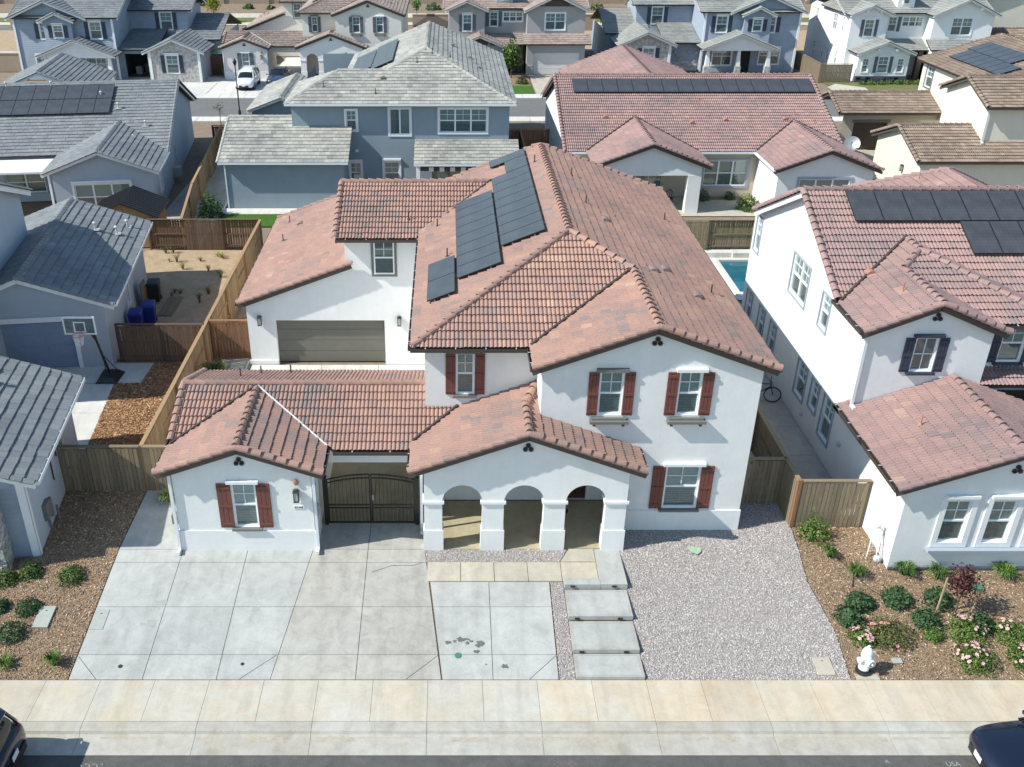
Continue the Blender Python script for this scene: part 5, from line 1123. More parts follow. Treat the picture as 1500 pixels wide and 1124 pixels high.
Gh.wall(0,0,0,19.3,0,3.1, wins=[dict(a0=2.2,z0=1,a1=3.0,z1=2.3,trim='fascia_w')]); Gh.mb('wall','grey').quad((.0,4.3,3.1),(.0,19.3,3.1),(.0,11.8,5.9)); Gh.wall(-5.9,0,0,0,0,3.1, gable=[(2.95,4.25)], wins=[dict(a0=1.2,z0=.65,a1=4.5,z1=2.25,cols=3,trim='fascia_w',tw=.14,head='fascia_w',grid=False)]); Gh.wall(-5.9,4.3,-5.9,0,0,3.1)
Gh.wall(-22,4.3,-5.9,4.3,0,3.1, wins=[dict(a0=9.0,z0=.6,a1=11.4,z1=1.95,cols=2,trim='trim_bg',grid=False),dict(a0=12.0,z0=.6,a1=14.4,z1=1.95,cols=2,trim='trim_bg',grid=False)]); Gh.wall(0,19.3,-22,19.3,0,3.1)
b = MB(); b.box(-14,.9,2.75,-6.1,4.0,2.87); Gh.part('patio_cover', b, 'fascia_w')
for x in (-13.8,-10,-6.4): b = MB(); b.box(x-.06,1.0,0,x+.06,1.12,2.75); Gh.part('patio_post', b, 'fascia_w')
b = MB(); b.tube([(.1,9,0),(.1,9,2.2)],.03,6); b.box(.02,7.5,.4,.5,8.3,1.0); Gh.part('air_conditioner', b, 'box_g')
vents(Gh, [(-4.5,10.0,5.4,'grey'),(-3.2,8.6,4.9,'grey'),(-1.2,6.6,4.13,'grey'),(-12.5,6.7,4.2,'grey'),(-1.8,5.0,3.6,'grey'),(-8.0,11.2,5.9,'grey'),(-11,11.3,5.9,'grey')])
Gh.finish()
solar('solar_array', 'dark solar panels on the slate roof of the single-storey house with white patio cover', Gh.M @ Vector((-22,3.9,3.1)), Gh.M.to_3x3() @ Vector((1,0,0)), Gh.M.to_3x3() @ Vector((0,1,.375)).normalized(), [(18.3-(k+1)*1.05, 4.35+r*1.74, 18.3-k*1.05, 6.06+r*1.74) for k in range(13) for r in range(2)])

F_ = House('neighbour_house', 'cream two-storey house with brown barrel tile roofs behind the satellite dish', loc=(36,65,0), wall='cream'); F_.ventcol = False
R = Roof(F_, 'tilebrown', 's')
gable_roof(R, 'x', 29.5, 37.6, 72.5, 77.9, 2.95, .375, rakes=(True, False)); gable_roof(R, 'x', 29.5, 46, 58.9, 66.4, 3.0, .375, rakes=(True, False)); gable_roof(R, 'x', 33.85, 48, 60.5, 67.2, 6.0, .375, rakes=(True, False))
gable_roof(R, 'y', 66.5, 77.5, 36.8, 48.8, 6.0, .3, rakes=(False, True)); R.cap((36.8,66.5,6.0),(42.8,66.5,7.8)) if False else None
F_.wall(30,73,37.4,73,0,2.95, mat='beige', holes=[(.9,0,3.5,2.15)], depth=.3); b = MB(); b.box(30.9,73.25,0,33.5,73.3,2.15); F_.part('garage_door', b, 'gdoor_br'); b = MB(); b.box(30.75,72.95,2.15,33.65,73.0,2.35); F_.part('door_trim', b, 'trim_g')
F_.wall(34.6,70.5,37.4,70.5,.2,2.9, mat='beige', holes=[(.6,.2,2.4,2.0)]); 
F_.wall(29.85,66.1,29.85,59.25,0,3.0, gable=[(3.45,4.3)]); F_.wall(29.85,59.25,46,59.25,0,3.0); W = F_.wall(34.2,66.8,34.2,60.9,0,6.0, gable=[(2.95,7.1)]); F_.wall(34.2,60.9,48,60.9,3,6.0); F_.lantern(Frame(29.85,66.1,29.85,59.25),4.6,1.9)
F_.wall(37.2,77.2,37.2,66.8,0,6.0, wins=[dict(a0=.8,z0=4.2,a1=1.9,z1=5.7,trim='trim_g')]); F_.wall(37.2,66.8,48,66.8,3,6.0); F_.wall(48,77,37.2,77,0,6)
F_.gutter((29.5,72.5,2.95),(37.6,72.5,2.95),out=(0,-1,0),brackets=False); F_.gutter((29.5,58.9,3.0),(46,58.9,3.0),out=(0,-1,0),brackets=False); F_.gutter((33.85,60.5,6.0),(48,60.5,6.0),out=(0,-1,0),brackets=False); F_.pipe(34.1,60.8,3.7,6.0)
F_.finish()
solar('solar_array', 'dark solar panels on the brown tile roof at the far right edge', (36.8,66.5,6.0), (0,1,0), Vector((6,0,1.8)).normalized(), [(1.6+k*1.05,1.4,2.63+k*1.05,3.0) for k in range(7)]+[(3.2+k*1.05,3.02,4.23+k*1.05,4.7) for k in range(6)])

# ------------------------------------------------------------------ houses across the second street
B = House('far_house', 'pale cream house with tan tile roof and triple-arched porch across the street', loc=(-13.2,106.6,0), wall='creamB', shift=(-14.2,76.6,0))
R = Roof(B, 'tantile', 's'); B.shut = 'shut_g'; B.gd = 'gdoor_w'; B.main = False
spanish(B, R); B.finish()
solar('solar_array', 'dark solar panels at the top of the pale cream arched-porch house', (-15.3,103.2,6.1), (0,1,0), Vector((1,0,.4)).normalized(), [(3.2+k*1.02,1.3,4.2+k*1.02,2.95) for k in range(6)]+[(4.6+k*1.02,3.0,5.6+k*1.02,4.65) for k in range(6)])

def craftsman(label, sx, ox, oy, wall, tile, stone, door_open):
    X = lambda x: sx*x + ox
    Hh = House('far_house', label, loc=(X(-34), 104+oy, 0), wall=wall); Hh.ventcol = False; R = Roof(Hh, tile, 'F')
    def wl(x0, x1, y, z0, z1, **k):                       # a front wall from x0 to x1, mirrored if need be
        a, b = (X(x0), X(x1)) if sx > 0 else (X(x1), X(x0))
        if sx < 0:
            Lw = b-a; k['wins'] = [dict(w, a0=Lw-w['a1'], a1=Lw-w['a0']) for w in k.get('wins', ())]; k['holes'] = [(Lw-h[2], h[1], Lw-h[0], h[3]) for h in k.get('holes', ())]
            if 'gable' in k: k['gable'] = [(Lw-g_[0], g_[1]) for g_ in k['gable']][::-1]
        return Hh.wall(a, y+oy, b, y+oy, z0, z1, **k)
    def side(x, y0, y1, z0, z1, out, **k):                # a side wall facing out (+1 = away from the street door side)
        if out*sx > 0: return Hh.wall(X(x), y0+oy, X(x), y1+oy, z0, z1, **k)
        return Hh.wall(X(x), y1+oy, X(x), y0+oy, z0, z1, **k)
    def box(nm, mt, x0, y0, z0, x1, y1, z1): Hh.box(nm, mt, min(X(x0),X(x1)), y0+oy, z0, max(X(x0),X(x1)), y1+oy, z1)
    sh = dict(shut='shut_n', sw=.42, trim='fascia_w', tw=.09, head='fascia_w')
    wl(-43.2,-33.3,100.5,0,6.1, wins=[dict(a0=2.5,z0=4.0,a1=3.55,z1=5.5,**sh), dict(a0=7.5,z0=4.0,a1=8.6,z1=5.6,**sh), dict(a0=1.6,z0=.8,a1=3.7,z1=2.5,cols=2,trim='fascia_w'), dict(a0=6.6,z0=.7,a1=8.6,z1=2.5,cols=2,trim='fascia_w')], holes=[(4.6,0,5.7,2.3)])
    box('front_door', 'dark', -38.6,100.7,0,-37.5,100.75,2.3)
    side(-33.3,100.5,106,0,6.1,1); side(-43.2,100.5,112,0,6.1,-1); wl(-33.3,-27.2,106,2.5,6.1, wins=[dict(a0=3.2,z0=4.1,a1=4.4,z1=5.8,**sh)]); side(-27.2,106,112,0,6.1,1)
    # bump-out with its own little gable
    wl(-40.1,-37.3,99.95,2.9,5.85, gable=[(1.4,6.7)], wins=[dict(a0=.95,z0=4.2,a1=1.85,z1=5.35,**sh)]); side(-37.3,99.95,100.5,2.9,5.85,1); side(-40.1,99.95,100.5,2.9,5.85,-1)
    gable_roof(R,'y',99.5+oy,104+oy,min(X(-40.5),X(-36.9)),max(X(-40.5),X(-36.9)),5.8,.45,rakes=(True,False),rmat='fascia_w')
    gable_roof(R,'y',100.0+oy,112+oy,min(X(-43.8),X(-35.8)),max(X(-43.8),X(-35.8)),6.0,.42,rakes=(True,True),rmat='fascia_w'); Hh.mb('wall',wall).quad((X(-43.2),100.5+oy,6.1),(X(-36.4),100.5+oy,6.1),(X(-39.8),100.5+oy,7.55))
    gable_roof(R,'x',min(X(-43.5),X(-32.7)),max(X(-43.5),X(-32.7)),100.05+oy,112+oy,6.05,.38,rmat='fascia_w'); Hh.mb('wall',wall).quad((X(-33.3),100.6+oy,6.1),(X(-33.3),111.5+oy,6.1),(X(-33.3),106+oy,8.2))
    gable_roof(R,'x',min(X(-34),X(-26.6)),max(X(-34),X(-26.6)),105.5+oy,112.5+oy,6.1,.38,rmat='fascia_w')
    R.plane([(X(-33.2),100.6+oy,2.95),(X(-29.4),100.6+oy,2.95),(X(-29.4),105.95+oy,4.2),(X(-33.2),105.95+oy,4.2)]); R.plane([(X(-28.5),104+oy,3.4),(X(-23.6),104+oy,3.4),(X(-23.6),110+oy,5.2),(X(-28.5),110+oy,5.2)]); R.plane([(X(-28.5),116+oy,3.4),(X(-23.6),116+oy,3.4),(X(-23.6),110+oy,5.2),(X(-28.5),110+oy,5.2)])
    side(-23.9,104.3,115.5,0,3.4,1); wl(-28.5,-23.9,104.4,0,3.4)
    if door_open:
        wl(-33.3,-29.6,101.2,0,2.95,holes=[(.4,0,3.5,2.45)],depth=.3); box('garage_interior','dark',-33.2,104.5,0,-29.7,104.6,2.9); box('garage_interior','dark',-33.2,101.6,0,-33.1,104.5,2.9)
        for k in range(3): box('garage_clutter',('box_g','gutter_b','bin_k')[k],-32.6+k*1.0,103.4,.02,-32.0+k*1.0,104.2,.8+.3*k)
        dd = MB(); [dd.box(min(X(-32.8),X(-29.9)), 101.55+oy+.5*k, 2.42, max(X(-32.8),X(-29.9)), 101.6+oy+.5*k, 2.5) for k in range(3)]; Hh.part('door_rail', dd, 'iron')
    else:
        wl(-33.3,-29.6,101.2,0,2.95); 
        random.seed(5); st = MB(); st.box(min(X(-33.25),X(-29.65)),101.1+oy,.0,max(X(-33.25),X(-29.65)),101.19+oy,1.0); so = Hh.part('stone_wall', st, 'stone')
        for k in range(14): q = MB(); x = -33.2+random.random()*3.2; z = .1+random.random()*1.9; q.box(min(X(x),X(x+.35)),101.04+oy,z,max(X(x),X(x+.35)),101.17+oy,z+.16); q.build('stone', M['stone'], so)
    # stone-fronted gable
    wl(-30.0,-24.7,99.4,0,3.0,gable=[(2.65,4.3)],mat=stone if stone else wall,wins=[dict(a0=1.8,z0=.9,a1=3.0,z1=2.6,**sh)]); side(-24.7,99.4,108,0,3.0,1); side(-30.0,99.4,106,0,3.0,-1)
    gable_roof(R,'y',98.9+oy,108+oy,min(X(-30.4),X(-24.2)),max(X(-30.4),X(-24.2)),2.95,.42,rakes=(True,False),rmat='fascia_w')
    box('corner_board','fascia_w',-29.9,99.3,0,-29.65,99.38,3.0); box('corner_board','fascia_w',-25.0,99.3,0,-24.75,99.38,3.0); box('corner_board','fascia_w',-33.5,100.4,0,-33.3,100.49,6.1); box('corner_board','fascia_w',-43.3,100.4,0,-43.1,100.49,6.1)
    # porch
    gable_roof(R,'y',98.0+oy,101+oy,min(X(-40.7),X(-32.8)),max(X(-40.7),X(-32.8)),2.75,.38,rakes=(True,False),rmat='fascia_w'); wl(-40.3,-33.2,98.35,2.5,2.8,gable=[(3.55,4.1)],mat='whiteL')
    for x in (-39.9,-36.8,-33.6):
        c = MB(); xx = X(x); c.box(xx-.3,98.3+oy,0,xx+.3,98.9+oy,.95); cb = Hh.part('porch_column', c, 'stone'); c = MB(); c.add([(xx-.22,98.38+oy,.95),(xx+.22,98.38+oy,.95),(xx+.22,98.82+oy,.95),(xx-.22,98.82+oy,.95),(xx-.13,98.47+oy,2.6),(xx+.13,98.47+oy,2.6),(xx+.13,98.73+oy,2.6),(xx-.13,98.73+oy,2.6)],[(0,1,5,4),(1,2,6,5),(2,3,7,6),(3,0,4,7),(4,5,6,7)]); c.build('column_shaft', M['fascia_w'], cb)
    Hh.finish()
craftsman('blue-grey lap-sided house with white-trimmed gables, navy shutters and an open dark garage', 1, 0, 0, 'sidblue', 'slate', 'stone', True)
craftsman('blue lap-sided house with white porch columns behind the rose tile roof ridge', -1, -6.6, 4.3, 'sidblue', 'palegrey', 'stone', False)
solar('solar_array', 'dark solar panel patch on the pale grey roof of the blue lap-sided house', (24.5,104.5,6.2), (1,0,0), Vector((0,1,.38)).normalized(), [(1+k*1.05,2.2,2.02+k*1.05,4.0) for k in range(5)])

def traditional(label, ox, oy, wall, tile, gd, shut, ledge):
    Hh = House('far_house', label, loc=(8+ox,108+oy,0), wall=wall); Hh.ventcol = False; R = Roof(Hh, tile, 'F'); x = lambda v: v+ox; y = lambda v: v+oy
    sh = dict(shut=shut, sw=.32, trim='fascia_w', tw=.08, head='fascia_w'); t = dict(trim='fascia_w', tw=.12)
    Hh.wall(x(.2),y(105),x(3.9),y(105),0,6.3,gable=[(1.85,7.1)],wins=[dict(a0=1.45,z0=4.1,a1=2.35,z1=5.7,**sh)]); Hh.wall(x(.2),y(117),x(.2),y(105),0,6.3,wins=[dict(a0=2,z0=4.3,a1=2.6,z1=5.6,trim='fascia_w'),dict(a0=7.2,z0=4.2,a1=8.4,z1=5.7,cols=2,trim='fascia_w'),dict(a0=9.8,z0=4.2,a1=10.3,z1=5.7,trim='fascia_w'),dict(a0=2.5,z0=1,a1=3.1,z1=2.3),dict(a0=5.2,z0=1,a1=5.7,z1=2.3),dict(a0=6.8,z0=1,a1=7.3,z1=2.3),dict(a0=9.3,z0=1,a1=9.8,z1=2.3)])
    Hh.wall(x(3.9),y(105),x(3.9),y(106.2),0,6.3); Hh.wall(x(3.9),y(106.2),x(8.3),y(106.2),3.2,6.3,wins=[dict(a0=.6,z0=4.4,a1=1.4,z1=5.8,**sh),dict(a0=2.0,z0=4.9,a1=4.0,z1=5.8,cols=3,trim='fascia_w')])
    Hh.wall(x(8.3),y(106.2),x(8.3),y(104.6),0,6.3); Hh.wall(x(8.3),y(104.6),x(14.3),y(104.6),0,6.3,gable=[(3.0,7.7)],wins=[dict(a0=1.9,z0=4.3,a1=3.9,z1=5.9,cols=2,**t)]); Hh.wall(x(14.3),y(104.6),x(14.3),y(117),0,6.3); Hh.wall(x(14.3),y(117),x(.2),y(117),0,6.3)
    gable_roof(R,'y',y(104.5),y(113),x(-.2),x(4.3),6.2,.42,rakes=(True,False),rmat='fascia_w'); gable_roof(R,'y',y(104.1),y(113),x(7.9),x(14.7),6.2,.46,rakes=(True,False),rmat='fascia_w'); gable_roof(R,'x',x(-.3),x(14.8),y(105.6),y(117.6),6.25,.36,rmat='fascia_w')
    Hh.box('dormer',wall,x(5.2),y(106.6),6.5,x(6.9),y(110),8.1); gable_roof(R,'y',y(106.3),y(110),x(5.0),x(7.1),8.05,.45,rakes=(True,False),rmat='fascia_w'); Hh.win(Frame(x(5.2),y(106.6),x(6.9),y(106.6)),.55,7.0,1.15,7.8,hole=False,trim='fascia_w')
    # low gable wing
    Hh.wall(x(.8),y(102.9),x(5.9),y(102.9),0,2.9,gable=[(2.55,3.95)],wins=([dict(a0=2.05,z0=.95,a1=3.05,z1=2.5,**sh),dict(a0=.5,z0=1.0,a1=1.1,z1=2.3,trim='fascia_w'),dict(a0=4.0,z0=1.0,a1=4.6,z1=2.3,trim='fascia_w')] if ledge else [dict(a0=3.1,z0=.9,a1=4.0,z1=2.4,trim='fascia_w'),])); Hh.wall(x(.8),y(106),x(.8),y(102.9),0,2.9); Hh.wall(x(5.9),y(102.9),x(5.9),y(106.2),0,2.9)
    if ledge:
        q = Hh.box('stone_base','ledge',x(.75),y(102.8),0,x(5.95),y(102.9),.62); random.seed(4)
        for k in range(24): b = MB(); xx = x(.8)+random.random()*4.7; zz = random.choice((.05,.2,.35,.48)); b.box(xx,y(102.76),zz,xx+.4,y(102.81),zz+.12); b.build('stone', M['ledge'], q)
    else: Hh.mb('gable_shingle','gdoor_br').quad((x(1.3),y(102.87),3.0),(x(5.4),y(102.87),3.0),(x(3.35),y(102.87),3.9)); Hh.mb('gable_shingle','gdoor_br').quad((x(9.3),y(104.57),6.55),(x(13.3),y(104.57),6.55),(x(11.3),y(104.57),7.5))
    gable_roof(R,'y',y(102.4),y(105.5),x(.4),x(6.3),2.85,.4,rakes=(True,False),rmat='fascia_w')
    for gx,gy,gz in ((1.5,104.5,6.6),(2.9,104.5,6.6),(9.9,104.1,6.9),(12.7,104.1,6.9),(2.5,102.4,3.3),(4.3,102.4,3.3)): Hh.box('outlooker','fascia_w' if ledge else 'trim_g',x(gx)-.12,y(gy)+.05,gz-.2,x(gx)+.12,y(gy)+.5,gz)
    # garage skirt roof, garage
    R.plane([(x(7.9),y(103.0),3.1),(x(14.9),y(103.0),3.1),(x(14.9),y(104.55),3.9),(x(7.9),y(104.55),3.9)]); R.plane([(x(4.5),y(104.2),2.9),(x(8.2),y(104.2),2.9),(x(8.2),y(106.1),3.7),(x(4.5),y(106.1),3.7)])
    Hh.wall(x(8.3),y(103.4),x(14.3),y(103.4),0,3.1,holes=[(.7,0,5.5,2.2)],depth=.2); Hh.wall(x(8.3),y(106),x(8.3),y(103.4),0,3.1); Hh.wall(x(14.3),y(103.4),x(14.3),y(104.6),0,3.1)
    gdo = Hh.box('garage_door',gd,x(9.0),y(103.55),0,x(13.8),y(103.6),2.2)
    for r in range(4): b = MB(); b.box(x(9.05),y(103.53),.04+r*.54,x(13.75),y(103.55),.54+r*.54); b.build('door_panel', M[gd], gdo)
    Hh.wall(x(3.9),y(106.6),x(8.3),y(106.6),0,3.3,holes=[(1.6,0,2.7,2.3)]); Hh.box('front_door','door',x(5.5),y(106.8),0,x(6.6),y(106.85),2.3); Hh.box('porch_pillar','gdoor_br',x(7.4),y(104.4),0,x(7.9),y(104.9),2.9); Hh.box('stone_base','stone',x(8.25),y(103.3),0,x(8.95),y(103.395),.9); Hh.box('stone_base','stone',x(13.85),y(103.3),0,x(14.35),y(103.395),.9)
    Hh.finish()
traditional('taupe-grey two-storey house with a white garage door and tan roof across the street', 0, 0, 'taupe', 'tantile', 'gdoor_w', 'shut_g', False)
traditional('white two-storey house with dark stone base and pale grey roof at the far right', 40.4, -3.6, 'whiteL', 'palegrey', 'gdoor_w', 'shut_g', True)
solar('solar_array', 'black solar panel block on the white two-storey house at the far right', (40.0,102,6.25), (1,0,0), Vector((0,1,.36)).normalized(), [(.6+k*1.05,3.4,1.62+k*1.05,5.1) for k in range(5)]+[(.6+k*1.05,5.12,1.62+k*1.05,6.8) for k in range(5)])
# edge houses, cut by the frame
N = House('far_house', 'cream house with brown roof cut by the upper right edge', loc=(60,110,0), wall='cream'); R = Roof(N, 'tilebrown', 's')
gable_roof(R,'x',55.6,66,100,107,3.2,.38,rakes=(True,False)); N.wall(56,100.4,66,100.4,0,3.2); gable_roof(R,'y',112,124,57,68,6,.38); N.wall(57.4,112.4,67.6,112.4,0,6,gable=[(5.1,7.9)]); N.wall(57.4,124,57.4,112.4,0,6); N.finish()
# ------------------------------------------------------------------ second street and far ground
def rect(x0, y0, x1, y1): return [(x0,y0),(x1,y0),(x1,y1),(x0,y1)]
def flat(name, polys, mat, z, kind='structure', parent=None): return sheet(name, polys, mat, lift=z, prof=False, kind=kind, parent=parent)
flat('road', [rect(-120,84.2,120,91.7)], 'asphalt2', -.02)
fs = tag(bpy.data.objects.new('pavement', None), kind='structure'); COL.objects.link(fs)
for k in range(-24, 26):
    for (a, b) in ((82.5,84.15),(91.75,93.5)): slab(fs, rect(k*2.4, a, k*2.4+2.38, b), 'conc_l', lift=.04, prof=False, th=.12)
fd = tag(bpy.data.objects.new('driveway', None), kind='structure'); COL.objects.link(fd)
for (x0, x1, y1) in ((-33.5,-29.8,101.3),(-29.4,-23.2,98.9),(-23,-19.6,100.6),(-19.5,-16.2,100.8),(-16.1,-14.5,103),(8.6,11.4,103.3),(11.5,14.4,103.3)):
    yy = 93.55
    while yy < y1 - .3: y2 = min(yy+3.2, y1); slab(fd, rect(x0, yy, x1, y2), 'conc_l' if x0 < 0 else 'conc_y', lift=.01, prof=False); yy = y2
flat('court_floor', [rect(-34,93.5,-14.3,102.2)], 'conc_l', -.012); flat('court_floor', [rect(-18.4,102.2,-14.9,113.5)], 'conc_l', .0)
flat('lawn', [rect(2.0,93.7,8.4,97.6)], 'grass', .02); flat('planting_bed', [rect(2.0,97.6,8.4,102.8)], 'mulch', .015); flat('planting_bed', [rect(38,93.6,60,99.2)], 'turf', .012); flat('front_walk', [[(37.5,93.6),(40.8,93.6),(41.3,96.6),(39,98.4),(37.6,96.8)]], 'conc_s', .03); flat('lawn', [rect(-14.0,55.4,-7.2,57.75)], 'grass', .02); flat('patio', [rect(-14.4,57.75,-5.8,58.88)], 'conc_l', .025); flat('side_path', [[(-15.0,52.2),(-14.2,52.2),(-14.2,66),(-16.5,66)]], 'conc_w', .015)
flat('patio', [rect(13.5,57.4,20.1,61.35),[(8.9,57.4),(13.5,57.4),(13.5,61.3),(8.9,61.3)]], 'conc_y', .0); flat('lawn', [rect(12.6,53.2,18.6,55.6)], 'grass', .02); flat('planting_bed', [rect(16.2,60.7,20.1,61.35)], 'mulch', .02); flat('court_floor', [rect(26.5,60,30,82)], 'conc_y', .0); flat('court_floor', [rect(30,70,38,73)], 'conc_y', .005)
flat('side_path', [rect(-17.9,56,-15.6,76)], 'conc_w', .01)
flat('far_path', [rect(-200,138.6,200,141.4),rect(-200,146,200,150.5)], 'conc_s', .0); flat('verge', [rect(-200,141.4,200,146)], 'turf', .0); flat('back_yards', [rect(-200,118,200,134)], 'dirt', -.02); flat('shrub_bank', [rect(-200,150.5,200,158.4)], 'mulch', -.01)
wl = thing('boundary_wall', 'long tan block wall with pilasters behind the shrub bank at the top of the photo', 'wall', (0,158.6,0), world=True)
m = MB(); m.box(-160,158.5,-.1,160,158.8,3.4); m.build('wall_face', M['tanwall'], wl)
for k in range(-22, 23): m = MB(); m.box(k*7-.35,158.3,-.1,k*7+.35,158.9,3.6); m.build('pilaster', M['tanwall'], wl)
for k, (a, b) in enumerate(((-58,-44),(-24.5,-14),(-4.6,1.6),(15.5,19.5),(38,41.5),(55.5,80))):
    t = thing('garden_wall', 'low tan rear yard wall in the %s gap between the far houses' % ('first','second','third','fourth','fifth','sixth')[k], 'wall', ((a+b)/2,134,0), world=True, group='tan rear yard walls'); m = MB(); m.box(a,133.9,0,b,134.1,1.9); m.build('wall_face', M['tanwall'], t); m = MB(); m.box(a,133.85,1.9,b,134.15,2.0); m.build('wall_cap', M['tanwall'], t)

flat('side_road', [rect(-120,126,-46.5,137)], 'asphalt2', -.03); t = thing('garden_wall','tan side yard wall at the left edge beside the open-garage house','wall',(-50,105,0),world=True); m = MB(); m.box(-60,104.9,0,-44.4,105.1,1.8); m.build('wall_face', M['tanwall'], t); m = MB(); m.box(-60,104.85,1.8,-44.4,105.15,1.9); m.build('wall_cap', M['tanwall'], t)
flat('side_yard', [rect(-60,105.2,-44,126)], 'conc_s', -.03)
# ------------------------------------------------------------------ fences
random.seed(21)
fence('long cedar fence between the white house and the left neighbour, running straight back', [(-10.52,27.72),(-10.52,51.4)], wood_='fence')
fence('dark weathered fence panel closing the left side passage behind the bark bed', [(-13.42,27.66),(-10.62,27.66)], wood_='fence_d', alt=False, face=1)
fence('short weathered fence panel between the casita corner and the long cedar fence', [(-10.42,27.66),(-8.6,27.66)], wood_='fence_d', alt=False, face=1)
fence('dark brown fence in front of the blue bins of the left side yard', [(-14.4,37.55),(-10.6,37.55)], wood_='fence_br', alt=False, face=1)
fence('sunlit orange-brown fence panel beside the olive garage door', [(-10.42,37.95),(-8.65,37.95)], wood_='fence_r', alt=False, face=1)
fence('dark brown fence with framed bays at the back of the sandy yard', [(-16.9,51.5),(-10.6,51.5)], wood_='fence_br', face=-1)
fence('pale cedar fence between the slate-roofed house and the buff-roofed house', [(-15.0,51.6),(-16.0,58.4),(-17.3,73.2)], wood_='fence', face=1)
fence('dark fence closing the gap at the street end beside the slate-roofed house', [(-18.0,73.5),(-14.4,73.5)], wood_='fence_br', alt=False)
fence('sunlit fence panel with redwood end post beside the bright green bush', [(11.5,25.58),(13.7,25.58)], wood_='fence_d', alt=False, face=1)
fence('side fence running back along the concrete passage right of the white house', [(11.42,25.6),(11.42,44.0)], wood_='fence_d', face=-1)
m = MB(); m.box(11.36,25.5,0,11.48,25.62,1.86); q = tag(m.build('gate_post', M['fence_r']), 'reddish redwood post at the corner of the sunlit fence panel', 'post')
fence('shaded fence panel across the gravel passage at the right corner of the white house', [(9.64,26.9),(11.36,26.9)], wood_='fence_d', alt=False, face=1)
fence('weathered fence behind the swimming pool', [(9.8,51.4),(17.3,51.4)], wood_='fence_d', face=-1, start=0)
fence('brown fence across the gap left of the rose-roofed long house', [(4.6,72.4),(7.7,72.4)], wood_='fence_r', alt=False)
fence('brown fence running back between the buff-roofed and rose-roofed houses', [(5.5,60),(5.5,72.3)], wood_='fence_br')
fence('weathered fence panels at the left corner of the white house with stone base', [(37.6,107),(37.6,99.3),(40.7,99.3)], wood_='fence_d', alt=False, single=False)
fence('short tan fence panel between the taupe house and the blue lap-sided house', [(16.6,104.2),(18.6,104.2)], wood_='fence', alt=False, single=False)
fence('dark and brown gate fence between the open-garage house and the cream arched house', [(-25.0,103.5),(-22.9,103.5)], wood_='fence_br', alt=False, single=False)

# ------------------------------------------------------------------ planting
def leaves(name, pts, mat, parent, size=(.04,.08), asp=.45, flat_=.0):
    """pts: (position, outward normal); one small folded leaf each"""
    VV, FF, TT = [], [], []; b = 0
    for p, n in pts:
        s = random.uniform(*size); n = (n + Vector((random.gauss(0,.45),random.gauss(0,.45),random.gauss(0,.35)))).normalized()
        d = n.cross(Vector((random.gauss(0,1),random.gauss(0,1),random.gauss(0,1)))).normalized(); d = (d + n*.35 - Z3*.1).normalized(); c = n.cross(d).normalized(); t = random.random()
        VV += [tuple(p), tuple(p + d*s*.5 + c*s*asp + n*s*.08), tuple(p + d*s), tuple(p + d*s*.5 - c*s*asp + n*s*.08)]; FF.append((b,b+1,b+2,b+3)); TT += [t]*4; b += 4
    me = bpy.data.meshes.new(name); me.from_pydata(VV, [], FF); a = me.attributes.new('tint','FLOAT','POINT'); a.data.foreach_set('value', TT); me.materials.append(M[mat]); return link(name, me, parent)
def mound(R_, h, n, inner=.55, lump=.3, seed=0, z0=.0):
    out = []
    for _ in range(n):
        th = math.acos(random.uniform(-.15, 1)); ph = random.random()*6.283; d = Vector((math.sin(th)*math.cos(ph), math.sin(th)*math.sin(ph), math.cos(th)))
        q = (1 + lump*noise.noise(d*2.3 + Vector((seed,seed*1.3,0)))) * (inner + (1-inner)*random.random()**.5)
        out.append((Vector((d.x*R_*q, d.y*R_*q, max(.02, z0 + (d.z*h)*q))), d))
    return out
def shrub(name, label, cat, x, y, r, h, n, mat, size=(.04,.09), group=None, stems=5, flowers=0, fmat='petal', lump=.35, z=None, inner=.5, asp=.45):
    z = zg(y) - .01 if z is None else z
    t = thing(name, label, cat, (x,y,z), 0, group); leaves('foliage', mound(r,h,n,inner,lump,x*3+y), mat, t, size, asp)
    m = MB()
    for k in range(stems): a = random.random()*6.28; m.tube([(0,0,-.02),(r*.35*math.cos(a),r*.35*math.sin(a),h*.5),(r*.6*math.cos(a),r*.6*math.sin(a),h*.85)],.012,5,.005)
    m.build('stem', M['bark'], t)
    if flowers:
        fms = []
        for k in range(4):
            f = MB()
            for ring, (rr, zz, nn_) in enumerate(((.055,.0,6),(.03,.025,4))):
                for j in range(nn_):
                    a = 6.283*j/nn_ + ring*.5 + k; f.quad((0,0,.004),(rr*math.cos(a-.45),rr*math.sin(a-.45),zz+.015),(rr*1.2*math.cos(a),rr*1.2*math.sin(a),zz+.028),(rr*math.cos(a+.45),rr*math.sin(a+.45),zz+.015))
            me = bpy.data.meshes.new('blossom'); me.from_pydata(f.v,[],f.f); me.materials.append(M[fmat]); fms.append(me)
        for k in range(flowers):
            cl = random.random()*6.28 if k % 4 == 0 else cl + random.gauss(0,.25); th = random.uniform(.1,1.25) if k % 4 == 0 else min(1.4, max(0, th + random.gauss(0,.2))); d = Vector((math.sin(th)*math.cos(cl), math.sin(th)*math.sin(cl), math.cos(th)))
            o = link('blossom', random.choice(fms), t); q = d.to_track_quat('Z','Y'); o.matrix_basis = Matrix.Translation((d.x*r*1.02,d.y*r*1.02,d.z*h*1.02+.02)) @ q.to_matrix().to_4x4() @ Matrix.Scale(random.uniform(.5,.9),4)
    return t
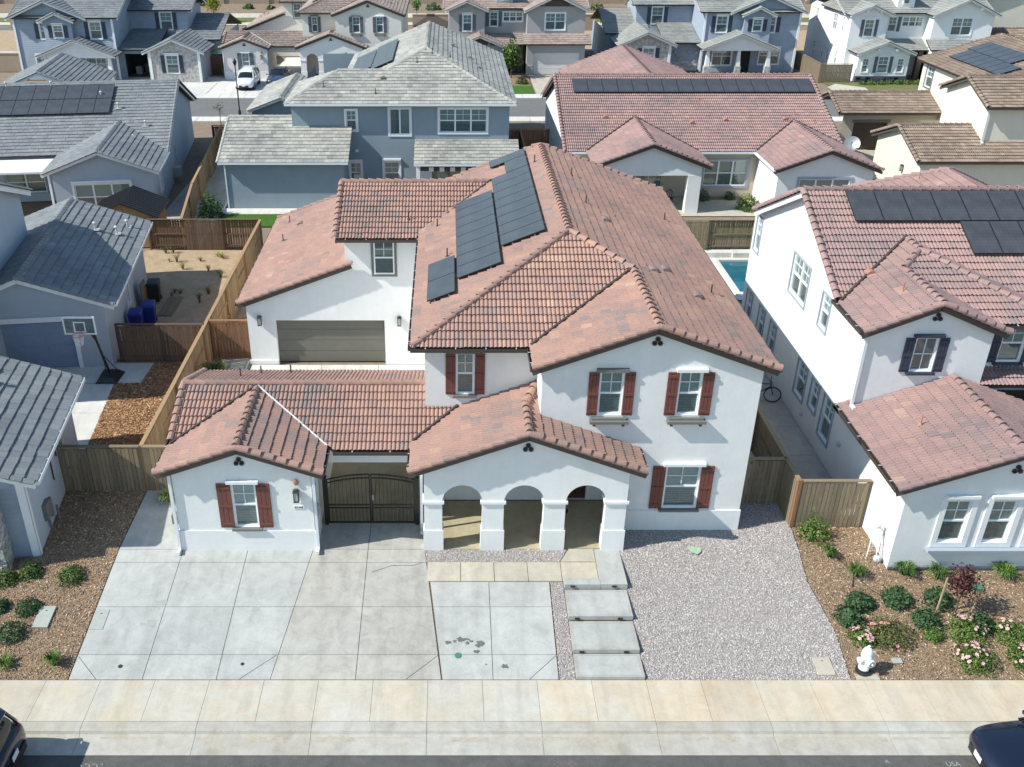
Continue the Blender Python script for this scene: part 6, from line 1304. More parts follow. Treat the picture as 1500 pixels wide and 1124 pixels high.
def tuft(label, x, y, r, h, n, mat, group='strappy grass clumps', z=None, name='grass_clump', cat='plant'):
    z = zg(y) - .01 if z is None else z; t = thing(name, label, cat, (x,y,z), 0, group); VV, FF, TT = [], [], []; b = 0
    for k in range(n):
        a = random.random()*6.283; L = random.uniform(.7,1.1); rr = r*random.uniform(.25,1.05); w = (.011+.007*random.random())*(.45 if cat == 'weed' else 1); d = Vector((math.cos(a),math.sin(a),0)); c = Vector((-d.y,d.x,0)); tt = random.random(); o = d*random.uniform(0,r*.18)
        P = [o, o + d*rr*.35 + Z3*h*.6*L, o + d*rr*.75 + Z3*h*.85*L, o + d*rr*1.1 + Z3*h*.62*L]; W = [w,w,w*.75,.002]
        for i, p in enumerate(P): VV += [tuple(p-c*W[i]), tuple(p+c*W[i])]
        FF += [(b+2*i,b+2*i+1,b+2*i+3,b+2*i+2) for i in range(3)]; TT += [tt]*8; b += 8
    me = bpy.data.meshes.new('blade'); me.from_pydata(VV,[],FF); at = me.attributes.new('tint','FLOAT','POINT'); at.data.foreach_set('value',TT); me.materials.append(M[mat]); link('blades', me, t); return t
random.seed(33)
shrub('shrub','airy bright green bush at the foot of the sunlit fence panel','shrub',11.98,25.0,.52,.85,900,'leaf_b',(.04,.10),lump=.6,inner=.25)
for x,y,r,lab in ((12.72,23.2,.36,'green grass clump left of the white wire trellis, near the gravel edge'),(12.15,24.0,.26,'smallest green grass clump, below the bright green bush'),(14.22,23.28,.42,'green grass clump at the front wall of the right house, below its left corner'),(15.25,23.1,.42,'green grass clump behind the burgundy tree'),(17.35,23.2,.45,'bright grass clump against the wall at the right edge of the bed'),(18.7,23.0,.4,'grass clump at the very right edge below the ledge')): tuft(lab,x,y,r,.42,150,'leaf_b' if x > 17 else 'leaf')
for x,y,r,lab in ((12.42,22.06,.40,'dark leafy mound, topmost left of the bed beside the gravel'),(11.92,21.5,.42,'dark leafy mound just above the pale roses by the gravel edge'),(13.58,22.2,.45,'largest dark leafy mound in the middle of the bed'),(14.85,22.2,.42,'dark leafy mound beside the left tree stake'),(14.15,21.4,.42,'dark leafy mound in front of the left tree stake'),(15.65,21.2,.38,'dark leafy mound at the foot of the right tree stake')): shrub('shrub',lab,'shrub',x,y,r,.38,620,'leaf_d',(.06,.13),'dark leafy mounds in the right flower bed',asp=.3)
for x,y,r,fl,fm,lab in ((12.85,20.85,.68,9,'petal','big olive rose bush behind the fire hydrant with a few deep pink blooms'),(12.05,20.75,.40,26,'petal_w','small rose bush at the gravel edge covered in pale pink blooms'),(15.15,20.95,.62,22,'petal_w','rose bush with pink blooms in front of the burgundy tree'),(16.45,20.9,.62,16,'petal_w','rose bush at the right edge with scattered pink blooms'),(14.95,19.98,.62,34,'petal_w','low rose bush nearest the pavement with many pink blooms'),(16.35,20.0,.5,24,'petal_w','low rose bush at the bottom right corner of the bed'),(14.15,20.85,.30,3,'petal_w','smallest rose bush, below the dark mound')): shrub('rose_bush',lab,'rose bush',x,y,r,r*.72,int(2200*r),'leaf_s' if fm=='petal' else 'leaf_b',(.035,.075),'rose bushes in the right flower bed',7,int(fl*1.2),fm,lump=.5,inner=.3)
for x,y,r,lab in ((-13.0,23.3,.36,'green shrub at the foot of the stone-fronted wall'),(-11.68,23.15,.42,'rounded green shrub nearest the driveway, below the shade line'),(-12.55,21.85,.36,'small green shrub beside the grey utility lid'),(-12.7,20.9,.44,'large dark green shrub at the left edge below the utility lid'),(-13.65,23.0,.36,'green shrub cut by the left edge below the stone wall'),(-13.45,21.9,.3,'shrub cut by the left edge beside the small green shrub')): shrub('shrub',lab,'shrub',x,y,r,r*.95,650,'leaf' if y > 22.5 else 'leaf_d',(.04,.085),'shrubs in the left bark bed')
tuft('upright grass clump near the pavement beside the driveway',-11.12,19.85,.28,.42,120,'leaf_b'); tuft('low grass clump at the bottom left edge of the bark bed',-12.5,19.85,.34,.25,90,'leaf_b')
tuft('large olive ornamental grass beside the long fence, left of the garage',-9.75,35.3,.75,1.05,420,'leaf_s',z=0); tuft('yellow-green grass at the casita corner under the roof tip',-9.55,27.0,.5,.4,200,'leaf_s',z=0); 
shrub('shrub','green climber against the long fence, left of the casita roof','shrub',-10.0,30.6,.42,.9,700,'leaf',z=0); shrub('shrub','round shrub by the pale cedar fence near the lawn','shrub',-14.75,57.3,.75,1.5,1100,'leaf',(.08,.15),z=0); shrub('shrub','bright green shrub at the corner of the pale patio by the rose-roofed house','shrub',19.2,58.8,.75,.9,700,'leaf_b',(.08,.16),z=0); shrub('shrub','dark shrub under the triple window of the rose-roofed house','shrub',16.7,60.8,.5,.7,400,'leaf_d',(.07,.13),z=0,group='shrubs under the triple window'); shrub('shrub','low shrub right of centre under the triple window','shrub',18.6,60.9,.35,.5,260,'leaf_d',(.07,.13),z=0,group='shrubs under the triple window'); shrub('shrub','small plant in front of the pool fence','shrub',14.6,50.7,.22,.5,160,'leaf_d',z=0)
shrub('shrub','green shrub beside the cream wall next to the satellite dish','shrub',27.2,57.6,.6,1.6,500,'leaf_d',(.1,.18),z=0)
for k in range(22):
    x, y = random.uniform(-16,-11), random.uniform(43.5,51); tuft('dry weed clump in the sandy back yard',x,y,random.uniform(.15,.4),random.uniform(.2,.6),40,random.choice(('leaf_s','leaf_s','leaf_y')),'weeds in the sandy back yard',z=0,name='weed',cat='weed')
random.seed(40)
for k in range(26):
    x = -62+k*6.1+random.uniform(-1.5,1.5); s = random.uniform(.7,1.5); shrub('shrub','low shrub on the bank along the tan boundary wall','shrub',x,random.uniform(152.5,157.5),s,s*.9,240,random.choice(('leaf','leaf_s','leaf_d')),(.2,.38),'shrubs along the tan boundary wall',3,z=0)
def tree(label, x, y, h, r, mat, n, size, z=0, trunk=.06, group=None, crown0=.45, sx=1):
    t = thing('tree', label, 'tree', (x,y,z), 0, group); m = MB(); m.tube([(0,0,-.05),(.02,0,h*.5),(0,.03,h*.92)],trunk,7,trunk*.3)
    for k in range(9): a = k*2.4; z0_ = h*(crown0+.05*k*.9); m.tube([(0,0,z0_),(r*.55*math.cos(a),r*.55*math.sin(a),z0_+h*.12),(r*.85*math.cos(a),r*.85*math.sin(a),z0_+h*.2)],trunk*.35,5,trunk*.1)
    m.build('trunk', M['bark'], t); P = []
    for _ in range(n):
        d = Vector((random.gauss(0,1),random.gauss(0,1),random.gauss(0,1))).normalized(); q = (1+.55*noise.noise(d*1.9+Vector((x,y,0))))*random.uniform(.3,1); P.append((Vector((d.x*r*q*sx, d.y*r*q, h*crown0+(h*(1-crown0))*.5+d.z*h*(1-crown0)*.55*q)), d))
    leaves('crown', P, mat, t, size); return t
bt = tree('young burgundy-leaved tree held between two wooden stakes', 15.12,21.66,1.75,.45,'leaf_r',900,(.05,.10),zg(21.66),.03,crown0=.38)
for dx, dy, tl, nm in ((-.55,.05,.05,'left'),(.38,-.06,.22,'right')):
    m = MB(); m.tube([(15.12+dx,21.62+dy,zg(21.6)-.1),(15.12+dx+tl,21.62+dy+.05,zg(21.6)+1.35)],.032,7,.028); tag(m.build('tree_stake', M['stake']), 'wooden stake %s of the burgundy tree' % nm, 'stake', 'stakes of the burgundy tree')
tree('slim bright green tree in front of the taupe-grey house', 6.6,101.6,3.6,1.0,'leaf',900,(.15,.3),0,.07,crown0=.25); tree('small yellow-green tree on the far verge behind the cream house', -32.5,141,3.6,1.2,'leaf_y',420,(.2,.4),0,.07,'young trees on the far verge'); tree('thin young tree on the far verge right of the cream house', -4.3,143.5,3.0,.7,'leaf_b',260,(.18,.3),0,.06,'young trees on the far verge'); tree('leafy young tree on the far verge beside the blue lap-sided house', 20.4,131,3.0,.9,'leaf_b',420,(.2,.35),0,.06,'young trees on the far verge'); tree('little bare-branched tree by the far kerb beside the lamp post', -19.2,81.5,1.9,.6,'leaf_s',50,(.1,.16),0,.04); tree('small leafy tree in front of the arched porch', -10.4,100.2,2.6,.7,'leaf',420,(.12,.22),0,.05,crown0=.3)
shrub('shrub','low bush in front of the taupe house beside the lawn','shrub',5.2,99.3,.7,.6,260,'leaf_s',(.15,.25),z=0,group='bushes in front of the taupe house'); shrub('shrub','second low bush, nearer the driveway of the taupe house','shrub',7.5,98.6,.6,.5,260,'leaf_s',(.15,.25),z=0,group='bushes in front of the taupe house')
for k in range(7): shrub('shrub','low green plant below the dark stone base','plant',41.6+k*.9,98.3+random.uniform(-.4,.3),.4,.35,130,random.choice(('leaf','leaf_b','leaf_s')),(.12,.2),'plants below the dark stone base',2,z=0)

# ------------------------------------------------------------------ small things on the front lot
hy = thing('fire_hydrant','white fire hydrant at the corner of the gravel and the flower bed','fire hydrant',(11.66,19.62,zg(19.62)),.3); hy.scale = (1.2,1.2,1.2)
m = MB(); m.lathe([(.17,.0),(.17,.06),(.12,.07),(.12,.12)],n=18); m.build('flange', M['bin_k'], hy)
m = MB(); m.lathe([(.125,.1),(.125,.14),(.115,.15),(.11,.46),(.135,.47),(.135,.52),(.12,.53),(.125,.58),(.105,.66),(.06,.72),(.035,.735)],n=18); m.build('barrel', M['hydrant'], hy, True)
m = MB(); m.box(-.025,-.025,.73,.025,.025,.79); m.build('bonnet_nut', M['hydrant'], hy)
for a, r, l in ((0,.06,.2),(math.pi,.06,.2),(-math.pi/2,.08,.21)):
    m = MB(); d = Vector((math.cos(a),math.sin(a),0)); m.tube([d*.08+Z3*.40,d*l+Z3*.40],r,12); m.tube([d*(l-.05)+Z3*.40,d*l+Z3*.40],r*1.25,12); m.tube([d*l+Z3*.4,d*(l+.03)+Z3*.4],.02,6); m.build('nozzle_cap', M['hydrant'], hy)
def lid(name, label, cat, x, y, sx, sy, mat, circ=False, z=None, lip=.014):
    t = thing(name, label, cat, (x,y,zg(y) if z is None else z), 0); sl = math.atan(.12) if 19.33 < y < 24.33 and z is None else 0; t.rotation_euler = (sl,0,0); m = MB()
    if circ: m.lathe([(sx,-.02),(sx,lip),(sx*.9,lip+.003)],n=20); m.build('cover', M[mat], t)
    else:
        m.box(-sx,-sy,-.02,sx,sy,lip); m.build('cover', M[mat], t); m = MB(); m.box(-.03,sy*.55,lip,.03,sy*.62,lip+.004); m.build('lift_slot', M['dark'], t)
    return t
lid('utility_lid','grey utility box lid lying in the left bark bed','utility lid',-11.97,21.53,.23,.40,'box_g',lip=.05); lid('utility_lid','grey utility box lid set in the edge of the driveway','utility lid',-10.31,21.46,.2,.38,'box_g'); lid('valve_lid','round green valve lid in the bed right of the burgundy tree','valve lid',16.29,22.68,.17,.17,'green_lid',True,lip=.06); lid('sewer_cover','round green sewer cover in the pale driveway','sewer cover',.31,20.15,.1,.1,'green_lid',True)
lid('drain_cap','round drain cap in the left slab of the driveway','drain cap',-9.22,19.78,.06,.06,'dark',True); lid('drain_cap','dark drain cap in the third slab of the driveway','drain cap',-5.79,19.86,.05,.05,'dark',True); lid('meter_box','concrete water meter box with a dark slot in the gravel','meter box',10.62,19.78,.24,.30,'conc_y',lip=.02); m = MB(); m.box(10.55,19.74,zg(19.78)+.02,10.69,19.84,zg(19.78)+.028); m.build('slot', M['dark'], bpy.data.objects['meter_box']) if False else None
lid('concrete_pad','buff concrete pad between the hydrant and the pavement','pad',11.72,19.42,.32,.1,'conc_y',z=-.595); lid('concrete_pad','small grey block right of the hydrant shadow','block',12.75,19.95,.13,.09,'box_g',lip=.05)
m = MB(); n = 9; m.prism([(7.95+.22*math.cos(2*math.pi*k/n)*(1+.3*math.sin(k*2.3)), 24.3+.2*math.sin(2*math.pi*k/n)*(1+.3*math.cos(k*1.7)), zg(24.3)+.012) for k in range(n)], (0,0,.018)); tag(m.build('mineral_patch', M['patch']), 'pale green hardened patch on the gravel under the lower window', 'patch')
def stain(x, y, r, mat, seed, name='oil_stain', sx=1.3):
    random.seed(seed); n = 14; m = MB(); P = []
    for k in range(n): a = 6.283*k/n; q = r*(.5+random.random()*.8); yy = y+q*math.sin(a); P.append((x+q*sx*math.cos(a), yy, zg(yy)+.004))
    m.quad(*P); m.build(name, M[mat], dw, fix=False)
for k, (x, y, r) in enumerate(((.02,20.62,.07),(.22,20.66,.05),(.42,20.72,.10),(.58,20.6,.06),(.72,20.66,.05),(.95,20.55,.11),(.84,20.3,.07),(1.62,19.78,.1),(1.1,19.85,.03),(.3,20.75,.03),(.62,20.72,.04))): stain(x, y, r, 'stain', k)
for k, (x, y, r) in enumerate(((-8.6,22.1,.13),(-8.75,21.35,.12),(-9.0,21.3,.06),(-5.75,21.85,.12))): stain(x, y, r, 'stain_l', 60+k, 'damp_stain')
m = MB(); pts = [(-2.35,23.35),(-2.0,23.5),(-1.75,23.62),(-1.4,23.63),(-1.05,23.63),(-.78,23.76)]
for a, b in zip(pts[:-1], pts[1:]): m.beam((a[0],a[1],zg(a[1])+.003),(b[0],b[1],zg(b[1])+.003),.022,.004)
m.build('crack', M['stain'], dw)
text('chalk_mark','USA','chalk',Matrix.Translation((12.85,16.62,-.7475)),.2,road,.0005); text('chalk_mark','A','chalk',Matrix.Translation((11.2,16.7,-.7475)),.16,road,.0005); 
m = MB()
for k in range(7): m.beam((2.7+.09*k,16.66,-.747),(2.76+.09*k,16.6+.1*(k % 2),-.747),.025,.002)
m.build('spray_mark', M['chalk_r'], road); m = MB()
for k in range(6): m.beam((-9.3+.1*k,16.62,-.747),(-9.24+.1*k,16.5+.12*(k % 2),-.747),.02,.002)
m.build('chalk_mark', M['chalk'], road)
tr = thing('wire_trellis','white wire flower trellis leaning on the corner of the right house','trellis',(13.55,23.85,zg(23.8)))
for x0, y0, x1, y1, h in ((-.2,.15,-.1,.3,1.15),(0,-.1,.02,.3,1.25),(.2,.0,.14,.28,1.1)): m = MB(); m.tube([(x0,y0,0),(x1,y1,h)],.018,6); m.build('stake', M['fascia_w'], tr)
for k in range(5):
    m = MB(); zc = .35+.22*k; m.tube([( .12*math.cos(a)+.03*(-1)**k, .2+.04*math.sin(a), zc+.1*math.sin(a)) for a in [6.283*i/9 for i in range(10)]],.009,5); m.build('wire_loop', M['vent_g'], tr)
m = MB(); 
for k in range(4): m.lathe([(.005,0),(.06,.03),(.005,.05)],(-.08+.06*k,.26,1.05+.06*(k % 2)),7)
m.build('wire_flower', M['vent_g'], tr); m = MB(); m.blob((.05,-.05,.1),.13,3); m.build('base_ornament', M['vent_g'], tr)
# ------------------------------------------------------------------ left side yard
hp = thing('basketball_hoop','portable basketball hoop with clear backboard in front of the blue garage door','basketball hoop',(-14.45,36.0,.02),0)
m = MB(); m.add([(-.45,-.6,0),(.45,-.6,0),(.5,.5,0),(-.5,.5,0),(-.3,-.45,.2),(.3,-.45,.2),(.3,.3,.24),(-.3,.3,.24)],[(0,1,5,4),(1,2,6,5),(2,3,7,6),(3,0,4,7),(4,5,6,7),(0,3,2,1)]); m.build('base', M['plasticbk'], hp)
m = MB(); m.tube([(0,.1,.1),(-.12,-.05,1.0),(-.28,-.2,2.3)],.055,8); m.beam((-.28,-.2,2.2),(-.55,-.55,2.55),.05,.08); m.beam((-.2,-.12,1.7),(-.55,-.5,2.85),.04,.05); m.beam((.25,.3,.2),(-.12,-.05,1.1),.03,.03); m.beam((-.25,.3,.2),(-.12,-.05,1.1),.03,.03); m.build('pole', M['plasticbk'], hp)
bx, by, bz = -.62, -.6, 2.72
m = MB()
for q in ((-.66,.32,.66,.40),(-.66,-.40,.66,-.34),(-.66,-.34,-.60,.32),(.60,-.34,.66,.32),(-.24,.12,.24,.17),(-.24,-.26,-.19,.12),(.19,-.26,.24,.12),(-.24,-.30,.24,-.26)): m.box(bx+q[0],by-.02,bz+q[1],bx+q[2],by+.02,bz+q[3])
bf = m.build('backboard_frame', M['fascia_w'], hp); m = MB(); m.box(bx-.6,by-.004,bz-.36,bx+.6,by+.004,bz+.36); M['acryl'] = glass_mat('clear_acrylic',(.92,.95,.96),.2); m.build('backboard', M['acryl'], bf)
m = MB(); rc = (bx,by-.32,bz-.30); m.tube([(rc[0]+.23*math.cos(a),rc[1]+.23*math.sin(a),rc[2]) for a in [6.283*i/16 for i in range(17)]],.014,6); m.beam((rc[0],by,rc[2]),(rc[0],rc[1]+.22,rc[2]),.12,.03); rim = m.build('rim', M['orange'], hp)
m = MB()
for k in range(12):
    for s_ in (-1,1):
        P = []
        for i in range(5): a = 6.283*(k+s_*i*.5)/12; rr = .23-.09*(i/4)**.8; P.append((rc[0]+rr*math.cos(a),rc[1]+rr*math.sin(a),rc[2]-.42*i/4))
        m.tube(P,.010,4,cap=False)
m.build('net', M['net'], rim)
def bin_(label, x, y, mat, rz=0, group=None):
    t = thing('wheelie_bin', label, 'bin', (x,y,.01), rz, group); m = MB(); m.add([(-.24,-.28,.05),(.24,-.28,.05),(.24,.22,.05),(-.24,.22,.05),(-.3,-.36,.98),(.3,-.36,.98),(.3,.34,.98),(-.3,.34,.98)],[(0,1,5,4),(1,2,6,5),(2,3,7,6),(3,0,4,7),(0,3,2,1)]); m.build('body', M[mat], t)
    m = MB(); m.add([(-.32,-.4,.98),(.32,-.4,.98),(.32,.36,1.0),(-.32,.36,1.0),(-.28,-.32,1.06),(.28,-.32,1.06),(.28,.3,1.1),(-.28,.3,1.1)],[(0,1,5,4),(1,2,6,5),(2,3,7,6),(3,0,4,7),(4,5,6,7)]); m.build('lid', M[mat], t)
    for s_ in (-1,1): m = MB(); m.tube([(s_*.2,.28,.1),(s_*.27,.28,.1)],.1,10); m.build('wheel', M['rubber'], t)
    return t
bin_('blue wheelie bin standing nearest the dark brown fence',-14.55,40.6,'bin_b',.1,'blue bins in the side yard'); bin_('blue wheelie bin behind the first one by the grey wall',-14.2,41.5,'bin_b',.15,'blue bins in the side yard'); bin_('black wheelie bin against the grey wall of the side yard',-14.7,44.2,'bin_k',.12)
m = MB()
for k in range(7): m.box(-14.15+.11*k,42.3,.01+.02*(k % 3),-14.06+.11*k,44.6,.05+.02*(k % 3))
tag(m.build('board_stack', M['fence_d']), 'loose grey boards lying on the sand beside the blue bins', 'boards')
m = MB(); m.box(-15.06,43.2,0,-14.99,43.9,1.3); tag(m.build('leaning_board', M['fence_d']), 'dark board leaning on the grey wall beside the black bin', 'board')
sh_ = thing('garden_shed','small tan shed with a black ribbed roof behind the slate garage roof','shed',(-18.4,53.2,0),.05)
m = MB(); m.box(-1.7,-1.4,0,1.7,1.5,1.9); m.add([(-1.7,-1.4,1.9),(1.7,-1.4,1.9),(0,-1.4,2.6),(-1.7,1.5,1.9),(1.7,1.5,1.9),(0,1.5,2.6)],[(0,1,2),(3,5,4)]); m.build('wall', M['fence'], sh_)
m = MB(); m.prism([(0,-1.7,2.72),(2.0,-1.7,1.86),(2.0,1.7,1.86),(0,1.7,2.72)],(0,0,-.06)); m.prism([(0,-1.7,2.72),(0,1.7,2.72),(-2.0,1.7,1.86),(-2.0,-1.7,1.86)],(0,0,-.06)); rf = m.build('roof', M['plasticbk'], sh_)
for k in range(12):
    for s_ in (-1,1): m = MB(); y = -1.6+.29*k; m.beam((0,y,2.74),(s_*2.0,y,1.88),.06,.04); m.build('roof_rib', M['plasticbk'], rf)
# ------------------------------------------------------------------ pool, dish, lamps, umbrella, pavilion
pl = tag(bpy.data.objects.new('swimming_pool', None), kind='structure'); COL.objects.link(pl)
m = MB(); m.quad((15.05,45.2,-.03),(17.25,45.2,-.03),(17.25,49.7,-.03),(15.05,49.7,-.03)); m.build('water', M['poolw'], pl, fix=False)
m = MB()
for q in ((14.75,44.9,15.05,50.0),(15.05,44.9,17.3,45.2),(15.05,49.7,17.3,50.0)): m.box(q[0],q[1],-.3,q[2],q[3],.07)
m.build('coping', M['conc_l'], pl); m = MB(); m.box(15.9,50.0,0,17.3,50.6,.35); m.box(13.9,50.2,0,15.9,50.7,.3); m.build('raised_wall', M['conc_l'], pl)
ds = thing('satellite_dish','grey satellite dish on a mast at the corner of the rose tile roof','satellite dish',(25.75,60.6,2.95))
m = MB(); m.tube([(0,0,-.1),(0,0,.7)],.035,7); m.build('mast', M['alu'], ds); m = MB(); n=16; dd = Vector((-.35,-.75,.55)).normalized(); u1 = dd.cross(Z3).normalized(); v1 = u1.cross(dd); c = Vector((0,-.1,.8))
rings = [[c + (u1*math.cos(6.283*k/n)+v1*math.sin(6.283*k/n))*r - dd*.15*(1-(r/.5)**2) for k in range(n)] for r in (.02,.2,.36,.5)]
m.add([p for r in rings for p in r], [(i*n+k,i*n+(k+1)%n,(i+1)*n+(k+1)%n,(i+1)*n+k) for i in range(3) for k in range(n)]); m.build('dish', M['alu'], ds, True, fix=False); m = MB(); m.tube([c-v1*.5, c+dd*.45-v1*.1],.02,6); m.tube([c+dd*.4-v1*.1,c+dd*.5-v1*.05],.05,8); m.build('feed_arm', M['alu'], ds)
for (x, y, lab, h) in ((-18.25,85.0,'thin dark lamp post on the far pavement by the white car',4.6),(16.75,93.0,'dark lamp post in front of the stone gable of the blue lap-sided house',4.4)):
    t = thing('street_lamp', lab, 'lamp post', (x,y,0), group='lamp posts on the second street'); m = MB(); m.lathe([(.12,0),(.12,.35),(.06,.5),(.05,h-.5),(.04,h-.4)],n=10); m.build('post', M['iron'], t); m = MB(); m.lathe([(.08,h-.42),(.17,h-.15),(.19,h-.05),(.05,h+.12),(.02,h+.2)],n=10); m.build('lamp_head', M['iron'], t)
um = thing('patio_umbrella','pale green parasol beside the cream arched house','umbrella',(-23.9,104.6,0)); m = MB(); m.tube([(0,0,0),(0,0,2.5)],.03,6); m.build('pole', M['alu'], um); m = MB(); n = 8
m.add([(1.15*math.cos(6.283*k/n),1.15*math.sin(6.283*k/n),2.05) for k in range(n)]+[(0,0,2.55)],[(k,(k+1)%n,n) for k in range(n)]); m.build('canopy', M['teal_um'], um, fix=False)
pv = thing('garden_pavilion','brown hip-roofed garden pavilion behind the cream arched house','pavilion',(-2.0,123,0)); m = MB(); m.add([(-2.2,-1.9,2.3),(2.2,-1.9,2.3),(2.2,1.9,2.3),(-2.2,1.9,2.3),(-.6,-.4,3.2),(.6,-.4,3.2),(.6,.4,3.2),(-.6,.4,3.2)],[(0,1,5,4),(1,2,6,5),(2,3,7,6),(3,0,4,7),(4,5,6,7),(0,3,2,1)]); m.build('roof', M['gdoor_br'], pv)
m = MB(); m.box(-.5,-.35,3.2,.5,.35,3.45); m.build('cupola', M['gdoor_br'], pv)
for sx in (-1,1):
    for sy in (-1,1): m = MB(); m.box(sx*1.9-.08,sy*1.6-.08,0,sx*1.9+.08,sy*1.6+.08,2.3); m.build('post', M['fence_br'], pv)
# ------------------------------------------------------------------ cars
def loft(m, rings, close=True):
    n = len(rings[0]); b = len(m.v)
    for r in rings: m.v += [tuple(p) for p in r]
    for i in range(len(rings)-1):
        for k in range(n-1): m.f.append((b+i*n+k,b+i*n+k+1,b+(i+1)*n+k+1,b+(i+1)*n+k))
    if close: m.f.append(tuple(b+k for k in range(n))[::-1]); m.f.append(tuple(b+(len(rings)-1)*n+k for k in range(n)))
def subsurf(o, lv=2):
    md = o.modifiers.new('sub','SUBSURF'); md.levels = lv; md.render_levels = lv
    for p in o.data.polygons: p.use_smooth = True
def car(label, loc, rz, paint, suv=True, group=None):
    t = thing('parked_car', label, 'car', loc, rz, group); L = 4.7 if suv else 4.75; w = .94 if suv else .92
    # x from rear (-) to front (+); belt and hood heights
    st = ([(-2.33,.62,.42,.78,.80),(-2.30,.84,.30,.95,1.0),(-2.1,.92,.26,1.02,1.06),(-1.3,w,.24,1.02,1.06),(0,w,.22,1.0,1.03),(1.0,w,.24,.98,1.04),(1.35,.93,.26,.94,1.03),(2.0,.90,.28,.84,.94),(2.25,.80,.30,.76,.84),(2.36,.58,.36,.66,.70)] if suv else
          [(-2.36,.60,.42,.80,.84),(-2.30,.82,.30,.92,.97),(-2.0,.90,.25,.95,1.02),(-1.2,w,.22,.94,1.0),(0,w,.20,.92,.96),(.95,w,.22,.90,.97),(1.3,.91,.24,.86,.95),(1.95,.88,.26,.76,.86),(2.22,.76,.28,.68,.76),(2.37,.52,.34,.58,.62)])
    m = MB(); R_ = []
    for (x, hw, zb, zs, zt) in st: R_.append([(x,-hw*.88,zb),(x,-hw,zb+.14),(x,-hw*1.0,zs-.12),(x,-hw*.94,zs),(x,-hw*.5,zt),(x,0,zt+.02),(x,hw*.5,zt),(x,hw*.94,zs),(x,hw*1.0,zs-.12),(x,hw,zb+.14),(x,hw*.88,zb)])
    loft(m, R_); m.f.append(tuple(0 for _ in ())) if False else None
    body = m.build('body', M[paint], t); subsurf(body, 2)
    # greenhouse
    gs = [(-2.18,.78,.98,1.06),(-1.95,.76,1.0,1.56),(-1.6,.72,1.0,1.68),(-.4,.73,1.0,1.70),(.25,.72,1.0,1.64),(.62,.74,1.0,1.45),(1.22,.80,1.0,1.05)] if suv else [(-1.75,.74,.96,1.02),(-1.1,.70,.94,1.36),(-.6,.68,.94,1.44),(0,.69,.94,1.44),(.35,.70,.94,1.38),(1.15,.78,.94,1.0)]
    m = MB(); R_ = []
    for (x, hw, zb, zt) in gs:
        f = .82 if zt > 1.25 else .97; R_.append([(x,-hw-.1,zb-.08),(x,-hw-.02,zb+.05),(x,-hw*f,zt-.06),(x,-hw*f*.82,zt),(x,0,zt+.03),(x,hw*f*.82,zt),(x,hw*f,zt-.06),(x,hw+.02,zb+.05),(x,hw+.1,zb-.08)])
    loft(m, R_); gl = m.build('windows', M['carglass'], t); subsurf(gl, 2)
    m = MB(); R_ = []; rs = [g_ for g_ in gs if g_[3] > 1.3]
    for i, (x, hw, zb, zt) in enumerate(rs): R_.append([(x,-hw*.80,zt-.055),(x,-hw*.62,zt+.012),(x,0,zt+.042),(x,hw*.62,zt+.012),(x,hw*.80,zt-.055)])
    loft(m, R_, False); rf = m.build('roof', M[paint], t, fix=False); subsurf(rf, 2); sd = rf.modifiers.new('so','SOLIDIFY'); sd.thickness = .02
    class _P:
        def beam(s, *a): q = MB(); q.beam(*a); q.build('pillar', M[paint], t)
    m = _P()
    for s_ in (-1,1):
        if suv:
            m.beam((-2.15,s_*.80,1.0),(-1.9,s_*.66,1.58),.10,.05); m.beam((-.9,s_*.80,1.02),(-.95,s_*.63,1.62),.08,.04); m.beam((.1,s_*.80,1.02),(.0,s_*.63,1.62),.07,.04); m.beam((1.2,s_*.78,1.02),(.3,s_*.63,1.6),.07,.05)
        else: m.beam((-1.7,s_*.78,.98),(-.95,s_*.6,1.38),.1,.05); m.beam((-.2,s_*.78,.98),(-.25,s_*.6,1.40),.07,.04); m.beam((1.1,s_*.76,.98),(.3,s_*.6,1.38),.06,.05)
    if suv:
        for s_ in (-1,1): m = MB(); m.tube([(-1.75,s_*.56,1.70),(-1.5,s_*.57,1.78),(.0,s_*.57,1.77),(.2,s_*.56,1.68)],.022,6); m.build('roof_rail', M['alu'], t)
        m = MB(); m.prism([(-1.88,-.6,1.66),(-2.1,-.56,1.62),(-2.1,.56,1.62),(-1.88,.6,1.66)],(0,0,-.035)); m.build('spoiler', M[paint], t)
    for s_ in (-1,1):
        for x in (-1.42, 1.42):
            wz = .34; m = MB(); m.lathe([(.20,-.10),(.33,-.10),(.345,-.07),(.345,.07),(.33,.10),(.20,.10)],n=20); wh = m.build('wheel', M['rubber'], t); wh.matrix_basis = Matrix.Translation((x,s_*.83,wz)) @ Matrix.Rotation(math.pi/2,4,'X')
            m = MB(); m.lathe([(.205,-.105),(.205,.105),(.06,.112),(.02,.115)],n=14); r = m.build('rim', M['alu'], wh)
        m = MB(); zl = .92 if suv else .84; m.obox((-2.16,s_*.60,zl),(.06,s_*.03,0),(-.05,s_*.15,0),(0,0,.075)); m.build('tail_lamp', M['tail'], t)
        m = MB(); zh = .74 if suv else .66; m.obox((2.06,s_*.56,zh-.03),(.08,-s_*.05,0),(-.05,s_*.13,0),(-.02,0,.05)); m.build('head_lamp', M['headl'], t)
        m = MB(); m.blob((.78,s_*.98,1.06 if suv else .98),.11,1,.1,1,.8,.65); m.build('wing_mirror', M[paint], t)
    m = MB(); m.obox((-2.3,0,.46),(.06,0,0),(0,.60,0),(0,0,.11)); m.build('rear_bumper', M['plasticbk'], t); m = MB(); m.obox((2.3,0,.42),(.06,0,0),(0,.46,0),(0,0,.10)); m.build('front_grille', M['plasticbk'], t)
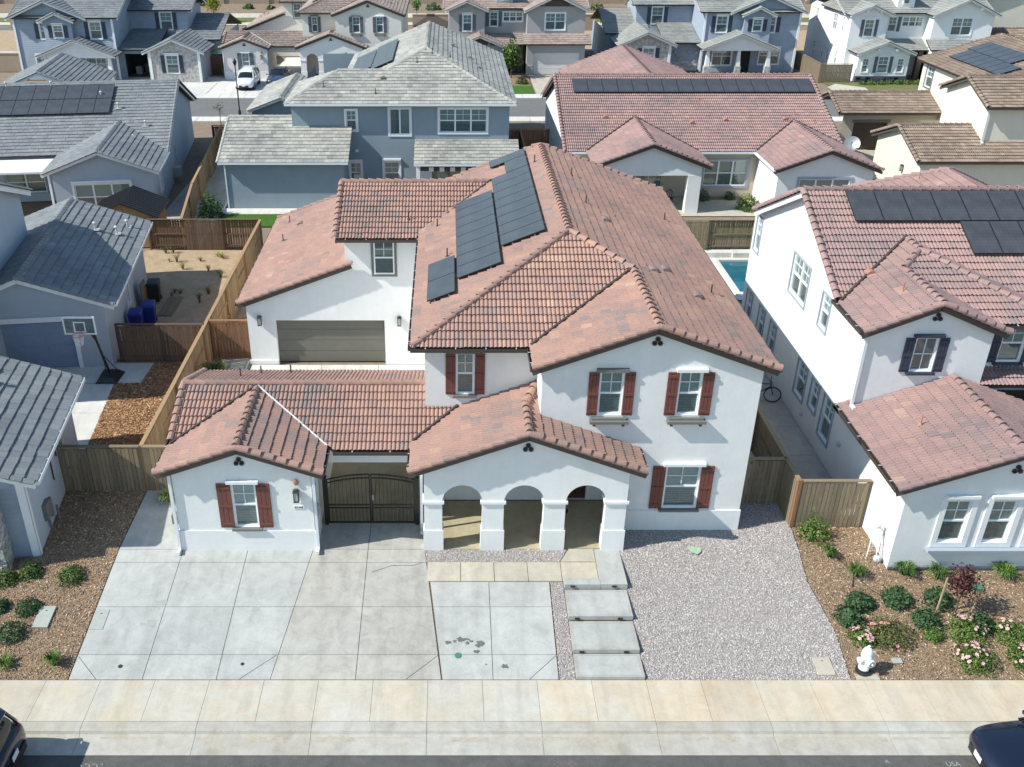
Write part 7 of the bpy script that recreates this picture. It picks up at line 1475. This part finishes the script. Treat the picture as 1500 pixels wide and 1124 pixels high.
    for x in (-2.375 if suv else -2.4, 2.385): m = MB(); m.obox((x,0,.72 if x < 0 else .52),(.008,0,0),(0,.16,0),(0,0,.08)); m.build('number_plate', M['plate'], t)
    m = MB(); m.box(-2.1,-.8,.16,2.1,.8,.32); m.build('underbody', M['dark'], t)
    return t
car('dark blue SUV parked at the kerb in the bottom left corner', (-13.05,16.3,-.75), math.pi, 'navy', True)
car('dark navy car with a smooth bonnet parked at the kerb in the bottom right corner', (15.62,16.42,-.75), math.pi, 'navy', False)
car('white SUV parked on the driveway of the cream arched house', (-19.75,97.3,.01), -math.pi/2, 'carw', True)
car('steel blue car parked beside the white SUV', (-17.0,99.0,.01), -math.pi/2, 'carblue', False)
bk = thing('bicycle','dark bicycle leaning on the right neighbour wall in the narrow passage','bicycle',(12.75,34.0,.01),math.radians(-14)); 
for x in (-.52,.52):
    m = MB(); m.tube([(x+.33*math.cos(a),0,.34+.33*math.sin(a)) for a in [6.283*i/20 for i in range(21)]],.026,6,cap=False); wh = m.build('wheel', M['rubber'], bk); m = MB()
    for k in range(8): a = 6.283*k/8; m.tube([(x,0,.34),(x+.31*math.cos(a),0,.34+.31*math.sin(a))],.005,4)
    m.build('spokes', M['alu'], wh)
m = MB()
for a, b in (((-.52,0,.34),(-.08,0,.32)),((-.08,0,.32),(-.2,0,.85)),((-.2,0,.78),(.38,0,.82)),((-.08,0,.32),(.40,0,.72)),((.36,0,.95),(.52,0,.34)),((-.52,0,.34),(-.18,0,.72))): m.tube([a,b],.022,6)
m.build('frame', M['iron'], bk); m = MB(); m.blob((-.22,0,.9),.1,2,.1,1.3,.6,.35); m.build('saddle', M['rubber'], bk); m = MB(); m.tube([(.40,-.28,1.02),(.36,0,.98),(.40,.28,1.02)],.018,6); m.build('handlebar', M['iron'], bk)
m = MB(); m.lathe([(.12,0),(.12,.02)],(-.08,.04,.32),12); m.build('crank', M['iron'], bk)

for k, x in enumerate((3.92, 4.06)):
    t = thing('shoe','%s black slipper lying on the porch floor inside the right arch' % ('left','right')[k],'shoe',(x,26.35,.005),.3-.5*k,'slippers on the porch'); m = MB(); m.lathe([(.045,0),(.05,.02),(.04,.03)],n=10); m.v = [(v[0], v[1]*2.6, v[2]) for v in m.v]; m.build('sole', M['rubber'], t); m = MB(); m.blob((0,.05,.035),.045,k,.1,1,1.3,.7); m.build('strap', M['rubber'], t)

for k, pts in enumerate(([(11.98,24.95),(12.2,24.4),(12.7,23.3),(12.45,22.7)],[(12.75,23.1),(13.0,22.6),(13.35,22.25),(13.3,21.9)])):
    m = MB(); m.tube([(x,y,zg(y)+.015) for x,y in pts],.012,5); tag(m.build('drip_hose', M['rubber']), ('thin black drip hose running down from the bright green bush','thin black drip hose beside the largest dark leafy mound')[k], 'hose')
